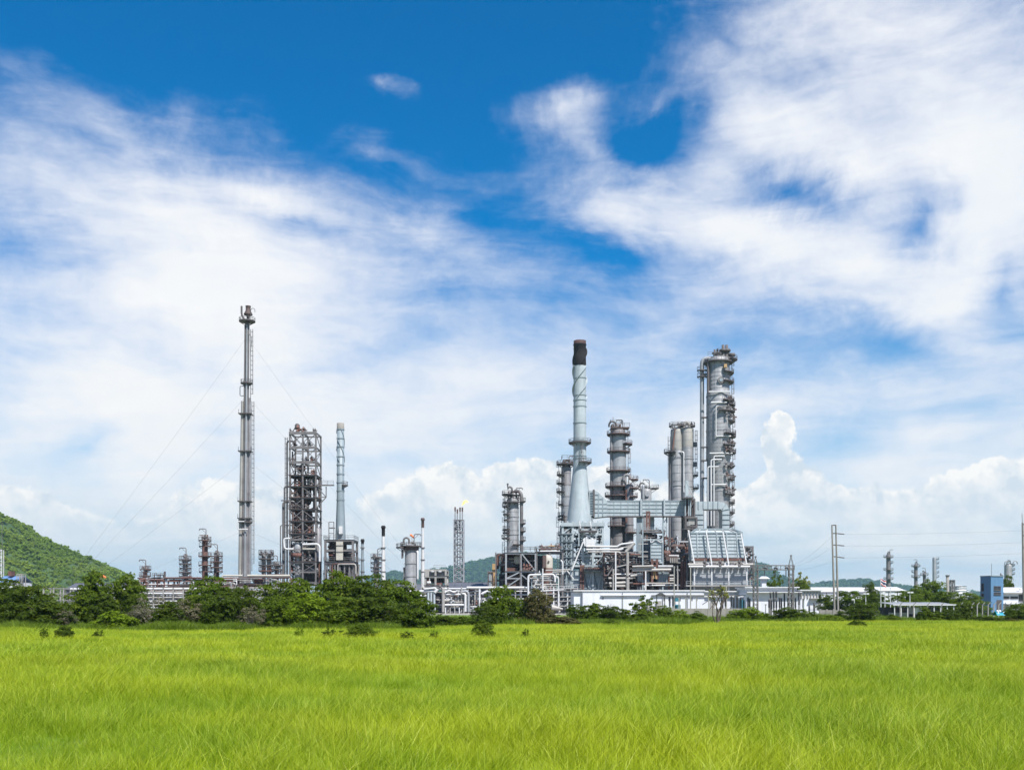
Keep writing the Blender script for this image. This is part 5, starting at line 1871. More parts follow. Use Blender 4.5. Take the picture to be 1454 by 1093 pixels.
    # ---- lower column touching it
    root, c, R = column('process_column', 'shorter grey column with a curved top pipe close against the dark ringed column', 'column', 893.5, 6.0, 690, 860, D - 3, 'column_dark', [(682, -100, 60, 1.4), (694, -90, 60, 1.4), (706, -90, 60, 1.3), (757, -120, 60, 1.5)], (730, 745, 770), seed=33, n=22, plat_mat='rust_brown', top_gear=False)
    goose(root, WX(884, D), D - 3, WZ(684, D), .8, 1.8, .4, 'column_dark', drop=.3)
    block(root, 'rust_duct', (WX(888.5, D), D - 3.4, WZ(720, D)), (4.5 * k, 1.2, 46 * k), 'rust')
    # ---- drum head that peeps over the duct
    root, c, R = column('drum_vessel', 'squat grey vessel head with round manhole peeping over the long duct', 'vessel', 917.5, 7.6, 697, 860, 308.0, 'column_steel', [(694, -20, 70, 2.2), (695, 100, 180, .8)], (), seed=34, n=26)
    p = Vector((c[0] + .1, c[1] - R(30), WZ(702.5, 308)))
    MB().tube([p + Vector((0, .3, 0)), p + Vector((0, -.4, 0))], .72, 16).build('manhole', 'galvanised', root)
    pipe(root, [(WX(911.5, 308), 305.3, WZ(720, 308)), (WX(911.5, 308), 305.3, WZ(691, 308)), (WX(914, 308), 306, WZ(691, 308))], .48, 'galvanised')
    piece(root, 'mast', (WX(908.5, 308), 307, WZ(700, 308)), (WX(908.5, 308), 307, WZ(683, 308)), .12, 'grey_steel')
    # ---- column half hidden behind the big chimney
    D = 300.0
    root, c, R = column('process_column', 'grey column with side platforms half hidden behind the big chimney', 'column', 804.0, 7.0, 664, 860, D, 'column_dark',
                        [(660, 60, 400, 1.4), (675, 110, 250, 1.3), (687, 110, 250, 1.4), (699, 110, 250, 1.5), (717, 120, 240, 1.0), (733, 110, 250, 1.1), (738, 110, 250, 1.1), (760, 120, 240, 1.0)], (705, 718, 733), seams=3.4, seed=35, ladder_side=165, n=26)
    MB().lathe(c, shell_profile(R(40) + .04, WZ(733, D), WZ(690, D), [], False), 26).build('cladding_sleeve', 'galvanised', root)
    frame(root, 800, 818, D - 1, 3, [652, 656], 2, 1, .25, 'rust_brown', None, base=WZ(664, D), floors=[656.5], rails=[652])
    # ---- column on the braced structure, at the left of the plant
    D = 288.0
    k = D / FPX
    root, c, R = column('process_column', 'grey column with thick side pipe on the braced steel structure', 'column', 728, 8.4, 710, 860, D, 'column_steel',
                        [(703, 90, 270, 1.4), (714, 60, 330, 1.2), (720, 110, 240, 1.3), (731, 120, 240, 1.1), (739, 130, 230, .9), (753, 110, 240, 1.2), (757, 110, 240, 1.2), (765, 110, 240, 1.5), (774, -90, 60, 1)], (721, 734, 759), seams=2.6, seed=36, ladder_side=170, n=28)
    pipe(root, [(WX(731, D), D, WZ(697, D)), (WX(736, D), D - .5, WZ(697, D)), (WX(740.5, D), D - 1, WZ(702, D)), (WX(740.5, D), D - 1, WZ(783, D))], .48, 'grey_steel', bend=1.2)
    for py in (713, 744, 755, 768):
        platform(root, (WX(740.5, D), D - 1), WZ(py, D), .5, .7, 250, 420)
    goose(root, WX(727, D), D - .5, WZ(697, D), .5, -1.2, .3, 'grey_steel', drop=-1.6)
    frame(root, 722, 737, D - 1.5, 3, [697, 702], 2, 1, .2, 'rust_brown', None, base=WZ(710, D), floors=[702.5])


big_columns()


def braced_structure():
    D = 270.0
    k = D / FPX
    root = thing('steel_structure', 'two storey white braced steel structure full of dark machinery', 'steel structure', (WX(745, D), D + 5, 0))
    xs, ys, zs = frame(root, 718.5, 760.5, D, 11, [784.5, 810.5], 2, 1, .46, 'galvanised', None, floors=[784.5, 811], rails=[783.5])
    # leftward return wall in darker steel
    for px in (704, 711):
        piece(root, 'post', (WX(px, D), D + 9, 0), (WX(px, D), D + 9, WZ(785.5, D)), .42, 'dark_steel')
    for py in (785.5, 801, 823):
        piece(root, 'beam', (WX(703, D), D + 9, WZ(py, D)), (xs[0], D, WZ(py, D)), .45, 'grey_steel')
    P = lambda a, b: (WX(a, D), D - .1, WZ(b, D))
    for a, b in (((741, 786), (759, 809)), ((719, 821), (738, 812)), ((721, 832), (739, 820)), ((741, 816), (748, 822)), ((719, 821), (739, 821))):
        piece(root, 'brace', P(*a), P(*b), .32, 'galvanised')
    for px in (704, 739, 762):
        piece(root, 'post', P(px, 784), (WX(px, D), D - .1, 0), .32, 'grey_steel')
    # machinery within
    block(root, 'dark_recess_back', (WX(745, D), D + 10.2, WZ(798.5, D)), (66 * k, .4, 25 * k), 'wall_dark')  # added dark sheet, its colour stands in for the shaded recess
    block(root, 'dark_recess_back', (WX(750, D), D + 10.6, WZ(840, D)), (84 * k, .4, 54 * k), 'wall_dark')  # same added dark backing for the lower storey
    MB().lathe((WX(735.5, D), D + 3), [(.7, WZ(800, D)), (1.1, WZ(797, D)), (1.1, WZ(790, D)), (.5, WZ(787, D))], 14).build('vessel', 'cream', root)
    MB().lathe((WX(727, D), D + 5), [(1.4, WZ(809, D)), (1.6, WZ(805, D)), (1.6, WZ(792, D)), (.8, WZ(789, D))], 14).build('vessel', 'dark_steel', root)
    block(root, 'machine', (WX(727, D), D + 4, WZ(808, D)), (16 * k, 4, 5 * k), 'rust')
    block(root, 'machine', (WX(748, D), D + 4, WZ(806, D)), (14 * k, 4, 8 * k), 'dark_steel')
    block(root, 'machine', (WX(729, D), D + 4, WZ(824, D)), (19 * k, 5, 16 * k), 'rust_brown')
    pipe_field(root, 706, 760, 786, 810, D + 2, 7, 30, 81, ('dark_steel', 'grey_steel', 'rust', 'insulation'), .1, .3, .5, 6)
    pipe_field(root, 705, 760, 812, 836, D + 2, 7, 26, 82, ('dark_steel', 'grey_steel', 'rust_brown', 'insulation'), .1, .3, .5, 4)
    for px, py in ((748, 809), (752, 808), (744, 808)):
        valve(root, (WX(px, D), D - .2, WZ(py, D)), .8, 'rust')
    # deck with round white dome vessel
    r2 = thing('dome_vessel', 'white domed vessel with rusty band beneath a pipe deck', 'vessel', (WX(778, D), D + 4, 0))
    c = (WX(778, D), D + 1.6)
    MB().lathe(c, [(7.4 * k, 0), (7.4 * k, WZ(806, D))], 24).build('skirt', 'rust', r2)
    MB().lathe(c, [(7.2 * k, WZ(806, D)), (7.3 * k, WZ(794, D)), (6.6 * k, WZ(790, D)), (4.8 * k, WZ(787.5, D)), (.1, WZ(786.6, D))], 24).build('dome', 'cream', r2)
    MB().tube([(c[0] + .2, c[1] - 7.3 * k + .2, WZ(797, D)), (c[0] + .2, c[1] - 7.3 * k - .25, WZ(797, D))], .26, 12).build('nozzle', 'dark_steel', r2)
    block(r2, 'rust_band', (c[0] - 5 * k, c[1] - 1, WZ(797, D)), (5 * k, 2.8, 18 * k), 'rust_brown')
    # pipe deck above it
    frame(root, 762, 799, D + 6, 6, [783], 2, 1, .45, 'grey_steel', None, floors=[783.3], rails=[782])
    for py, m in ((780.5, 'white_paint'), (781.8, 'insulation'), (777, 'rust')):
        pipe(root, [(WX(768, D), D + 7, WZ(py, D)), (WX(797, D), D + 7, WZ(py, D))], .26, m)
    pipe_field(root, 766, 797, 774, 783, D + 7, 4, 16, 83, ('rust', 'dark_steel', 'insulation', 'ochre'), .1, .3, .7, 6)
    railing(root, [(xs[0], D - .2), (WX(795, D), D - .2)], WZ(776.5, D) - 1, 'grey_steel')


braced_structure()


def white_piping():
    """pale pipe bank in front of the braced structure"""
    D = 252.0
    k = D / FPX
    root = thing('pipe_bank', 'bank of thick white pipes looping in front of the braced structure', 'pipes', (WX(775, D), D, 0))
    wp = 'white_paint'

    def run(pts, r, m=wp, dy=0.0):
        r *= 0.50
        pipe(root, [(WX(a, D), D + dy, max(.2, WZ(b, D))) for a, b in pts], r, m)
    run([(750, 872), (750, 816), (786, 815), (788, 820), (788, 826)], .48)
    run([(755, 872), (755, 820), (783, 820)], .3, 'pale_blue_dark', 1)
    run([(770.5, 838), (770.5, 807)], .36, wp, -.6)
    run([(760, 829.5), (793, 829.5)], .36, 'insulation')
    run([(757, 824), (792, 824)], .26, 'insulation', .5)
    run([(775, 809.5), (810, 808.5)], .36, 'insulation')
    run([(784, 812), (804, 811)], .3, 'insulation')
    run([(786, 818), (793, 819), (793, 836)], .3, wp)
    run([(762, 872), (762, 826)], .3, 'pale_blue_dark', .4)
    run([(796, 795), (799, 798), (799, 815)], .36, wp)
    run([(758, 833), (764, 821)], .2)
    run([(767, 839), (800, 837)], .3, wp, -.5)
    run([(765, 843), (790, 843)], .26, 'insulation', -.5)
    for px in (776, 786, 793):
        piece(root, 'post', (WX(px, D), D - .4, 0), (WX(px, D), D - .4, WZ(833, D)), .3, 'white_paint' if px != 776 else 'insulation')
    # stepped platforms on posts
    block(root, 'gallery', (WX(796, D), D + 1, WZ(839, D)), (48 * k, 3, .25), 'grey_steel')
    railing(root, [(WX(772, D), D - .6), (WX(820, D), D - .6)], WZ(838.5, D), 'white_paint')
    for px in (776, 786, 794, 806, 816):
        piece(root, 'post', (WX(px, D), D, 0), (WX(px, D), D, WZ(839, D)), .24, 'white_paint')
    for py in (848, 854, 861):
        piece(root, 'beam', (WX(773, D), D - .1, WZ(py, D)), (WX(817, D), D - .1, WZ(py - 1.5, D)), .22, 'insulation')
    for i in range(5):
        piece(root, 'brace', (WX(774 + i * 9, D), D, WZ(862, D)), (WX(783 + i * 9, D), D, WZ(850, D)), .18, 'galvanised')
    block(root, 'machine_house', (WX(800, D), D + 3, 2), (34 * k, 3, 4), 'dull_grey')
    block(root, 'pump_block', (WX(782, D), D + 1, 1.2), (18 * k, 3, 2.4), 'column_dark')
    MB().tube([(WX(783, D), D - 1, 1.4), (WX(799, D), D - 1, 1.1)], [.9, .2], 12).build('cone_hopper', 'insulation', root)
    pipe_field(root, 752, 796, 815, 868, D + .5, 4, 40, 91, ('insulation', 'insulation', 'galvanised', 'column_dark', 'dark_steel'), .08, .22, .6, 16)


white_piping()


def heater_block():
    """small heater with panelled front among dark pipework, centre right"""
    D = 276.0
    k = D / FPX
    root = thing('process_heater', 'small panelled heater with navy side between duct and dark pipework', 'heater', (WX(930, D), D + 3, 0))
    block(root, 'casing', (WX(931, D), D + 3.5, WZ(782, D)), (18 * k, 6, 30 * k), 'navy_panel')
    panel_wall(root, [(WX(924, D), D, WZ(797, D)), (WX(940, D), D, WZ(797, D)), (WX(940, D), D, WZ(768, D)), (WX(924, D), D, WZ(768, D))], 1, 6, 'pale_blue', 'pale_blue_dark', .14, .2)
    panel_wall(root, [(WX(913.5, D), D + 4, WZ(797, D)), (WX(924, D), D, WZ(797, D)), (WX(924, D), D, WZ(768, D)), (WX(913.5, D), D + 4, WZ(768, D))], 2, 4, 'navy_panel', 'blue_grey', .1, .14)
    piece(root, 'beam', (WX(913, D), D - .3, WZ(766, D)), (WX(941, D), D - .3, WZ(766, D)), .3, 'pale_blue', .3)
    for a, b in (((925, 770), (930, 766)), ((932, 766), (939, 770)), ((924, 770), (924, 764)), ((940, 770), (940, 764))):
        piece(root, 'brace', W(a[0], a[1], D - .3), W(b[0], b[1], D - .3), .25, 'white_paint')
    block(root, 'roof_gallery', (WX(927, D), D + 2, WZ(755, D)), (34 * k, 4, .3), 'grey_steel')
    railing(root, [(WX(910, D), D), (WX(944, D), D)], WZ(754.5, D), 'pale_blue_dark')
    vessel_h(root, 923, 933, 761, 4.0, D, 2, 'rust_brown')
    pipe_field(root, 912, 944, 752, 768, D, 4, 12, 101, ('dark_steel', 'rust', 'pale_blue', 'grey_steel'), .1, .25)
    for px in (912.5, 941):
        piece(root, 'post', (WX(px, D), D - .2, 0), (WX(px, D), D - .2, WZ(736, D)), .3, 'pale_blue_dark')
    for py in (772, 783, 790):
        piece(root, 'beam', (WX(906, D), D - .2, WZ(py, D)), (WX(920, D), D - .2, WZ(py, D)), .25, 'insulation')
    # ---- the two storeys of dark pipework
    r2 = thing('pipe_structure', 'dark two storey pipe structure with rusty posts between chimney and furnace', 'pipe structure', (WX(910, D), D + 4, 0))
    xs, ys, zs = frame(r2, 858, 976, D + 1, 10, [787, 800, 817], 7, 1, .42, 'dark_steel', 'M', floors=[800, 817], brace_w=.25, brace_cells=.5, seed=9, floor_mat='dark_steel')
    railing(r2, [(WX(858, D), D + .4), (WX(976, D), D + .4)], WZ(799.5, D), 'grey_steel')
    block(r2, 'dark_recess_back', (WX(917, D), D + 10.6, WZ(820, D) - 1), (120 * k, .4, 34 * k), 'wall_dark')  # added dark sheet stands in for the recess shade behind the pipes
    W_ = lambda pts, r, m, dy=-1.5, n='pipe': pipe(r2, [(WX(a, D), D + dy, max(.2, WZ(b, D))) for a, b in pts], r * .85, 'insulation' if m == 'white_paint' and dy < -1.9 else m, n)
    # three white lines that sweep across and rise to the right
    W_([(832, 776), (876, 776), (880, 773), (900, 770.5)], .30, 'white_paint')
    W_([(832, 780.5), (880, 780.5), (884, 779)], .30, 'white_paint', -1.9)
    W_([(834, 784), (877, 784), (880, 786)], .26, 'insulation', -2.2)
    W_([(832, 762), (832, 776)], .26, 'white_paint')
    W_([(899.5, 771.5), (887, 784)], .5, 'insulation', -2.2)
    W_([(889.5, 784), (889.5, 818)], .5, 'insulation', -2.3)
    W_([(874, 783), (880, 778), (898, 776)], .22, 'insulation', -1.7)
    W_([(898, 807), (926, 804.5)], .62, 'insulation', -2.0)
    W_([(896, 804.5), (925, 803.8)], .30, 'white_paint', -2.8)
    W_([(898, 811), (898, 809.5), (951, 809)], .50, 'insulation', -2.0)
    W_([(933, 804.5), (954, 804.5)], .5, 'column_steel', -1.8)
    W_([(863, 821), (897, 821)], .36, 'white_paint', -2.0)
    W_([(894, 818), (903, 816.5)], .4, 'insulation', -2.2)
    W_([(864, 828.5), (889, 827)], .5, 'white_paint', -2.0)
    W_([(865, 832), (892, 832)], .4, 'insulation', -2.0)
    W_([(915, 828), (938, 828)], .22, 'white_paint', -2.4)
    W_([(938, 828), (955, 828)], .2, 'white_paint', -2.3)
    for py in (817, 821.5, 824):
        W_([(949, py), (956, py)], .3, 'white_paint', -2.2)
    for px, t, m in ((872.8, 784, 'white_paint'), (889, 820, 'insulation'), (915, 811, 'white_paint'), (960, 803, 'insulation'), (891, 822, 'insulation'), (869.5, 808, 'insulation'), (973, 800, 'grey_steel')):
        piece(r2, 'post', (WX(px, D), D - 2.6, 0), (WX(px, D), D - 2.6, WZ(t, D)), .34, m)
    for px0, t, b in ((925, 794, 826), (932, 794, 822), (967, 797, 834), (971, 797, 834)):
        piece(r2, 'rust_post', (WX(px0, D), D - 1.2, max(0, WZ(b, D))), (WX(px0, D), D - 1.2, WZ(t, D)), .6, 'rust')
    for py in (797, 803, 810, 816):
        piece(r2, 'rust_beam', (WX(924, D), D - 1.3, WZ(py, D)), (WX(933, D), D - 1.3, WZ(py, D)), .4, 'rust')
    for (a, b) in ((926, 822), (931, 822)):
        piece(r2, 'rust_post', (WX(928.5, D), D - 1.4, WZ(808, D)), (WX(a, D), D - 1.4, WZ(b, D)), .3, 'ochre')
    for x0, x1, y0, y1, m in ((905, 922, 813, 827, 'blue_grey'), (934, 950, 812, 827, 'blue_grey'), (905, 918, 829, 838, 'dull_grey'), (936, 956, 829, 838, 'dull_grey'), (946, 962, 789, 799, 'rust_brown'), (903, 911, 824, 832, 'rust')):
        block(r2, 'equipment_box', (WX((x0 + x1) / 2, D), D + 1.5, (WZ(y0, D) + WZ(y1, D)) / 2), ((x1 - x0) * k, 3, (y1 - y0) * k), m)
    for i in range(6):
        piece(r2, 'cooler_fin', (WX(907 + i * 2.6, D), D - .1, WZ(826, D)), (WX(907 + i * 2.6, D), D - .1, WZ(814, D)), .22, 'galvanised')
        piece(r2, 'cooler_fin', (WX(936 + i * 2.6, D), D - .1, WZ(826, D)), (WX(936 + i * 2.6, D), D - .1, WZ(813, D)), .22, 'pale_blue_dark')
    for i, (x0, x1, py, r, m) in enumerate(((944, 951, 785, 4, 'rust'), (955, 972, 775, 3.2, 'rust_brown'), (955, 973, 783, 2.4, 'dark_steel'), (866, 884, 797, 3.0, 'dark_steel'), (870, 886, 810, 4.6, 'wall_dark'))):
        vessel_h(r2, x0, x1, py, r, D, 1.0, m)
    for i in range(5):
        piece(r2, 'header_tube', (WX(951 + i * 2.6, D), D - 1.0, WZ(799, D)), (WX(951 + i * 2.6, D), D - 1.0, WZ(792, D)), .34, 'insulation', kind='pipe')
    piece(r2, 'beam', (WX(949, D), D - 1.1, WZ(788.5, D)), (WX(963, D), D - 1.1, WZ(788.5, D)), .3, 'white_paint')
    pipe_field(r2, 858, 912, 783, 817, D - .5, 7, 40, 111, ('dark_steel', 'rust', 'rust_brown', 'grey_steel', 'insulation'), .1, .34, .45, 10)
    pipe_field(r2, 858, 976, 802, 836, D - .5, 7, 46, 112, ('dark_steel', 'rust', 'rust_brown', 'grey_steel', 'white_paint'), .1, .32, .55, 14)
    pipe_field(r2, 942, 980, 762, 800, D, 7, 36, 113, ('dark_steel', 'rust', 'rust_brown', 'insulation', 'galvanised'), .1, .3, .5, 8)
    stairs(r2, 862, 817, 872, 801, D, D - 1.8)
    piece(r2, 'beam', (WX(874, D), D - 2.4, WZ(805, D)), (WX(890, D), D - 2.4, WZ(801.5, D)), .3, 'insulation')


heater_block()

# ------------------------------------------------------------------ left side: sheds and pipe racks
def gable_shed(name, label, x0, x1, y_eave, y_ridge, D, depth, roof, wall, cat='shed'):
    root = thing(name, label, cat, (WX((x0 + x1) / 2, D), D + depth / 2, 0))
    xa, xb, ze, zr = WX(x0, D), WX(x1, D), WZ(y_eave, D), WZ(y_ridge, D)
    MB().box(((xa + xb) / 2, D + depth / 2, (ze - .1) / 2), (xb - xa - .6, depth - .6, ze - .1)).build('wall', wall, root)
    n = max(3, int((xb - xa) / 2.0))
    for i in range(n):          # roof sheets
        u0, u1 = xa + (xb - xa) * i / n + .02, xa + (xb - xa) * (i + 1) / n - .02
        m = MB()
        m.add([(u0, D, ze), (u1, D, ze), (u1, D + depth / 2, zr), (u0, D + depth / 2, zr), (u0, D + depth, ze), (u1, D + depth, ze)], [(0, 1, 2, 3), (3, 2, 5, 4)])
        m.build('roof_sheet', roof, root)
    piece(root, 'ridge_cap', (xa, D + depth / 2, zr + .05), (xb, D + depth / 2, zr + .05), .4, roof, .12)
    piece(root, 'gutter', (xa, D - .1, ze - .1), (xb, D - .1, ze - .1), .2, 'grey_steel')
    for i in range(n // 2 + 1):
        x = xa + .3 + (xb - xa - .6) * i / max(1, n // 2)
        piece(root, 'post', (x, D + .2, 0), (x, D + .2, ze - .1), .25, 'grey_steel')
    return root


gable_shed('storage_shed', 'long dark roofed shed at the foot of the green hill', 92, 168, 836, 827, 300, 14, 'roof_dark', 'dull_grey')
gable_shed('workshop', 'low shed with dark blue grey roof behind the white lattice flare', 634, 695, 835.5, 826, 300, 16, 'roof_dark', 'dull_grey')
gable_shed('workshop', 'low dark roofed shed behind the squat windsock vessel', 556, 607, 838, 828, 305, 16, 'roof_dark', 'dull_grey')


def left_edge():
    D = 262.0
    root = gable_shed('blue_shed', 'small shed with a blue roof among trees below the hill', -8, 22, 826, 817, D, 10, 'roof_blue', 'white_wall')
    block(root, 'roof_unit', (WX(5.5, D), D + 4, WZ(813.5, D)), (5 * D / FPX, 2, 7 * D / FPX), 'rust')
    frame(root, 24, 31, D + 1, 2, [814.5, 818], 2, 1, .16, 'insulation', None)
    m = thing('lattice_mast', 'white lattice mast cut by the edge above the blue roofed shed', 'mast', (WX(0, D), D + 8, 0))
    x0, x1 = WX(-3, D + 8), WX(2.6, D + 8)
    for x in (x0, x1):
        for y in (D + 8, D + 9):
            piece(m, 'post', (x, y, 0), (x, y, WZ(778, D)), .14, 'white_paint')
    z = WZ(778, D)
    i = 0
    while z > 2:
        piece(m, 'beam', (x0, D + 8, z), (x1, D + 8, z), .14, 'white_paint')
        piece(m, 'brace', (x0 if i % 2 else x1, D + 8, z), (x1 if i % 2 else x0, D + 8, z - 1), .1, 'white_paint')
        z -= 1.0
        i += 1
    piece(m, 'antenna', (x1 - .2, D + 8.5, WZ(778, D)), (x1 - .2, D + 8.5, WZ(738, D)), .08, 'grey_steel')
    # windsock in the trees
    D2 = 250.0
    w = thing('windsock', 'plain orange windsock flying above the trees by the hill', 'windsock', (WX(142, D2), D2, 0))
    piece(w, 'pole', (WX(142, D2), D2, 0), (WX(142, D2), D2, WZ(816, D2)), .12, 'white_paint')
    MB().tube([(WX(142.2, D2), D2, WZ(816.8, D2)), (WX(146, D2), D2, WZ(818, D2)), (WX(150.5, D2), D2, WZ(819.8, D2))], [.42, .36, .2], 12, False).build('sleeve', 'orange', w)


left_edge()


def pipe_rack(label, x0, x1, D, top, pipes, post_every, seed, lower=True, post='insulation', extra=None):
    root = thing('pipe_rack', label, 'pipe rack', (WX((x0 + x1) / 2, D), D + 2, 0), 'pipe racks behind the trees')
    xa, xb = WX(x0, D), WX(x1, D)
    n = max(2, int((x1 - x0) / post_every))
    for i in range(n + 1):
        x = xa + (xb - xa) * i / n
        for y in (D, D + 4):
            piece(root, 'post', (x, y, 0), (x, y, WZ(top, D)), .3, post)
        for py in (top + 1, top + 9, top + 18):
            piece(root, 'beam', (x, D - .3, WZ(py, D)), (x, D + 4.3, WZ(py, D)), .28, post)
    for (py, a, b, r, m, dy) in pipes:
        pipe(root, [(WX(a, D), D + dy, WZ(py, D)), (WX(b, D), D + dy, WZ(py, D))], r * .66, m)
    return root


WP = 'white_paint'
R1 = pipe_rack('long pipe rack of white and brown pipes below hill and flare stack', 62, 402, 266, 834, [
    (836, 100, 205, .42, WP, 0), (835.5, 196, 300, .40, WP, .3), (842, 104, 166, .30, WP, -.1), (842, 190, 260, .34, WP, .2), (848, 105, 400, .26, 'insulation', .4), (853, 105, 260, .28, WP, .8),
    (839, 200, 402, .22, 'insulation', 1.6), (833, 200, 402, .2, 'rust_brown', 2.4), (830, 170, 290, .2, 'rust_brown', 3.0), (845.5, 60, 402, .2, 'grey_steel', 2.0), (851, 200, 402, .2, WP, 2.2), (834.5, 296, 402, .3, 'insulation', .2),
    (858, 60, 402, .25, 'insulation', .6), (862, 100, 402, .25, WP, .9)], 14, 1)
pipe_field(R1, 196, 330, 820, 838, 270, 6, 46, 201, ('rust_brown', 'rust', 'grey_steel', 'insulation', 'white_paint'), .09, .22, .6, 12)
pipe_field(R1, 196, 402, 838, 866, 268, 5, 60, 202, ('insulation', 'grey_steel', 'white_paint', 'rust_brown'), .09, .22, .6, 14)


def left_process():
    D = 276.0
    root = thing('pipe_bridge', 'brown pipe bridge with red drums either side of the flare stack foot', 'pipe bridge', (WX(300, D), D + 3, 0))
    k = D / FPX
    frame(root, 200, 330, D, 5, [822, 829], 10, 1, .28, 'rust_brown', None, floors=[829.3])
    for py, a, b, r, m in ((820.5, 196, 331, .18, 'rust_brown'), (825, 196, 331, .2, 'rust'), (817, 318, 345, .26, 'cream'), (817, 352, 412, .30, 'cream'), (819.5, 345, 412, .16, 'rust_brown'), (816, 366, 402, .14, 'rust')):
        pipe(root, [(WX(a, D), D - .4, WZ(py, D)), (WX(b, D), D - .4, WZ(py, D))], r, m)
    pipe(root, [(WX(318, D), D - .4, WZ(817, D)), (WX(316, D), D - .4, WZ(819, D)), (WX(316, D), D - .4, WZ(836, D))], .24, 'cream')
    for i, (a, b, py, r, m) in enumerate(((328, 338, 823.5, 3.4, 'rust'), (361, 371, 824, 3.4, 'rust'), (386, 391, 824, 2.2, 'insulation'), (240, 262, 834, 2.6, 'rust_brown'))):
        vessel_h(root, a, b, py, r, D, 1, m)
    frame(root, 219, 227, D - 1, 3, [815, 822], 1, 1, .22, 'rust_brown', None, floors=[820], rails=[819.5], base=0)
    piece(root, 'post', (WX(234, D), D, 0), (WX(234, D), D, WZ(811, D)), .42, 'dark_steel')
    for px in (198, 247, 277, 322):
        piece(root, 'post', (WX(px, D), D, 0), (WX(px, D), D, WZ(820, D)), .26, 'rust_brown')
    for x0, x1 in ((330, 346), (352, 410)):
        frame(root, x0, x1, D, 4, [829], 3, 1, .24, 'rust_brown', None)
    pipe_field(root, 318, 410, 819, 840, D, 4, 30, 211, ('rust', 'rust_brown', 'insulation', 'grey_steel'), .09, .2, .6, 10)
    block(root, 'machine', (WX(298, D), D + 3, WZ(832, D)), (30 * k, 3, 12 * k), 'rust_brown')
    block(root, 'machine', (WX(258, D), D + 3, WZ(836, D)), (40 * k, 3, 12 * k), 'column_dark')


left_process()


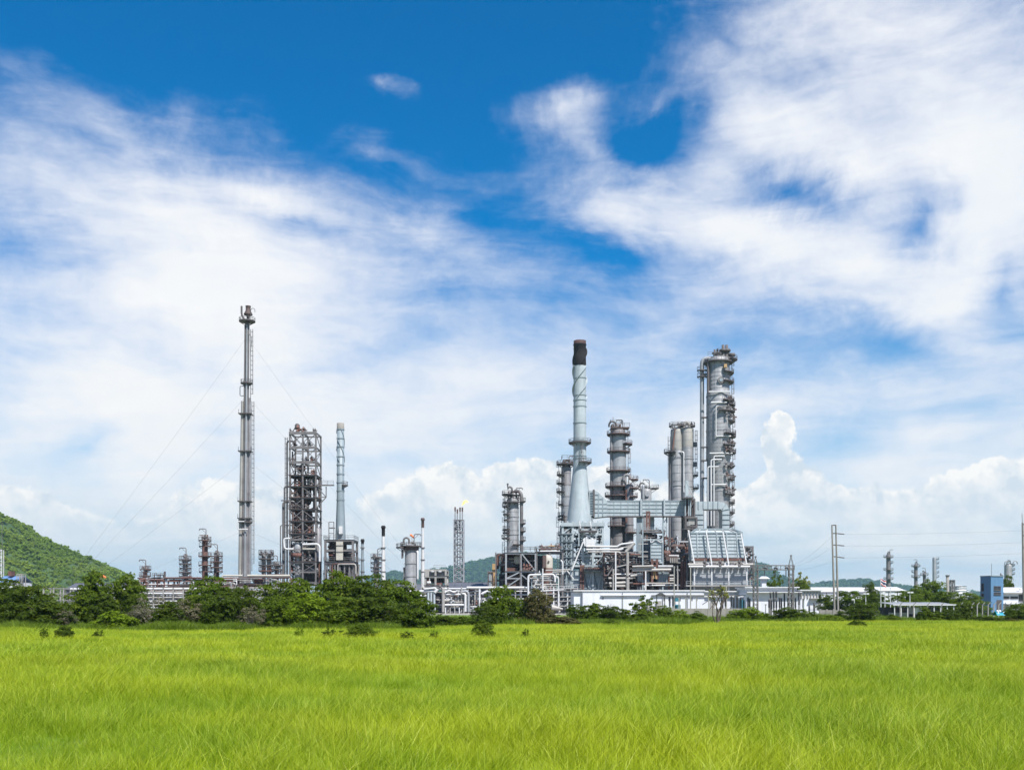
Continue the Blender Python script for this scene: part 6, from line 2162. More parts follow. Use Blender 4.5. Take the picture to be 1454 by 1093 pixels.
def centre_pipes():
    D = 258.0
    k = D / FPX
    R2 = pipe_rack('white pipe rack with dense valves between tree clump and braced structure', 560, 770, D, 833, [
        (839, 566, 622, .40, WP, -.4), (845.5, 568, 606, .3, WP, -.2), (834, 663, 776, .46, WP, -.5), (835.5, 628, 666, .3, WP, 0), (843.5, 631, 655, .34, WP, -.4), (852.5, 631, 645, .34, 'insulation', -.3),
        (858.5, 632, 662, .40, WP, -.6), (839, 640, 775, .2, WP, .8), (844, 664, 775, .26, WP, .5), (850, 676, 760, .26, WP, .8), (867, 660, 690, .2, WP, -.4), (873, 636, 690, .16, 'insulation', -.3), (861, 668, 690, .2, WP, -.5)], 19, 2)
    run = lambda pts, r, m, dy=-.8: pipe(R2, [(WX(a, D), D + dy, max(.3, WZ(b, D))) for a, b in pts], r * .75, m)
    for px, b in ((608.5, 862), (612.5, 866), (617, 869)):
        run([(px, b), (px, 841)], .38, 'pale_blue')
    run([(629.5, 874), (629.5, 835)], .55, 'insulation', -.6)
    run([(661, 868), (661, 843), (656, 842)], .42, WP)
    run([(665.5, 868), (665.5, 842), (662, 838.5), (656, 840)], .42, 'galvanised', -.9)
    run([(632, 841), (638, 837.5), (645, 841), (650, 838)], .28, WP)
    run([(603, 836), (619, 834.5), (620, 839)], .3, WP)
    run([(618, 841), (622, 836)], .5, WP, -1.0)
    run([(681, 862), (681, 836)], .34, WP)
    run([(684, 843), (692, 839), (700, 840)], .42, WP, -1)
    run([(686, 856), (688, 852), (692, 853), (693, 858)], .34, WP, -1)
    for i in range(9):
        piece(R2, 'post', (WX(633 + i * 6.5, D), D - .9, 0), (WX(633 + i * 6.5, D), D - .9, WZ(862, D)), .24, 'insulation' if i % 3 else 'white_paint')
    block(R2, 'rack_dark_back', (WX(655, D), D + 4.6, 2.6), (74 * k, 3, 5.2), 'wall_dark')  # added dark block behind the rack, darkens the gaps between pipes by colour
    block(R2, 'rack_dark_back', (WX(596, D), D + 4.8, 2.6), (60 * k, 3, 5.0), 'dark_steel')  # added dark block, likewise darkening the gaps
    pipe_field(R2, 630, 700, 838, 874, D - .4, 4, 60, 221, ('white_paint', 'insulation', 'galvanised', 'column_dark', 'galvanised'), .08, .22, .6, 24)
    pipe_field(R2, 562, 630, 836, 870, D, 4, 30, 222, ('insulation', 'rust_brown', 'grey_steel', 'white_paint'), .08, .22, .6, 10)
    # equipment shelter with two white fans
    D = 268.0
    k = D / FPX
    s = thing('cooler_shelter', 'square steel cooler shelter with dark open bay left of the lattice flare', 'shelter', (WX(618, D), D + 4, 0))
    frame(s, 604, 633, D, 8, [808, 817.5, 831], 2, 1, .5, 'insulation', None, floors=[817.5, 831], rails=[])
    block(s, 'fan_box', (WX(621, D), D + 3, WZ(813, D)), (21 * k, 5, 8.5 * k), 'column_dark')
    block(s, 'louvre_panel', (WX(606.5, D), D + 1, WZ(815, D)), (6 * k, 3, 9 * k), 'insulation')
    for px in (614, 624.5):
        MB().lathe((WX(px, D), D - .4), [(.35, WZ(812.6, D)), (.55, WZ(811, D)), (.5, WZ(810.4, D))], 12).build('fan_cowl', 'white_paint', s)
    block(s, 'bay_dark_fill', (WX(620, D), D + 4, WZ(823, D)), (20 * k, 3, 8 * k), 'wall_dark')  # dark block stands in for the shade inside the open bay
    block(s, 'machine', (WX(622, D), D + 1, WZ(829, D)), (11 * k, 2, 4 * k), 'rust')
    vessel_h(s, 607, 611, 827, 2.2, D, 0, 'white_paint')
    pipe_field(s, 604, 634, 818, 833, D, 5, 22, 231, ('insulation', 'rust', 'white_paint', 'grey_steel'), .08, .2, .55, 6)
    railing(s, [(WX(616, D), D), (WX(632, D), D)], WZ(808, D), 'galvanised')
    # ochre shed and small tanks at the left foot of the structure
    D = 275.0
    k = D / FPX
    o = thing('pump_house', 'narrow ochre and grey pump house against the braced structure', 'pump house', (WX(697, D), D + 2, 0))
    block(o, 'wall', (WX(701.5, D), D + 2, WZ(800, D) / 2), (5 * k, 4, WZ(800, D)), 'ochre')
    block(o, 'wall', (WX(696, D), D + 1.5, WZ(812, D) / 2), (7 * k, 3, WZ(812, D)), 'insulation')
    block(o, 'roof', (WX(696, D), D + 1.5, WZ(811.5, D)), (9 * k, 3.6, .2), 'grey_steel')
    block(o, 'door', (WX(695.5, D), D - .1, WZ(824, D)), (3 * k, .2, 18 * k), 'blue_grey')
    frame(o, 693, 700, D - .3, 2, [812, 824], 1, 1, .2, 'rust_brown', None)


centre_pipes()


# ------------------------------------------------------------------ white control building and substation
def white_building():
    D = 230.0
    k = D / FPX
    root = thing('control_building', 'long low white windowless building in front of the refinery', 'building', (WX(940, D), D + 8, 0))

    def wall(x0, x1, top, dy=0.0, depth=12, m='white_wall', name='wall'):
        return block(root, name, (WX((x0 + x1) / 2, D), D + dy + depth / 2, WZ(top, D) / 2), ((x1 - x0) * k, depth, WZ(top, D)), m)
    wall(815, 827, 840, .5)
    wall(827, 1000, 839)
    wall(1000, 1062, 840, .3)
    for x0, x1, t in ((814, 1001, 838.2), (1000, 1063, 839.2)):
        block(root, 'parapet', (WX((x0 + x1) / 2, D), D + 6, WZ(t, D)), ((x1 - x0) * k, 12.5, .28), 'white_paint')
    block(root, 'canopy', (WX(884, D), D - .25, WZ(844.8, D)), (62 * k, .5, .14), 'white_paint')
    block(root, 'canopy', (WX(1000, D), D - .25, WZ(844.8, D)), (150 * k, .5, .14), 'concrete')
    for px in (827, 884, 941, 976):
        piece(root, 'drain_pipe', (WX(px, D), D - .15, 0), (WX(px, D), D - .15, WZ(841, D)), .2, 'galvanised', kind='pipe')
    for px in (856, 912, 960, 1012, 1040):
        block(root, 'vent', (WX(px, D), D - .06, WZ(849, D)), (3 * k, .1, 2 * k), 'dull_grey')
    for (x0, x1, y0, y1) in ((918.5, 924.5, 853, 866), (932, 938, 853, 866)):
        block(root, 'air_unit', (WX((x0 + x1) / 2, D), D - .7, (WZ(y0, D) + WZ(y1, D)) / 2), ((x1 - x0) * k, 1.2, (y1 - y0) * k), 'insulation')
    d = block(root, 'door', (WX(1012, D), D + .25, 1.4), (7 * k, .2, 2.8), 'insulation')
    block(root, 'door', (WX(870, D), D - .05, 1.2), (6 * k, .12, 2.4), 'white_paint')
    # right-hand hall, nearer
    D2 = 222.0
    k2 = D2 / FPX
    r2 = thing('switch_house', 'white flat roofed switch house behind the substation gantry', 'building', (WX(1110, D2), D2 + 6, 0))
    block(r2, 'wall', (WX(1098, D2), D2 + 5, WZ(840, D2) / 2), (76 * k2, 10, WZ(840, D2)), 'white_wall')
    block(r2, 'upper_wall', (WX(1098, D2), D2 + 6, (WZ(834, D2) + WZ(840, D2)) / 2), (74 * k2, 8, 6 * k2), 'white_wall')
    block(r2, 'roof_slab', (WX(1098, D2), D2 + 5.8, WZ(833.4, D2)), (78 * k2, 10, .2), 'white_paint')
    block(r2, 'canopy', (WX(1098, D2), D2 - .5, WZ(840.5, D2)), (78 * k2, 1.4, .2), 'white_paint')
    block(r2, 'wall', (WX(1151, D2), D2 + 4.2, WZ(838.5, D2) / 2), (29 * k2, 8.4, WZ(838.5, D2)), 'white_wall')
    block(r2, 'roof_slab', (WX(1151, D2), D2 + 4, WZ(837.6, D2)), (32 * k2, 9.4, .25), 'white_paint')
    for i in range(7):
        piece(r2, 'wall_post', (WX(1138 + i * 4.4, D2), D2 - .15, WZ(849, D2)), (WX(1138 + i * 4.4, D2), D2 - .15, WZ(840, D2)), .22, 'insulation')
    f = block(r2, 'roller_door', (WX(1156, D2), D2 - .05, WZ(857.5, D2)), (12 * k2, .12, 15 * k2), 'white_paint')
    block(r2, 'lintel', (WX(1156, D2), D2 - .5, WZ(849.3, D2)), (14 * k2, 1.0, .16), 'insulation')
    # small hut behind with pyramid roof
    D3 = 250.0
    k3 = D3 / FPX
    h = thing('guard_tower', 'small white hut with a pyramid roof behind the switch house', 'hut', (WX(1084, D3), D3, 0))
    block(h, 'wall', (WX(1084.5, D3), D3, WZ(822, D3) / 2), (7.4 * k3, 1.4, WZ(822, D3)), 'white_wall')
    xa, xb, ze, zt = WX(1077, D3), WX(1092, D3), WZ(821.5, D3), WZ(818, D3)
    MB().add([(xa, D3 - 1.4, ze), (xb, D3 - 1.4, ze), (xb, D3 + 1.4, ze), (xa, D3 + 1.4, ze), ((xa + xb) / 2 - .6, D3, zt), ((xa + xb) / 2 + .6, D3, zt)], [(0, 1, 5, 4), (1, 2, 5), (2, 3, 4, 5), (3, 0, 4), (3, 2, 1, 0)]).build('roof', 'white_wall', h)


white_building()


def lattice_leg(root, x, y, w, z0, z1, m='grey_steel', peak=0.0):
    c = [(x - w / 2, y), (x + w / 2, y), (x + w / 2, y + w), (x - w / 2, y + w)]
    for a, b in c:
        piece(root, 'post', (a, b, z0), (a, b, z1), .16, m)
    z, i = z0, 0
    while z < z1 - .3:
        zb = min(z1, z + w * 1.15)
        for (ax, ay), (bx, by) in zip(c, c[1:] + c[:1]):
            if i % 2:
                ax, ay, bx, by = bx, by, ax, ay
            piece(root, 'brace', (ax, ay, z), (bx, by, zb), .10, m)
        z = zb
        i += 1
    if peak:
        for a, b in c:
            piece(root, 'post', (a, b, z1), (x, y + w / 2, z1 + peak), .09, m)
        block(root, 'peak_cap', (x, y + w / 2, z1 + peak), (.35, .35, .25), 'dark_steel')


ORD = ('first second third fourth fifth sixth seventh eighth ninth tenth eleventh twelfth thirteenth fourteenth fifteenth sixteenth seventeenth eighteenth nineteenth twentieth twenty-first twenty-second '
       'twenty-third twenty-fourth twenty-fifth twenty-sixth twenty-seventh twenty-eighth').split()


def number_along(prefix, tail):
    """labels of a row of alike things count from the left end"""
    row = sorted([o for o in COL.objects if o.get('label') == prefix], key=lambda o: o.location.x / o.location.y)
    for i, o in enumerate(row):
        o['label'] = tail.format(ORD[i])


def substation():
    D = 204.0
    k = D / FPX
    root = thing('substation_gantry', 'steel lattice gantry with two peaked towers in the substation', 'gantry', (WX(1099, D), D, 0))
    lattice_leg(root, WX(1073.5, D), D, .8, 0, WZ(803, D), peak=13 * k)
    lattice_leg(root, WX(1124, D), D, .85, 0, WZ(803, D), peak=14.5 * k)
    x0, x1 = WX(1070, D), WX(1128, D)
    for py, yy in ((802.5, D), (808.5, D), (802.5, D + .8), (808.5, D + .8)):
        piece(root, 'truss_chord', (x0, yy, WZ(py, D)), (x1, yy, WZ(py, D)), .17, 'grey_steel')
    n = 9
    for i in range(n + 1):
        x = x0 + (x1 - x0) * i / n
        piece(root, 'truss_web', (x, D, WZ(802.5, D)), (x, D, WZ(808.5, D)), .12, 'grey_steel')
        if i < n:
            piece(root, 'truss_web', (x, D, WZ(802.5 if i % 2 else 808.5, D)), (x + (x1 - x0) / n, D, WZ(808.5 if i % 2 else 802.5, D)), .07, 'galvanised')
    for px in (1087, 1102, 1117.5):
        z = WZ(808, D)
        b = MB()
        b.tube([(WX(px - 2.5, D), D + .2, z + .2), (WX(px, D), D - .1, z + .35), (WX(px + 2.5, D), D + .2, z)], .2, 8)
        b.build('string_insulator', 'porcelain', root)
        piece(root, 'dropper', (WX(px - 1.5, D), D, z), (WX(px - 1.5, D), D, WZ(818, D)), .16, 'porcelain')
    # post insulators and switchgear, every one its own thing
    def post_ins(px, y_top, y_mid, DD):
        x = WX(px, DD)
        zt, zm = WZ(y_top, DD), WZ(y_mid, DD)
        r = thing('post_insulator', 'dark ribbed post insulator on a steel stand in the substation yard', 'insulator', (x, DD, 0), 'post insulators in the substation yard')
        piece(r, 'stand', (x, DD, 0), (x, DD, zm), .22, 'grey_steel')
        prof = []
        z = zm
        while z < zt - .2:
            prof += [(.13, z), (.26, z + .06), (.13, z + .17)]
            z += .22
        prof.append((.1, zt))
        MB().lathe((x, DD), prof, 9).build('porcelain_body', 'porcelain', r)
        block(r, 'top_cap', (x, DD, zt), (.34, .34, .16), 'grey_steel')
    for px, a, b in ((1094, 841, 848), (1098.3, 840, 848.5), (1102.2, 840, 848), (1092, 851, 862), (1095.5, 851, 864), (1099, 849, 862), (1102.5, 850, 862), (1107, 848, 862), (1109.5, 849, 862), (1113.8, 842, 860), (1119, 849, 862),
                     (1124, 841, 864), (1129.5, 848, 862), (1134.5, 841, 858), (1140.5, 850, 862), (1156, 856, 868), (1149, 860, 870)):
        post_ins(px, a, b, 206)
    for px, a, b in ((1038.5, 845, 860), (1042, 848, 862), (1046.5, 846, 862), (1030, 848, 860), (1052, 848, 863), (1056, 852, 864), (1062, 848, 862), (1064.5, 850, 864), (951, 846, 860), (955.5, 845, 860), (1026, 852, 864)):
        post_ins(px, a, b, 208)
    number_along('dark ribbed post insulator on a steel stand in the substation yard', '{} dark ribbed post insulator from the left along the substation yard')
    # busbar portal and transformer
    D2 = 206
    p = thing('busbar_frame', 'thin steel busbar frame carrying wires over the white wall', 'frame', (WX(1040, D2), D2 + 2, 0))
    for px, t in ((959.5, 803 + 0, ), (983, 803), (1034.5, 830), (991.5, 848), (966.5, 848), (976, 848), (1009, 846)):
        piece(p, 'post', (WX(px, D2), D2 + 2, 0), (WX(px, D2), D2 + 2, WZ(t, D2)), .2, 'insulation')
    for a, b, py in ((941, 1010, 847.5), (960, 1062, 845)):
        piece(p, 'busbar', (WX(a, D2), D2 + 2, WZ(py, D2)), (WX(b, D2), D2 + 2, WZ(py, D2)), .12, 'grey_steel')
    for px in (945, 952, 960, 968, 985, 992):
        piece(p, 'dropper', (WX(px, D2), D2 + 2, WZ(847.5, D2)), (WX(px, D2), D2 + 2, WZ(853, D2)), .2, 'porcelain')
    for (a, b) in (((1008, 868), (1020, 852)), ((1020, 852), (1028, 846)), ((1000, 858), (1012, 850))):
        piece(p, 'disconnect_arm', (WX(a[0], D2), D2 + 2, WZ(a[1], D2)), (WX(b[0], D2), D2 + 2, WZ(b[1], D2)), .14, 'dark_steel')
    t = thing('transformer', 'teal transformer box standing among substation posts', 'transformer', (WX(966, D2), D2 + 4, 0))
    kk = D2 / FPX
    block(t, 'tank', (WX(966, D2), D2 + 4, 1.1), (8.5 * kk, 1.2, 2.2), 'teal_box')
    block(t, 'radiator', (WX(966, D2), D2 + 3.2, 1.4), (7.0 * kk, .3, 1.2), 'teal_box')
    block(t, 'conservator', (WX(966, D2), D2 + 4, WZ(851, D2)), (8.2 * kk, 1.0, 5 * kk), 'teal_box')
    for s in (-1, 1):
        piece(t, 'leg', (WX(966 + s * 3, D2), D2 + 4, 2.2), (WX(966 + s * 3, D2), D2 + 4, WZ(853, D2)), .14, 'dark_steel')
    t = thing('transformer', 'transformer under a tilted white blue cover near the bare tree', 'transformer', (WX(1060, D2), D2 + 5, 0))
    block(t, 'tank', (WX(1061, D2), D2 + 5, 1.6), (7 * kk, 1.4, 3.2), 'teal_box')
    m = MB()
    m.bar((WX(1054, D2), D2 + 5, WZ(848, D2)), (WX(1062, D2), D2 + 5, WZ(846, D2)), 2.2, .15)
    m.build('cover', 'white_paint', t)
    piece(t, 'leg', (WX(1055, D2), D2 + 5, 0), (WX(1055, D2), D2 + 5, WZ(848, D2)), .15, 'grey_steel')
    piece(t, 'bushing', (WX(1063, D2), D2 + 5, 3.2), (WX(1063, D2), D2 + 5, WZ(848, D2)), .3, 'porcelain', kind='pipe')
    # little roofed stand left of the transformer
    r = thing('roofed_stand', 'small open stand with a dark gable roof before the white wall', 'shelter', (WX(941, D2), D2 + 3, 0))
    for px in (935.5, 947):
        piece(r, 'post', (WX(px, D2), D2 + 3, 0), (WX(px, D2), D2 + 3, WZ(845, D2)), .18, 'grey_steel')
    xa, xm, xb = WX(933, D2), WX(941, D2), WX(948.5, D2)
    MB().add([(xa, D2 + 2, WZ(845, D2)), (xm, D2 + 2, WZ(841, D2)), (xb, D2 + 2, WZ(845, D2)), (xa, D2 + 4.5, WZ(845, D2)), (xm, D2 + 4.5, WZ(841, D2)), (xb, D2 + 4.5, WZ(845, D2))], [(0, 1, 4, 3), (1, 2, 5, 4), (0, 2, 1), (3, 4, 5), (0, 3, 5, 2)]).build('roof', 'wall_dark', r)
    # chain of fence posts and a low grey wall before the yard
    D4 = 180.0
    w = thing('yard_wall', 'low grey weathered wall before the substation yard', 'wall', (WX(985, D4), D4, 0))
    for i in range(14):
        xa, xb = WX(940 + i * 9.2, D4) + .02, WX(949.2 + i * 9.2, D4) - .02
        MB().box(((xa + xb) / 2, D4, WZ(863.5, D4) / 2), (xb - xa, .2, WZ(863.5, D4))).build('wall_panel', 'concrete', w)
    w['kind'] = 'thing'
    for px, t in ((863.5, 859), (884, 849), (901.5, 857), (1087.2, 858), (1141, 851)):
        q = thing('yard_post', 'thin grey post standing before the long white wall', 'post', (WX(px, 190), 190, 0), 'thin posts before the white wall')
        piece(q, 'shaft', (WX(px, 190), 190, 0), (WX(px, 190), 190, WZ(t, 190)), .2, 'galvanised', kind='pipe')
        block(q, 'cap', (WX(px, 190), 190, WZ(t, 190)), (.3, .3, .12), 'grey_steel')


substation()
number_along('thin grey post standing before the long white wall', '{} thin grey post from the left before the long white wall')


# ------------------------------------------------------------------ right side: poles, wires, far plant, buildings
def wire(root, p, q, sag, r=.014, n=16):
    p, q = Vector(p), Vector(q)
    pts = []
    for i in range(n + 1):
        t = i / n
        v = p.lerp(q, t)
        v.z -= sag * 4 * t * (1 - t)
        pts.append(v)
    return MB().tube(pts, r, 5, False).build('wire', 'wire', root)


def power_line():
    D = 160.0
    k = D / FPX
    root = thing('power_pole', 'tall twin leg concrete power pole with rungs and arms', 'power pole', (WX(1186, D), D, 0))
    for a, b in ((1181.3, 1185.2), (1186.8, 1190.2)):
        m = MB()
        m.tube([(WX(b, D), D, 0), (WX(a, D), D, WZ(745, D))], [.19, .12], 8)
        m.build('leg', 'concrete', root)
    for py, m_ in ((745.5, 'dark_steel'), (757, 'dark_steel'), (773.5, 'dark_steel'), (790, 'dark_steel'), (829, 'concrete'), (833, 'concrete')):
        t = (py - 745) / 125
        xa, xb = 1181.3 + 3.9 * t, 1186.8 + 3.4 * t
        piece(root, 'rung', (WX(xa, D), D, WZ(py, D)), (WX(xb, D), D, WZ(py, D)), .16, m_)
    ends = []
    for py in (757.5, 774, 791):
        t = (py - 745) / 125
        xb = 1186.8 + 3.4 * t
        p, q = (WX(xb, D), D - .15, WZ(py - .5, D)), (WX(1199, D), D - .15, WZ(py + .8, D))
        b = MB()
        P, Q = Vector(p), Vector(q)
        b.tube([P, P.lerp(Q, .3), P.lerp(Q, .95)], [.04, .11, .08], 7)
        b.build('string_insulator', 'porcelain', root)
        ends.append(q)
    r2 = thing('power_pole', 'single concrete power pole cut by the photo edge, carrying three wires', 'power pole', (WX(1453, D), D, 0))
    MB().tube([(WX(1454.5, D), D, 0), (WX(1452, D), D, WZ(742, D))], [.22, .14], 10).build('shaft', 'concrete', r2)
    piece(r2, 'mast_top', (WX(1451.7, D), D, WZ(742, D)), (WX(1451.2, D), D, WZ(729, D)), .09, 'grey_steel', kind='pipe')
    for py in (744, 760, 777):
        piece(r2, 'arm', (WX(1452, D), D - .1, WZ(py, D)), (WX(1462, D), D - .1, WZ(py + 2, D)), .12, 'grey_steel')
    for (q, ya, yb) in zip(ends, (757.5, 774, 791), (753, 770, 785.5)):
        w = thing('power_wire', {757.5: 'topmost thin wire strung between the twin and the single power pole', 774: 'middle thin wire strung between the twin and the single power pole', 791: 'lowest thin wire strung between the twin and the single power pole'}[ya], 'wire', q, 'wires between the power poles')
        wire(w, q, (WX(1452, D), D - .15, WZ(yb, D)), .16)
    for (ya, bx, by, lab) in ((760, 1127, 802, 'upper slack wire from the twin power pole down to the gantry'), (775, 1128, 804, 'middle slack wire from the twin power pole down to the gantry'), (796, 1128, 807, 'lowest slack wire from the twin power pole down to the gantry')):
        p = (WX(1182, D), D, WZ(ya, D))
        w = thing('power_wire', lab, 'wire', p, 'wires from power pole to gantry')
        wire(w, p, (WX(bx, 204), 204, WZ(by, 204)), .5, .011)


power_line()


def far_plant():
    D = 620.0
    G = 'distant refinery columns on the skyline'
    spec = [
        (1261.5, 3.0, 788, 'grey_steel', 'tallest distant column, with wide platforms, right behind the striped flag', [(791, 0, 360), (799, -60, 60), (809, 0, 360), (814, -60, 60), (822, 0, 360)]),
        (1300.5, 2.4, 802, 'grey_steel', 'distant column with side platforms, second from the flag', [(804, 0, 360), (812, 120, 240), (819, 0, 360)]),
        (1312.5, 2.0, 814, 'grey_steel', 'shortest dark column of the distant row above the trees', [(816, 0, 360), (822, -60, 60)]),
        (1326.8, 2.6, 792, 'galvanised', 'plain tall distant column with dark platforms down its right edge', [(794, -50, 50), (800, -50, 50), (806, -50, 50), (813, -50, 50), (819, -50, 50)]),
        (1431.5, 5.2, 803, 'column_steel', 'thick distant column with looped head pipes behind the blue building', [(803, -50, 50), (809, -50, 50), (815, -50, 50)]),
    ]
    for i, (px, r, t, m, lab, pl) in enumerate(spec):
        root, c, R = column('distant_column', lab, 'column', px, r, t, 862, D, m, [(a, b, e, 1.6) for a, b, e in pl], (), G, seed=120 + i, n=16, plat_mat='grey_steel', top_gear=(px != 1326.8))
        if px > 1400:
            for s in (-3, 2):
                goose(root, c[0] + s, D - 2, WZ(803, D), 1.5, 2.6, .3, 'galvanised')
    root = thing('distant_column', 'plain grey distant chimney left of the white storage tanks', 'column', (WX(1345.5, D), D, 0), G)
    MB().lathe((WX(1345.5, D), D), [(2.3 * D / FPX, 0), (2.1 * D / FPX, WZ(817, D)), (1.6 * D / FPX, WZ(817, D))], 16).build('shell', 'concrete', root)
    MB().arc_slab((WX(1345.5, D), D), WZ(817.5, D), .8, 2.3 * D / FPX + .3, 0, 2 * PI, .6).build('rim', 'grey_steel', root)
    root = thing('distant_steel_tower', 'small grey distant steel tower beside the white storage tanks', 'tower', (WX(1353, D), D, 0))
    frame(root, 1350.5, 1355.5, D, 3, [823, 829, 837], 1, 1, .5, 'grey_steel', 'Z', floors=[824])
    block(root, 'head_box', (WX(1353, D), D + 1, WZ(824.5, D)), (2.2, 2, 1.4), 'grey_steel')
    # tanks
    for px, r, t, lab in ((1370, 11.5, 830, 'wide pale storage tank with railing rings left of the blue building'), (1383, 7.5, 838, 'smaller pale tank just beside the blue building')):
        k = D / FPX
        c = (WX(px, D), D + 10)
        root = thing('storage_tank', lab, 'tank', (c[0], c[1], 0), 'distant white tanks')
        MB().lathe(c, [(r * k, 0), (r * k, WZ(t + 2, D)), (r * k * .5, WZ(t + .6, D)), (.1, WZ(t, D))], 28).build('shell', 'white_paint', root)
        for py in (t + 2, t + 5, t + 9, t + 13):
            MB().arc_slab(c, WZ(py, D), r * k, r * k + .35, 0, 2 * PI, .3).build('wind_girder', 'blue_grey', root)
    # long pale sheds
    gable_shed('long_shed', 'long white roofed shed between twin pole and flag', 1158, 1248, 840, 833, 430, 24, 'white_paint', 'white_wall')
    gable_shed('long_shed', 'distant white roofed shed just right of the flag', 1249, 1288, 838.5, 832.5, 460, 24, 'white_paint', 'white_wall')


far_plant()


def window(root, p, u, w, h, n, frame_m='white_paint', name='window'):
    """window with recessed frame, pane and sill; p = lower left corner, u = unit vector along the wall, n = outward normal"""
    p, u, n = Vector(p), Vector(u).normalized(), Vector(n).normalized()
    z = Vector((0, 0, 1))
    m = MB()
    t = .09
    for a, b in ((p, p + u * w), (p + z * h, p + u * w + z * h), (p, p + z * h), (p + u * w, p + u * w + z * h)):
        m.bar(a + n * .03, b + n * .03, t, t)
    m.bar(p + u * w / 2 + n * .02, p + u * w / 2 + z * h + n * .02, .06, .06)
    o = m.build(name, frame_m, root)
    q = [p + n * .012, p + u * w + n * .012, p + u * w + z * h + n * .012, p + z * h + n * .012]
    MB().add(q + [x - n * .03 for x in q], [(0, 1, 2, 3), (7, 6, 5, 4), (0, 4, 5, 1), (1, 5, 6, 2), (2, 6, 7, 3), (3, 7, 4, 0)]).build('pane', 'window_glass', o)
    s = MB()
    s.bar(p - u * .08 - z * .1 + n * .08, p + u * (w + .08) - z * .1 + n * .08, .2, .08)
    s.build('sill', frame_m, o)
    return o


def right_buildings():
    root = thing('blue_building', 'narrow blue tower building with dark windows on the right', 'building', (WX(1407, 220), 220, 0))
    A, B, C = Vector((WX(1392, 223.5), 223.5, 0)), Vector((WX(1407, 220), 220, 0)), Vector((WX(1424.6, 221.5), 221.5, 0))
    Dd = A + (C - B)
    zt = WZ(817.8, 220)
    up = Vector((0, 0, zt))
    m = MB()
    m.add([A, B, C, Dd, A + up, B + up, C + up, Dd + up], [(3, 2, 1, 0), (4, 5, 6, 7), (0, 1, 5, 4), (1, 2, 6, 5), (2, 3, 7, 6), (3, 0, 4, 7)])
    m.build('wall', 'wall_blue', root)
    cap = MB()
    for p, q in ((A, B), (B, C)):
        cap.bar(p + up + Vector((0, 0, .08)), q + up + Vector((0, 0, .08)), .3, .16)
    cap.build('coping', 'blue_grey', root)
    piece(root, 'antenna', (WX(1409.5, 221), 221.5, zt), (WX(1409.5, 221), 221.5, WZ(800, 221)), .07, 'grey_steel')
    valve(root, (WX(1423.5, 221), 221.8, zt), .4, 'dark_steel')
    u, n = (C - B).normalized(), (C - B).cross(Vector((0, 0, 1))).normalized()
    L = (C - B).length
    pz = lambda y: WZ(y, 220.5)
    for y0, y1 in ((832, 837.3), (840.6, 843.6)):
        window(root, B + u * L * .23 + Vector((0, 0, pz(y1))), u, L * .54, pz(y0) - pz(y1), n, 'dark_steel')
    d = block(root, 'door', B + u * L * .5 + Vector((0, -.03, pz(860))), (L * .5, .12, 2.6), 'dark_steel')
    u, n = (B - A).normalized(), (B - A).cross(Vector((0, 0, 1))).normalized()
    L = (B - A).length
    for y0, y1 in ((828, 838), (842.5, 846.5)):
        window(root, A + u * L * .14 + Vector((0, 0, pz(y1))), u, L * .18, pz(y0) - pz(y1), n, 'dark_steel')
    # white house
    D = 226.0
    k = D / FPX
    r = thing('white_house', 'white building with a pale hipped roof right of the blue tower', 'building', (WX(1440, D), D + 5, 0))
    block(r, 'wall', (WX(1443, D), D + 5, WZ(841.3, D) / 2), (38 * k, 10, WZ(841.3, D)), 'white_wall')
    x0, x1 = WX(1423.5, D), WX(1464, D)
    ze, zr = WZ(841, D), WZ(833, D)
    n_ = 5
    for i in range(n_):
        u0, u1 = x0 + (x1 - x0) * i / n_ + .01, x0 + (x1 - x0) * (i + 1) / n_ - .01
        MB().add([(u0, D - .7, ze), (u1, D - .7, ze), (u1, D + 5, zr), (u0, D + 5, zr), (u0, D + 10.7, ze), (u1, D + 10.7, ze)], [(0, 1, 2, 3), (3, 2, 5, 4)]).build('roof_sheet', 'white_paint', r)
    piece(r, 'fascia', (x0, D - .7, ze - .1), (x1, D - .7, ze - .1), .12, 'insulation', .25)
    U, N_ = Vector((1, 0, 0)), Vector((0, -1, 0))
    for a, b, y0, y1 in ((1425.5, 1432.3, 846.6, 849), (1435, 1445, 846.6, 849), (1446.5, 1452, 844, 852.5)):
        window(r, (WX(a, D), D, WZ(y1, D)), U, (b - a) * k, (y1 - y0) * k, N_, 'dark_steel')
    block(r, 'porch_roof', (WX(1440, D), D - 1, WZ(857, D)), (34 * k, 2, .15), 'white_paint')
    block(r, 'porch_wall', (WX(1440, D), D - .1, WZ(861.5, D)), (34 * k, .2, 5 * k), 'insulation')
    s = thing('satellite_dish', 'white satellite dish on the pale roof at the right', 'satellite dish', (WX(1448.5, D), D + 1, WZ(837, D)))
    c = Vector((WX(1448.5, D), D + .4, WZ(836.6, D)))
    b = MB()
    nrm = Vector((-.5, -.45, .74)).normalized()
    a1 = nrm.orthogonal().normalized()
    a2 = nrm.cross(a1)
    vs_, fs = [c - nrm * .12], []
    for j, (rr, dd) in enumerate(((.22, -.09), (.42, 0.02))):
        for i in range(14):
            t = 2 * PI * i / 14
            vs_.append(c + (a1 * math.cos(t) + a2 * math.sin(t)) * rr + nrm * dd)
    fs += [(0, 1 + i, 1 + (i + 1) % 14) for i in range(14)] + [(1 + i, 15 + i, 15 + (i + 1) % 14, 1 + (i + 1) % 14) for i in range(14)]
    b.add(vs_, fs, True)
    b.build('dish', 'dish_white', s)
    piece(s, 'arm', c - nrm * .12, c + nrm * .5, .05, 'grey_steel')
    piece(s, 'mount', c - nrm * .12, (c.x, c.y, WZ(838.6, D)), .08, 'grey_steel')


right_buildings()


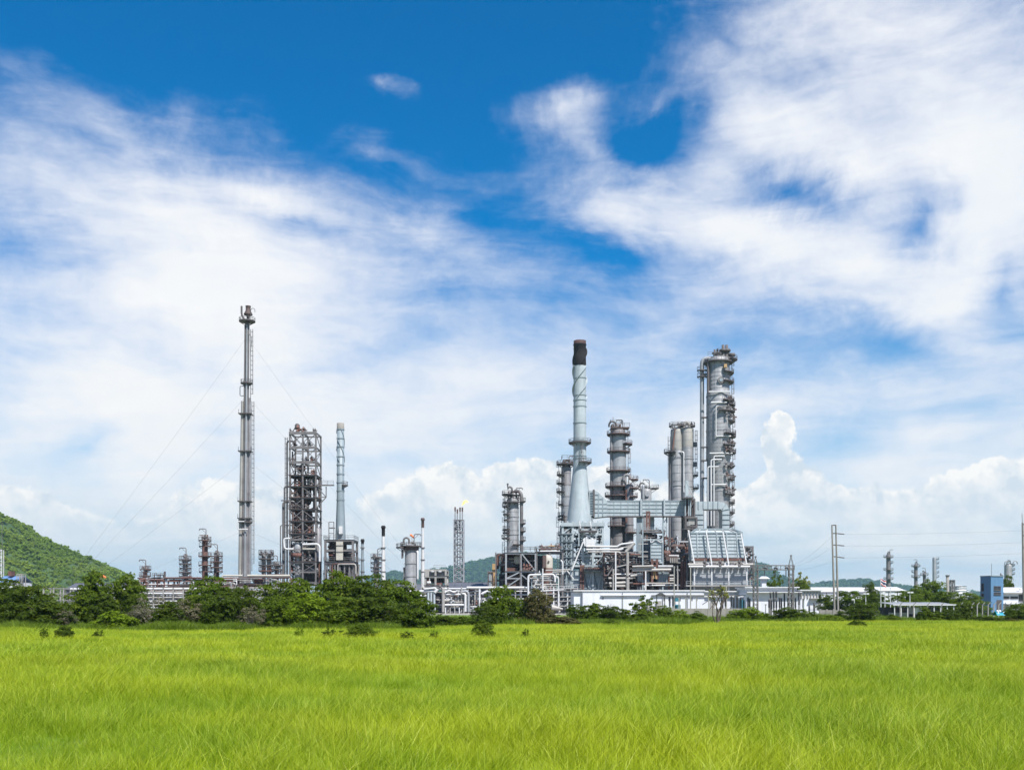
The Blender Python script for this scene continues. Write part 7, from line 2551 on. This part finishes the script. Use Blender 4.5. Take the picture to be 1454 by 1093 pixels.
def right_yard():
    # concrete boundary wall with posts
    D = 158.0
    w = thing('boundary_wall', 'grey brown concrete panel wall by the twin power pole', 'wall', (WX(1215, D), D, 0))
    n = 11
    for i in range(n):
        xa, xb = WX(1164 + 107 * i / n, D) + .03, WX(1164 + 107 * (i + 1) / n, D) - .03
        for j in range(3):
            zt = WZ(865.5, D)
            MB().box(((xa + xb) / 2, D, zt * (j + .5) / 3), (xb - xa, .16, zt / 3 - .03)).build('wall_panel', 'concrete', w)
        piece(w, 'wall_post', (xa - .03, D - .05, 0), (xa - .03, D - .05, WZ(864.5, D)), .24, 'concrete')
    w['kind'] = 'thing'
    # open shed
    D = 150.0
    k = D / FPX
    s = thing('open_shed', 'low open shed with pale flat roof on thin posts', 'shed', (WX(1314, D), D + 4, 0))
    xa, xb = WX(1268, D), WX(1358, D)
    nsh = 9
    for i in range(nsh):
        u0, u1 = xa + (xb - xa) * i / nsh + .02, xa + (xb - xa) * (i + 1) / nsh - .02
        MB().add([(u0, D, WZ(858, D)), (u1, D, WZ(858, D)), (u1, D + 6, WZ(854.5, D)), (u0, D + 6, WZ(854.5, D)), (u0, D, WZ(858, D) - .06), (u1, D, WZ(858, D) - .06), (u1, D + 6, WZ(854.5, D) - .06), (u0, D + 6, WZ(854.5, D) - .06)],
                 [(0, 1, 2, 3), (7, 6, 5, 4), (0, 4, 5, 1), (1, 5, 6, 2), (2, 6, 7, 3), (3, 7, 4, 0)]).build('roof_sheet', 'galvanised', s)
    for i in range(10):
        x = xa + .3 + (xb - xa - .6) * i / 9
        piece(s, 'post', (x, D + .2, 0), (x, D + .2, WZ(858, D)), .12, 'white_paint')
    piece(s, 'fascia', (xa, D - .05, WZ(858.4, D)), (xb, D - .05, WZ(858.4, D)), .1, 'white_paint', .16)
    block(s, 'back_wall', (WX(1310, D), D + 5.8, .9), (84 * k, .2, 1.8), 'dull_grey')
    block(s, 'partition', (WX(1309, D), D + 2, WZ(867, D)), (14 * k, 2, 9 * k), 'white_wall')
    block(s, 'crate', (WX(1282, D), D + 2, .5), (20 * k, 2, 1.0), 'insulation')
    # bent-top fence posts
    i = 0
    for px, DD in ((1278, 140), (1297, 140), (1317, 139), (1337, 138), (1364, 136), (1380, 134), (1387.5, 133.5), (1395, 133), (1403, 132.5), (1411, 132), (1418, 131.6), (1425, 131.3), (1433, 131), (1440, 130.7), (1447, 130.4), (1454, 130)):
        r = thing('fence_post', 'white concrete fence post with a bent top by the shed and blue building', 'fence post', (WX(px, DD), DD, 0), 'bent top fence posts')
        x = WX(px, DD)
        zt = WZ(858.5, DD)
        piece(r, 'shaft', (x, DD, 0), (x, DD, zt), .11, 'insulation' if px > 1340 else 'concrete')
        piece(r, 'bent_top', (x, DD, zt - .03), (x + .28, DD - .1, zt + .34), .10, 'insulation' if px > 1340 else 'concrete')
    number_along('white concrete fence post with a bent top by the shed and blue building', '{} bent top concrete fence post, counted from the left end of the shed')
    f = thing('barbed_fence', 'thin wire strands strung between the bent top fence posts', 'fence', (WX(1400, 132), 132, 0))
    for h in (.5, 1.0, 1.5, 1.9, 2.25):
        b = MB()
        pts = [(WX(px, DD), DD - .08, h) for px, DD in ((1278, 140), (1317, 139), (1337, 138), (1364, 136), (1395, 133), (1425, 131.3), (1454, 130), (1475, 129))]
        b.tube(pts, .014, 4, False)
        b.build('wire_strand', 'wire', f)
    # turquoise sheet
    D = 127.0
    t = thing('ground_sheet', 'turquoise sheet with white patches lying by the fence below the blue building', 'sheet', (WX(1419, D), D, 0))
    n = 16
    xs = np.linspace(WX(1412.5, D), WX(1425.5, D), n)
    rr = np.random.default_rng(3)
    vs_, fs = [], []
    for j in range(7):
        for i_ in range(n):
            h = math.sin(math.pi * j / 6) * .62 * (.75 + .25 * math.sin(i_ * 1.3)) + .25
            vs_.append((xs[i_], D - .6 + j * .2, WZ(876, D) + h))
    for j in range(6):
        for i_ in range(n - 1):
            fs.append((j * n + i_, j * n + i_ + 1, (j + 1) * n + i_ + 1, (j + 1) * n + i_))
    MB().add(vs_, fs, True).build('sheet_cloth', 'teal_sheet', t)
    for px, py in ((1414.8, 869.8), (1418.4, 869.8), (1422.2, 870.0), (1416, 872.6), (1423.6, 871.6)):
        MB().lathe((WX(px, D), D - .25), [(.13, WZ(py, D) + .12), (.16, WZ(py, D) + .2), (.10, WZ(py, D) + .32), (.02, WZ(py, D) + .36)], 10).build('white_patch', 'white_cloth', t)
    # flag
    D = 170.0
    k = D / FPX
    fl = thing('flagpole', 'white flagpole flying a red white and blue striped flag', 'flagpole', (WX(1250.5, D), D, 0))
    MB().tube([(WX(1251, D), D, 0), (WX(1250.3, D), D, WZ(820.5, D))], [.09, .05], 8).build('pole', 'white_paint', fl)
    x0, z0 = WX(1250.6, D), WZ(822, D)
    rows = [(0, 1, 'red_cloth'), (1, 2, 'white_cloth'), (2, 4, 'navy_cloth'), (4, 5, 'white_cloth'), (5, 6, 'red_cloth')]
    Lf, Hf = 11.0 * k, 7.6 * k

    def fp(s, t):
        return (x0 + Lf * s * (0.74), D + .18 * math.sin(s * 7) * s, z0 - Hf * t - Hf * .75 * s ** 1.3 * (0.6 + .4 * t) + .06 * math.sin(s * 9 + t))
    flag = None
    for a, b, m_ in rows:
        vs_, fs = [], []
        for i_ in range(13):
            for t in (a / 6, b / 6):
                p = fp(i_ / 12, t)
                vs_ += [p, (p[0], p[1] + .02, p[2])]
        for i_ in range(12):
            q = i_ * 4
            fs += [(q, q + 4, q + 6, q + 2), (q + 1, q + 3, q + 7, q + 5)]
        o = MB().add(vs_, fs, True).build('flag' if flag is None else 'flag_stripe', m_, flag or fl)
        flag = flag or o
    # lamps
    for px, t, DD, heads, lab in ((1264.3, 835, 168, 0, 'plain white mast without lamps right of the flag'), (1256.5, 841, 160, 1, 'short white lamp post just below the flag'), (1292, 841, 165, 2, 'lamp post with two white heads above the open shed'),
                                   (1229.3, 843, 165, 2, 'lamp post with two white heads over the dark trees by the wall'), (1213, 851, 165, 1, 'low lamp with a single white head over the grey brown wall')):
        r = thing('lamp_post', lab, 'lamp post', (WX(px, DD), DD, 0), 'white lamp posts of the yard')
        kk = DD / FPX
        MB().tube([(WX(px, DD), DD, 0), (WX(px, DD), DD, WZ(t, DD))], [.09, .05], 8).build('pole', 'white_paint', r)
        for h in range(heads):
            s = (-1, 1)[h]
            MB().box((WX(px, DD) + s * .25, DD - .1, WZ(t - .3, DD)), (.42, .3, .22)).build('lamp_head', 'white_paint', r)
        if not heads:
            MB().lathe((WX(px, DD), DD), [(.1, WZ(t, DD)), (.12, WZ(t, DD) + .1), (.02, WZ(t, DD) + .2)], 8).build('finial', 'white_paint', r)


right_yard()

# ------------------------------------------------------------------ trees and bushes
CROWN = {}


def crown_src():
    specs = {
        # kind: (leaf count, lobes in a box about 1 wide and 1 high, leaf size, droop)
        'round': (10000, [(0, 0, .52, .40, .40, .42), (-.24, .05, .40, .27, .27, .32), (.25, -.05, .42, .27, .27, .34), (.05, -.22, .34, .30, .26, .30), (-.08, .1, .74, .24, .24, .24), (-.2, -.2, .16, .28, .28, .18), (.2, -.2, .16, .28, .28, .18)], .026),
        'wide': (10500, [(0, 0, .50, .36, .36, .42), (-.30, .0, .40, .24, .28, .36), (.30, 0, .42, .24, .28, .38), (.12, -.25, .32, .30, .26, .30), (-.15, -.2, .28, .3, .25, .27), (.10, .1, .74, .22, .22, .24), (-.26, -.2, .15, .26, .28, .18), (.26, -.2, .15, .26, .28, .18)], .024),
        'tall': (7600, [(0, 0, .62, .30, .30, .34), (-.15, 0, .40, .28, .26, .28), (.16, -.05, .44, .26, .26, .30), (.02, 0, .84, .18, .18, .16), (-.1, -.1, .24, .30, .28, .22)], .030),
        'low': (6200, [(0, 0, .36, .44, .40, .36), (-.28, 0, .30, .24, .3, .32), (.28, 0, .32, .24, .3, .34), (0, 0, .62, .22, .22, .30)], .034),
        'open': (2600, [(-.18, 0, .70, .22, .22, .18), (.2, 0, .78, .22, .22, .18), (.02, -.05, .56, .26, .22, .16), (-.28, .05, .48, .18, .18, .14), (.28, 0, .50, .18, .18, .14), (0, 0, .92, .14, .14, .10), (.04, 0, .28, .3, .26, .2)], .034),
        'brush': (2300, [(0, 0, .42, .42, .40, .40), (-.2, 0, .55, .2, .2, .34), (.22, 0, .5, .2, .2, .36)], .020),
    }
    for i, (k, (n, lobes, leaf)) in enumerate(specs.items()):
        for mat in ('leaf_green', 'leaf_bright', 'leaf_dark', 'leaf_dry', 'leaf_yellow', 'leaf_reddish'):
            CROWN[(k, mat)] = (i, n, lobes, leaf, mat)


crown_src()
_CM = {}


def crown_mesh(kind, mat, var):
    key = (kind, mat, var)
    if key not in _CM:
        i, n, lobes, leaf, m = CROWN[(kind, mat)]
        _CM[key] = leaf_cloud('crown_' + kind, 700 + i * 10 + var, n, m, lobes, leaf)
    return _CM[key]


_TR = {}


def trunk_mesh(var, bark='bark', dense=False):
    """unit trunk: height 1, several limbs that fork upwards and outwards"""
    key = (var, bark, dense)
    if key in _TR:
        return _TR[key]
    rd = random.Random(900 + var)
    b = MB()
    b.tube([(0, 0, -.02), (.01, 0, .16), (.0, .01, .34), (.02, 0, .55)], [.030, .024, .018, .008], 7)
    for i in range(14 if dense else 7):
        a = rd.uniform(0, 2 * PI)
        h = rd.uniform(.04 if dense else .12, .42)
        L = rd.uniform(.22, .42)
        p0 = Vector((0, 0, h))
        p1 = p0 + Vector((math.cos(a) * L * .5, math.sin(a) * L * .5, L * .55))
        p2 = p1 + Vector((math.cos(a + .3) * L * .35, math.sin(a + .3) * L * .35, L * .55))
        b.tube([p0, p1, p2], [.014, .008, .003], 5)
        b.tube([p1, p1 + Vector((math.cos(a - .8) * L * .3, math.sin(a - .8) * L * .3, L * .4))], [.006, .002], 4)
    _TR[key] = b.mesh('trunk', bark)
    return _TR[key]


_PC = [0]


def plant(name, label, cat, px, top, wpx, D, kind='round', mat='leaf_green', bark='bark', group=None, hscale=1.0, dense=False):
    k = D / FPX
    x = WX(px, D)
    h = WZ(top, D) * hscale
    w = wpx * k
    _PC[0] += 1
    rd = random.Random(_PC[0] * 17 + 3)
    root = thing(name, label, cat, (x, D, 0), group)
    rz = rd.uniform(0, 2 * PI)
    if kind in ('tall', 'open'):
        rz = rd.uniform(-.5, .5)
    c = link(bpy.data.objects.new('crown', crown_mesh(kind, mat, rd.randint(0, 1))))
    c.parent = root
    c.scale = (w, w * .85, h * rd.uniform(1.0, 1.07))
    c.rotation_euler.z = rz
    t = link(bpy.data.objects.new('trunk', trunk_mesh(rd.randint(0, 3), bark, dense)))
    t.parent = root
    t.scale = (w * .95, w * .95, h * .95)
    t.rotation_euler.z = rd.uniform(0, 6)
    return root


GL = 'bushes and small trees on the near bank below the refinery'
GR = 'bushes in front of the white building and the substation'
GB = 'background trees between the yard and the distant columns'
GF = 'low shrubs growing out of the grass field'
L_ = 'leaf_green'
# near bank, west half: px, top row, width px, distance
for a in [
    ('tree', 'broad tree cut by the photo edge below the blue roofed shed', 'tree', 6, 822, 66, 90, 'round', 'leaf_dark'),
    ('bush', 'dark rounded bush under the blue roofed shed', 'bush', 46, 833, 62, 87, 'wide', 'leaf_dark'),
    ('bush', 'dark bush with a deep shaded hollow beside grey brush', 'bush', 66, 848, 60, 83, 'low', 'leaf_dark'),
    ('brush', 'grey dead brush tangle below the long dark roofed shed', 'brush', 92, 862, 36, 82, 'brush', 'leaf_dry'),
    ('tree', 'small tree before the shed roof, next to the orange windsock', 'tree', 131, 815, 40, 104, 'tall', L_),
    ('bush', 'green bush filling in under the orange windsock', 'bush', 112, 840, 56, 92, 'wide', L_),
    ('bush', 'dark narrow bush below the shed gutter', 'bush', 146, 847, 40, 86, 'tall', 'leaf_dark'),
    ('bush', 'bright low bush at the grass edge beneath the orange windsock', 'bush', 163, 866, 40, 80.5, 'low', 'leaf_bright'),
    ('tree', 'tree where the hill foot meets the pipe rack', 'tree', 178, 819, 46, 96, 'round', L_),
    ('bush', 'loose bush between the hill foot tree and grey brush', 'bush', 192, 845, 44, 88, 'wide', 'leaf_dark'),
    ('brush', 'pale grey twiggy brush under the stubby crane column', 'brush', 216, 846, 44, 84, 'brush', 'leaf_dry'),
    ('bush', 'dark bush between two patches of grey brush', 'bush', 238, 856, 36, 83, 'tall', 'leaf_dark'),
    ('brush', 'tall pale brush under the alone standing dark small column', 'brush', 258, 847, 42, 86, 'brush', 'leaf_dry'),
    ('tree', 'rounded tree below the tallest rust brown column', 'tree', 298, 820, 52, 95, 'round', L_),
    ('bush', 'green bush below the short rust brown column', 'bush', 276, 843, 44, 88, 'wide', L_),
    ('bush', 'dark bush at the foot of the flare stack, left side', 'bush', 318, 842, 50, 86, 'round', 'leaf_dark'),
    ('bush', 'very dark bush with yellow green top below the flare stack', 'bush', 343, 834, 44, 89, 'round', 'leaf_dark'),
    ('brush', 'grey brush at the flare stack foot beside a dark bush', 'brush', 357, 856, 30, 82, 'brush', 'leaf_dry'),
    ('bush', 'green bush below the pair of grey vessels', 'bush', 378, 829, 50, 92, 'wide', L_),
    ('bush', 'bush just left of the big glossy clump', 'bush', 392, 848, 44, 85, 'round', L_),
    ('tree', 'first glossy tree of the big clump, under the open frame tower', 'tree', 421, 824, 62, 90, 'round', 'leaf_green'),
    ('tree', 'bright glossy low tree at the front of the big clump', 'tree', 440, 842, 66, 84, 'wide', 'leaf_bright'),
    ('tree', 'highest glossy tree of the big clump, under the blue grey chimney', 'tree', 484, 814, 60, 93, 'round', L_),
    ('tree', 'glossy tree with bright leaves in the middle of the big clump', 'tree', 486, 846, 70, 84, 'wide', L_),
    ('tree', 'dark glossy tree of the big clump below the thin dark stack', 'tree', 530, 819, 66, 91, 'round', 'leaf_dark'),
    ('tree', 'low dark glossy tree at the clump front, below the small ringed column', 'tree', 536, 846, 66, 84, 'wide', 'leaf_dark'),
    ('tree', 'glossy tree at the right end of the big clump by the black topped stack', 'tree', 566, 829, 54, 90, 'round', L_),
    ('bush', 'lowest bright bush ending the big clump beside the blue pipes', 'bush', 592, 850, 44, 86, 'wide', L_),
    ('tree', 'bushy tree with ragged top before the braced structure', 'tree', 712, 834, 50, 100, 'round', L_),
    ('bush', 'low dark bush below the pipe bank, left of the ragged tree', 'bush', 690, 858, 34, 97, 'round', 'leaf_dark'),
    ('bush', 'low dark bush before the grey upright pipe of the white rack', 'bush', 628, 872, 40, 96, 'low', 'leaf_dark'),
    ('bush', 'low green bush before the valves of the white rack', 'bush', 655, 874, 44, 97, 'low', 'leaf_green'),
    ('bush', 'reddish brown leafed bush below the white domed vessel', 'bush', 764, 839, 40, 101, 'round', 'leaf_reddish'),
    ('bush', 'green bush close behind the reddish brown one', 'bush', 742, 852, 34, 104, 'round', L_),
    ('bush', 'low spreading olive bush at the white building corner', 'bush', 795, 873, 54, 98, 'low', 'leaf_reddish'),
]:
    plant(a[0], a[1], a[2], a[3], a[4], a[5] * (1.45 if a[3] < 640 else 1.25), a[6], a[7], a[8], 'pale_bark' if a[8] == 'leaf_dry' else 'bark', GL, dense=a[0] == 'brush')
for a in [
    ('bush', 'broad dark bush at the left corner of the white building', 'bush', 818, 860, 36, 116, 'round', 'leaf_dark'),
    ('bush', 'dark bush with a pointed top, second along the white wall', 'bush', 843, 859, 32, 116, 'tall', L_),
    ('bush', 'dark rounded bush below the white canopy ledge', 'bush', 873, 861, 40, 115, 'wide', 'leaf_dark'),
    ('bush', 'small bush filling the gap below the drain pipe', 'bush', 858, 866, 24, 117, 'round', L_),
    ('sapling', 'ragged upright young tree before the air units', 'tree', 913, 848, 40, 109, 'open', L_),
    ('bush', 'low weedy bush at the foot of the ragged young tree', 'bush', 914, 866, 44, 107, 'low', L_),
    ('bush', 'round dark bush right of the ragged young tree', 'bush', 942, 862, 28, 112, 'round', L_),
    ('bush', 'low green bush under the teal transformer', 'bush', 966, 868, 26, 117, 'round', 'leaf_bright'),
    ('bush', 'low hedge like bush left of the bare tree', 'bush', 990, 869, 34, 119, 'low', L_),
    ('bush', 'bright small bush right of the bare tree', 'bush', 1046, 867, 26, 120, 'round', 'leaf_bright'),
    ('bush', 'bright leafy bush below the covered transformer', 'bush', 1064, 863, 28, 119, 'round', 'leaf_bright'),
    ('bush', 'small dark bush left under the gantry', 'bush', 1084, 869, 24, 121, 'low', L_),
    ('bush', 'dark bush under the middle of the gantry', 'bush', 1115, 863, 32, 120, 'round', 'leaf_dark'),
    ('bush', 'dark green bush before the roller door', 'bush', 1139, 866, 34, 118, 'wide', L_),
    ('bush', 'low scrub at the foot of the twin power pole', 'bush', 1177, 874, 44, 118, 'low', 'leaf_bright'),
    ('bush', 'small bush just right of the twin power pole', 'bush', 1194, 868, 18, 122, 'round', 'leaf_dark'),
    ('bush', 'big round dark bush before the grey brown wall', 'bush', 1225, 858, 36, 117, 'round', 'leaf_dark'),
    ('bush', 'small bush where the grey brown wall ends', 'bush', 1268, 872, 24, 119, 'low', L_),
    ('bush', 'slim bush before the middle of the open shed', 'bush', 1312, 863, 20, 119, 'tall', L_),
    ('bush', 'low green bush right of the slim one by the shed', 'bush', 1330, 868, 32, 119, 'low', L_),
    ('bush', 'dark bush at the right end of the open shed', 'bush', 1349, 866, 26, 119, 'round', 'leaf_dark'),
    ('bush', 'tall dark bush between open shed and bent posts', 'bush', 1370, 857, 26, 120, 'tall', 'leaf_dark'),
    ('bush', 'low scrub below the bent fence posts', 'bush', 1398, 874, 40, 118, 'low', 'leaf_dark'),
    ('bush', 'reddish low scrub under the turquoise sheet', 'bush', 1428, 877, 36, 118, 'low', 'leaf_reddish'),
    ('bush', 'round green bush at the photo edge below the white house', 'bush', 1447, 859, 32, 118, 'round', L_),
]:
    plant(a[0], a[1], a[2], a[3], a[4] - 1, a[5] * 1.3, a[6], a[7], a[8], 'bark', GR)
for a in [
    ('tree', 'loose crowned tree left of the red flowered one', 'tree', 1100, 815, 26, 240, 'open', L_),
    ('tree', 'sparse yellow green tree right of the gantry', 'tree', 1136, 816, 30, 242, 'open', 'leaf_yellow'),
    ('tree', 'dark tree above the white long shed, left of the flag', 'tree', 1236, 828, 22, 250, 'round', 'leaf_dark'),
    ('tree', 'wide dark tree behind the twin headed lamp', 'tree', 1212, 839, 44, 200, 'wide', L_),
    ('tree', 'low dark tree right behind the twin power pole', 'tree', 1176, 845, 34, 205, 'wide', 'leaf_dark'),
    ('tree', 'dark tree below the striped flag', 'tree', 1246, 843, 36, 195, 'wide', 'leaf_dark'),
    ('tree', 'wide green tree behind the left half of the open shed', 'tree', 1287, 838, 44, 200, 'wide', L_),
    ('tree', 'tallest background tree below the dark edged distant column', 'tree', 1322, 825, 36, 215, 'round', L_),
    ('tree', 'shoulder tree left of the tallest background tree', 'tree', 1304, 832, 28, 212, 'round', L_),
    ('tree', 'bushy tree before the distant plain chimney', 'tree', 1350, 840, 40, 190, 'wide', L_),
    ('tree', 'bushy tree before the pale storage tanks', 'tree', 1376, 842, 38, 188, 'wide', L_),
    ('tree', 'dark compact tree between blue tower and thick distant column', 'tree', 1431, 818, 20, 250, 'round', 'leaf_dark'),
]:
    plant(a[0], a[1], a[2], a[3], a[4], a[5] * (1.5 if a[6] < 216 else 1.15), a[6], a[7], a[8], 'bark', GB)
fr = plant('flame_tree', 'tree with red blossom beside the gantry tower', 'tree', 1140, 824, 34, 232, 'wide', L_, 'bark', GB)
bl = link(bpy.data.objects.new('blossom', leaf_cloud('blossom', 55, 420, 'blossom', [(.25, -.3, .72, .2, .2, .2), (-.3, -.3, .6, .2, .2, .2), (.38, -.2, .5, .16, .2, .2)], .035)))
bl.parent = fr
bl.scale = fr.children[0].scale
for a in [
    ('low dark shrub standing alone in the field before the big clump', 512, 885, 44, 62, 'wide', 'leaf_green'),
    ('small shrub in the field left of the alone standing one', 466, 894, 24, 62, 'open', 'leaf_dark'),
    ('tiny sprig of weed in the field below the grey vessels', 424, 893, 16, 61, 'open', 'leaf_bright'),
    ('small dark weed patch in the field near the left edge', 92, 891, 24, 60, 'round', 'leaf_dark'),
    ('small weed patch left of the dark one in the field', 62, 893, 18, 60, 'open', 'leaf_green'),
    ('little upright weed in the field below the shed', 139, 894, 16, 62, 'open', 'leaf_dark'),
    ('small shrub in the field below the squat vessel', 577, 897, 26, 60, 'open', 'leaf_dark'),
    ('tiny weed in the field below the cooler shelter', 616, 897, 14, 61, 'open', 'leaf_green'),
    ('round shrub in the field below the ragged tree', 686, 883, 28, 62, 'round', 'leaf_green'),
    ('thin weed in the field below the reddish bush', 746, 894, 12, 63, 'open', 'leaf_dark'),
    ('low weed clump in the field below the drain pipe', 868, 879, 20, 96, 'low', 'leaf_green'),
    ('flat weed clump in the field below the twin power pole', 1217, 880, 22, 92, 'low', 'leaf_green'),
]:
    plant('shrub', a[0], 'shrub', a[1], a[2] - 1, a[3] * 1.1, a[4], a[5], a[6], 'bark', GF)


def bare_tree():
    D = 108.0
    k = D / FPX
    x = WX(1018, D)
    root = thing('bare_tree', 'bare branching tree with sparse yellowish leaves at its top', 'tree', (x, D, 0))
    rd = random.Random(23)
    H = WZ(822, D)
    b = MB()
    tips = []

    def grow(p, d, L, r, depth):
        q = p + d * L
        mid = p.lerp(q, .5) + Vector((rd.uniform(-1, 1), rd.uniform(-1, 1), 0)) * L * .06
        b.tube([p, mid, q], [r, r * .85, r * .66], 6 if r > .03 else 4, False)
        if depth == 0 or L < .25:
            tips.append(q)
            return
        for i in range(rd.choice((2, 2, 3))):
            a = rd.uniform(0, 2 * PI)
            s = rd.uniform(.35, .75)
            nd = (d + Vector((math.cos(a) * s, math.sin(a) * s, rd.uniform(.0, .35)))).normalized()
            grow(q, nd, L * rd.uniform(.62, .85), r * .62, depth - 1)
    grow(Vector((x, D, -.1)), Vector((.03, 0, 1)), 1.25, .17, 5)
    grow(Vector((x + .1, D, .1)), Vector((.25, .1, .95)).normalized(), 1.2, .10, 4)
    grow(Vector((x - .1, D, .1)), Vector((-.35, -.1, .9)).normalized(), 1.0, .08, 4)
    b.build('trunk', 'bark', root)
    tips = [t for t in tips if t.z > 2.6]
    lobes = [(t.x - x, t.y - D, t.z, .42, .42, .3) for t in tips]
    c = link(bpy.data.objects.new('crown', leaf_cloud('sparse_crown', 91, 1500, 'leaf_yellow', lobes, .085)))
    c.parent = root


bare_tree()

# ------------------------------------------------------------------ air: one closed box of thin haze round everything
def build_haze():
    m, g, out = new_mat('haze_air')
    pv = g.new('ShaderNodeVolumePrincipled')
    pv.inputs['Color'].default_value = (0.50, 0.80, 1.0, 1)
    pv.inputs['Density'].default_value = 0.000085
    pv.inputs['Anisotropy'].default_value = 0.2
    g.l.new(pv.outputs[0], out.inputs['Volume'])
    MATS['haze'] = m
    o = MB().box((0, 2300, 87), (8700, 5300, 180)).build('haze', 'haze')
    o['kind'] = 'stuff'
    o['label'] = 'thin pale haze filling the air over the plain'


build_haze()
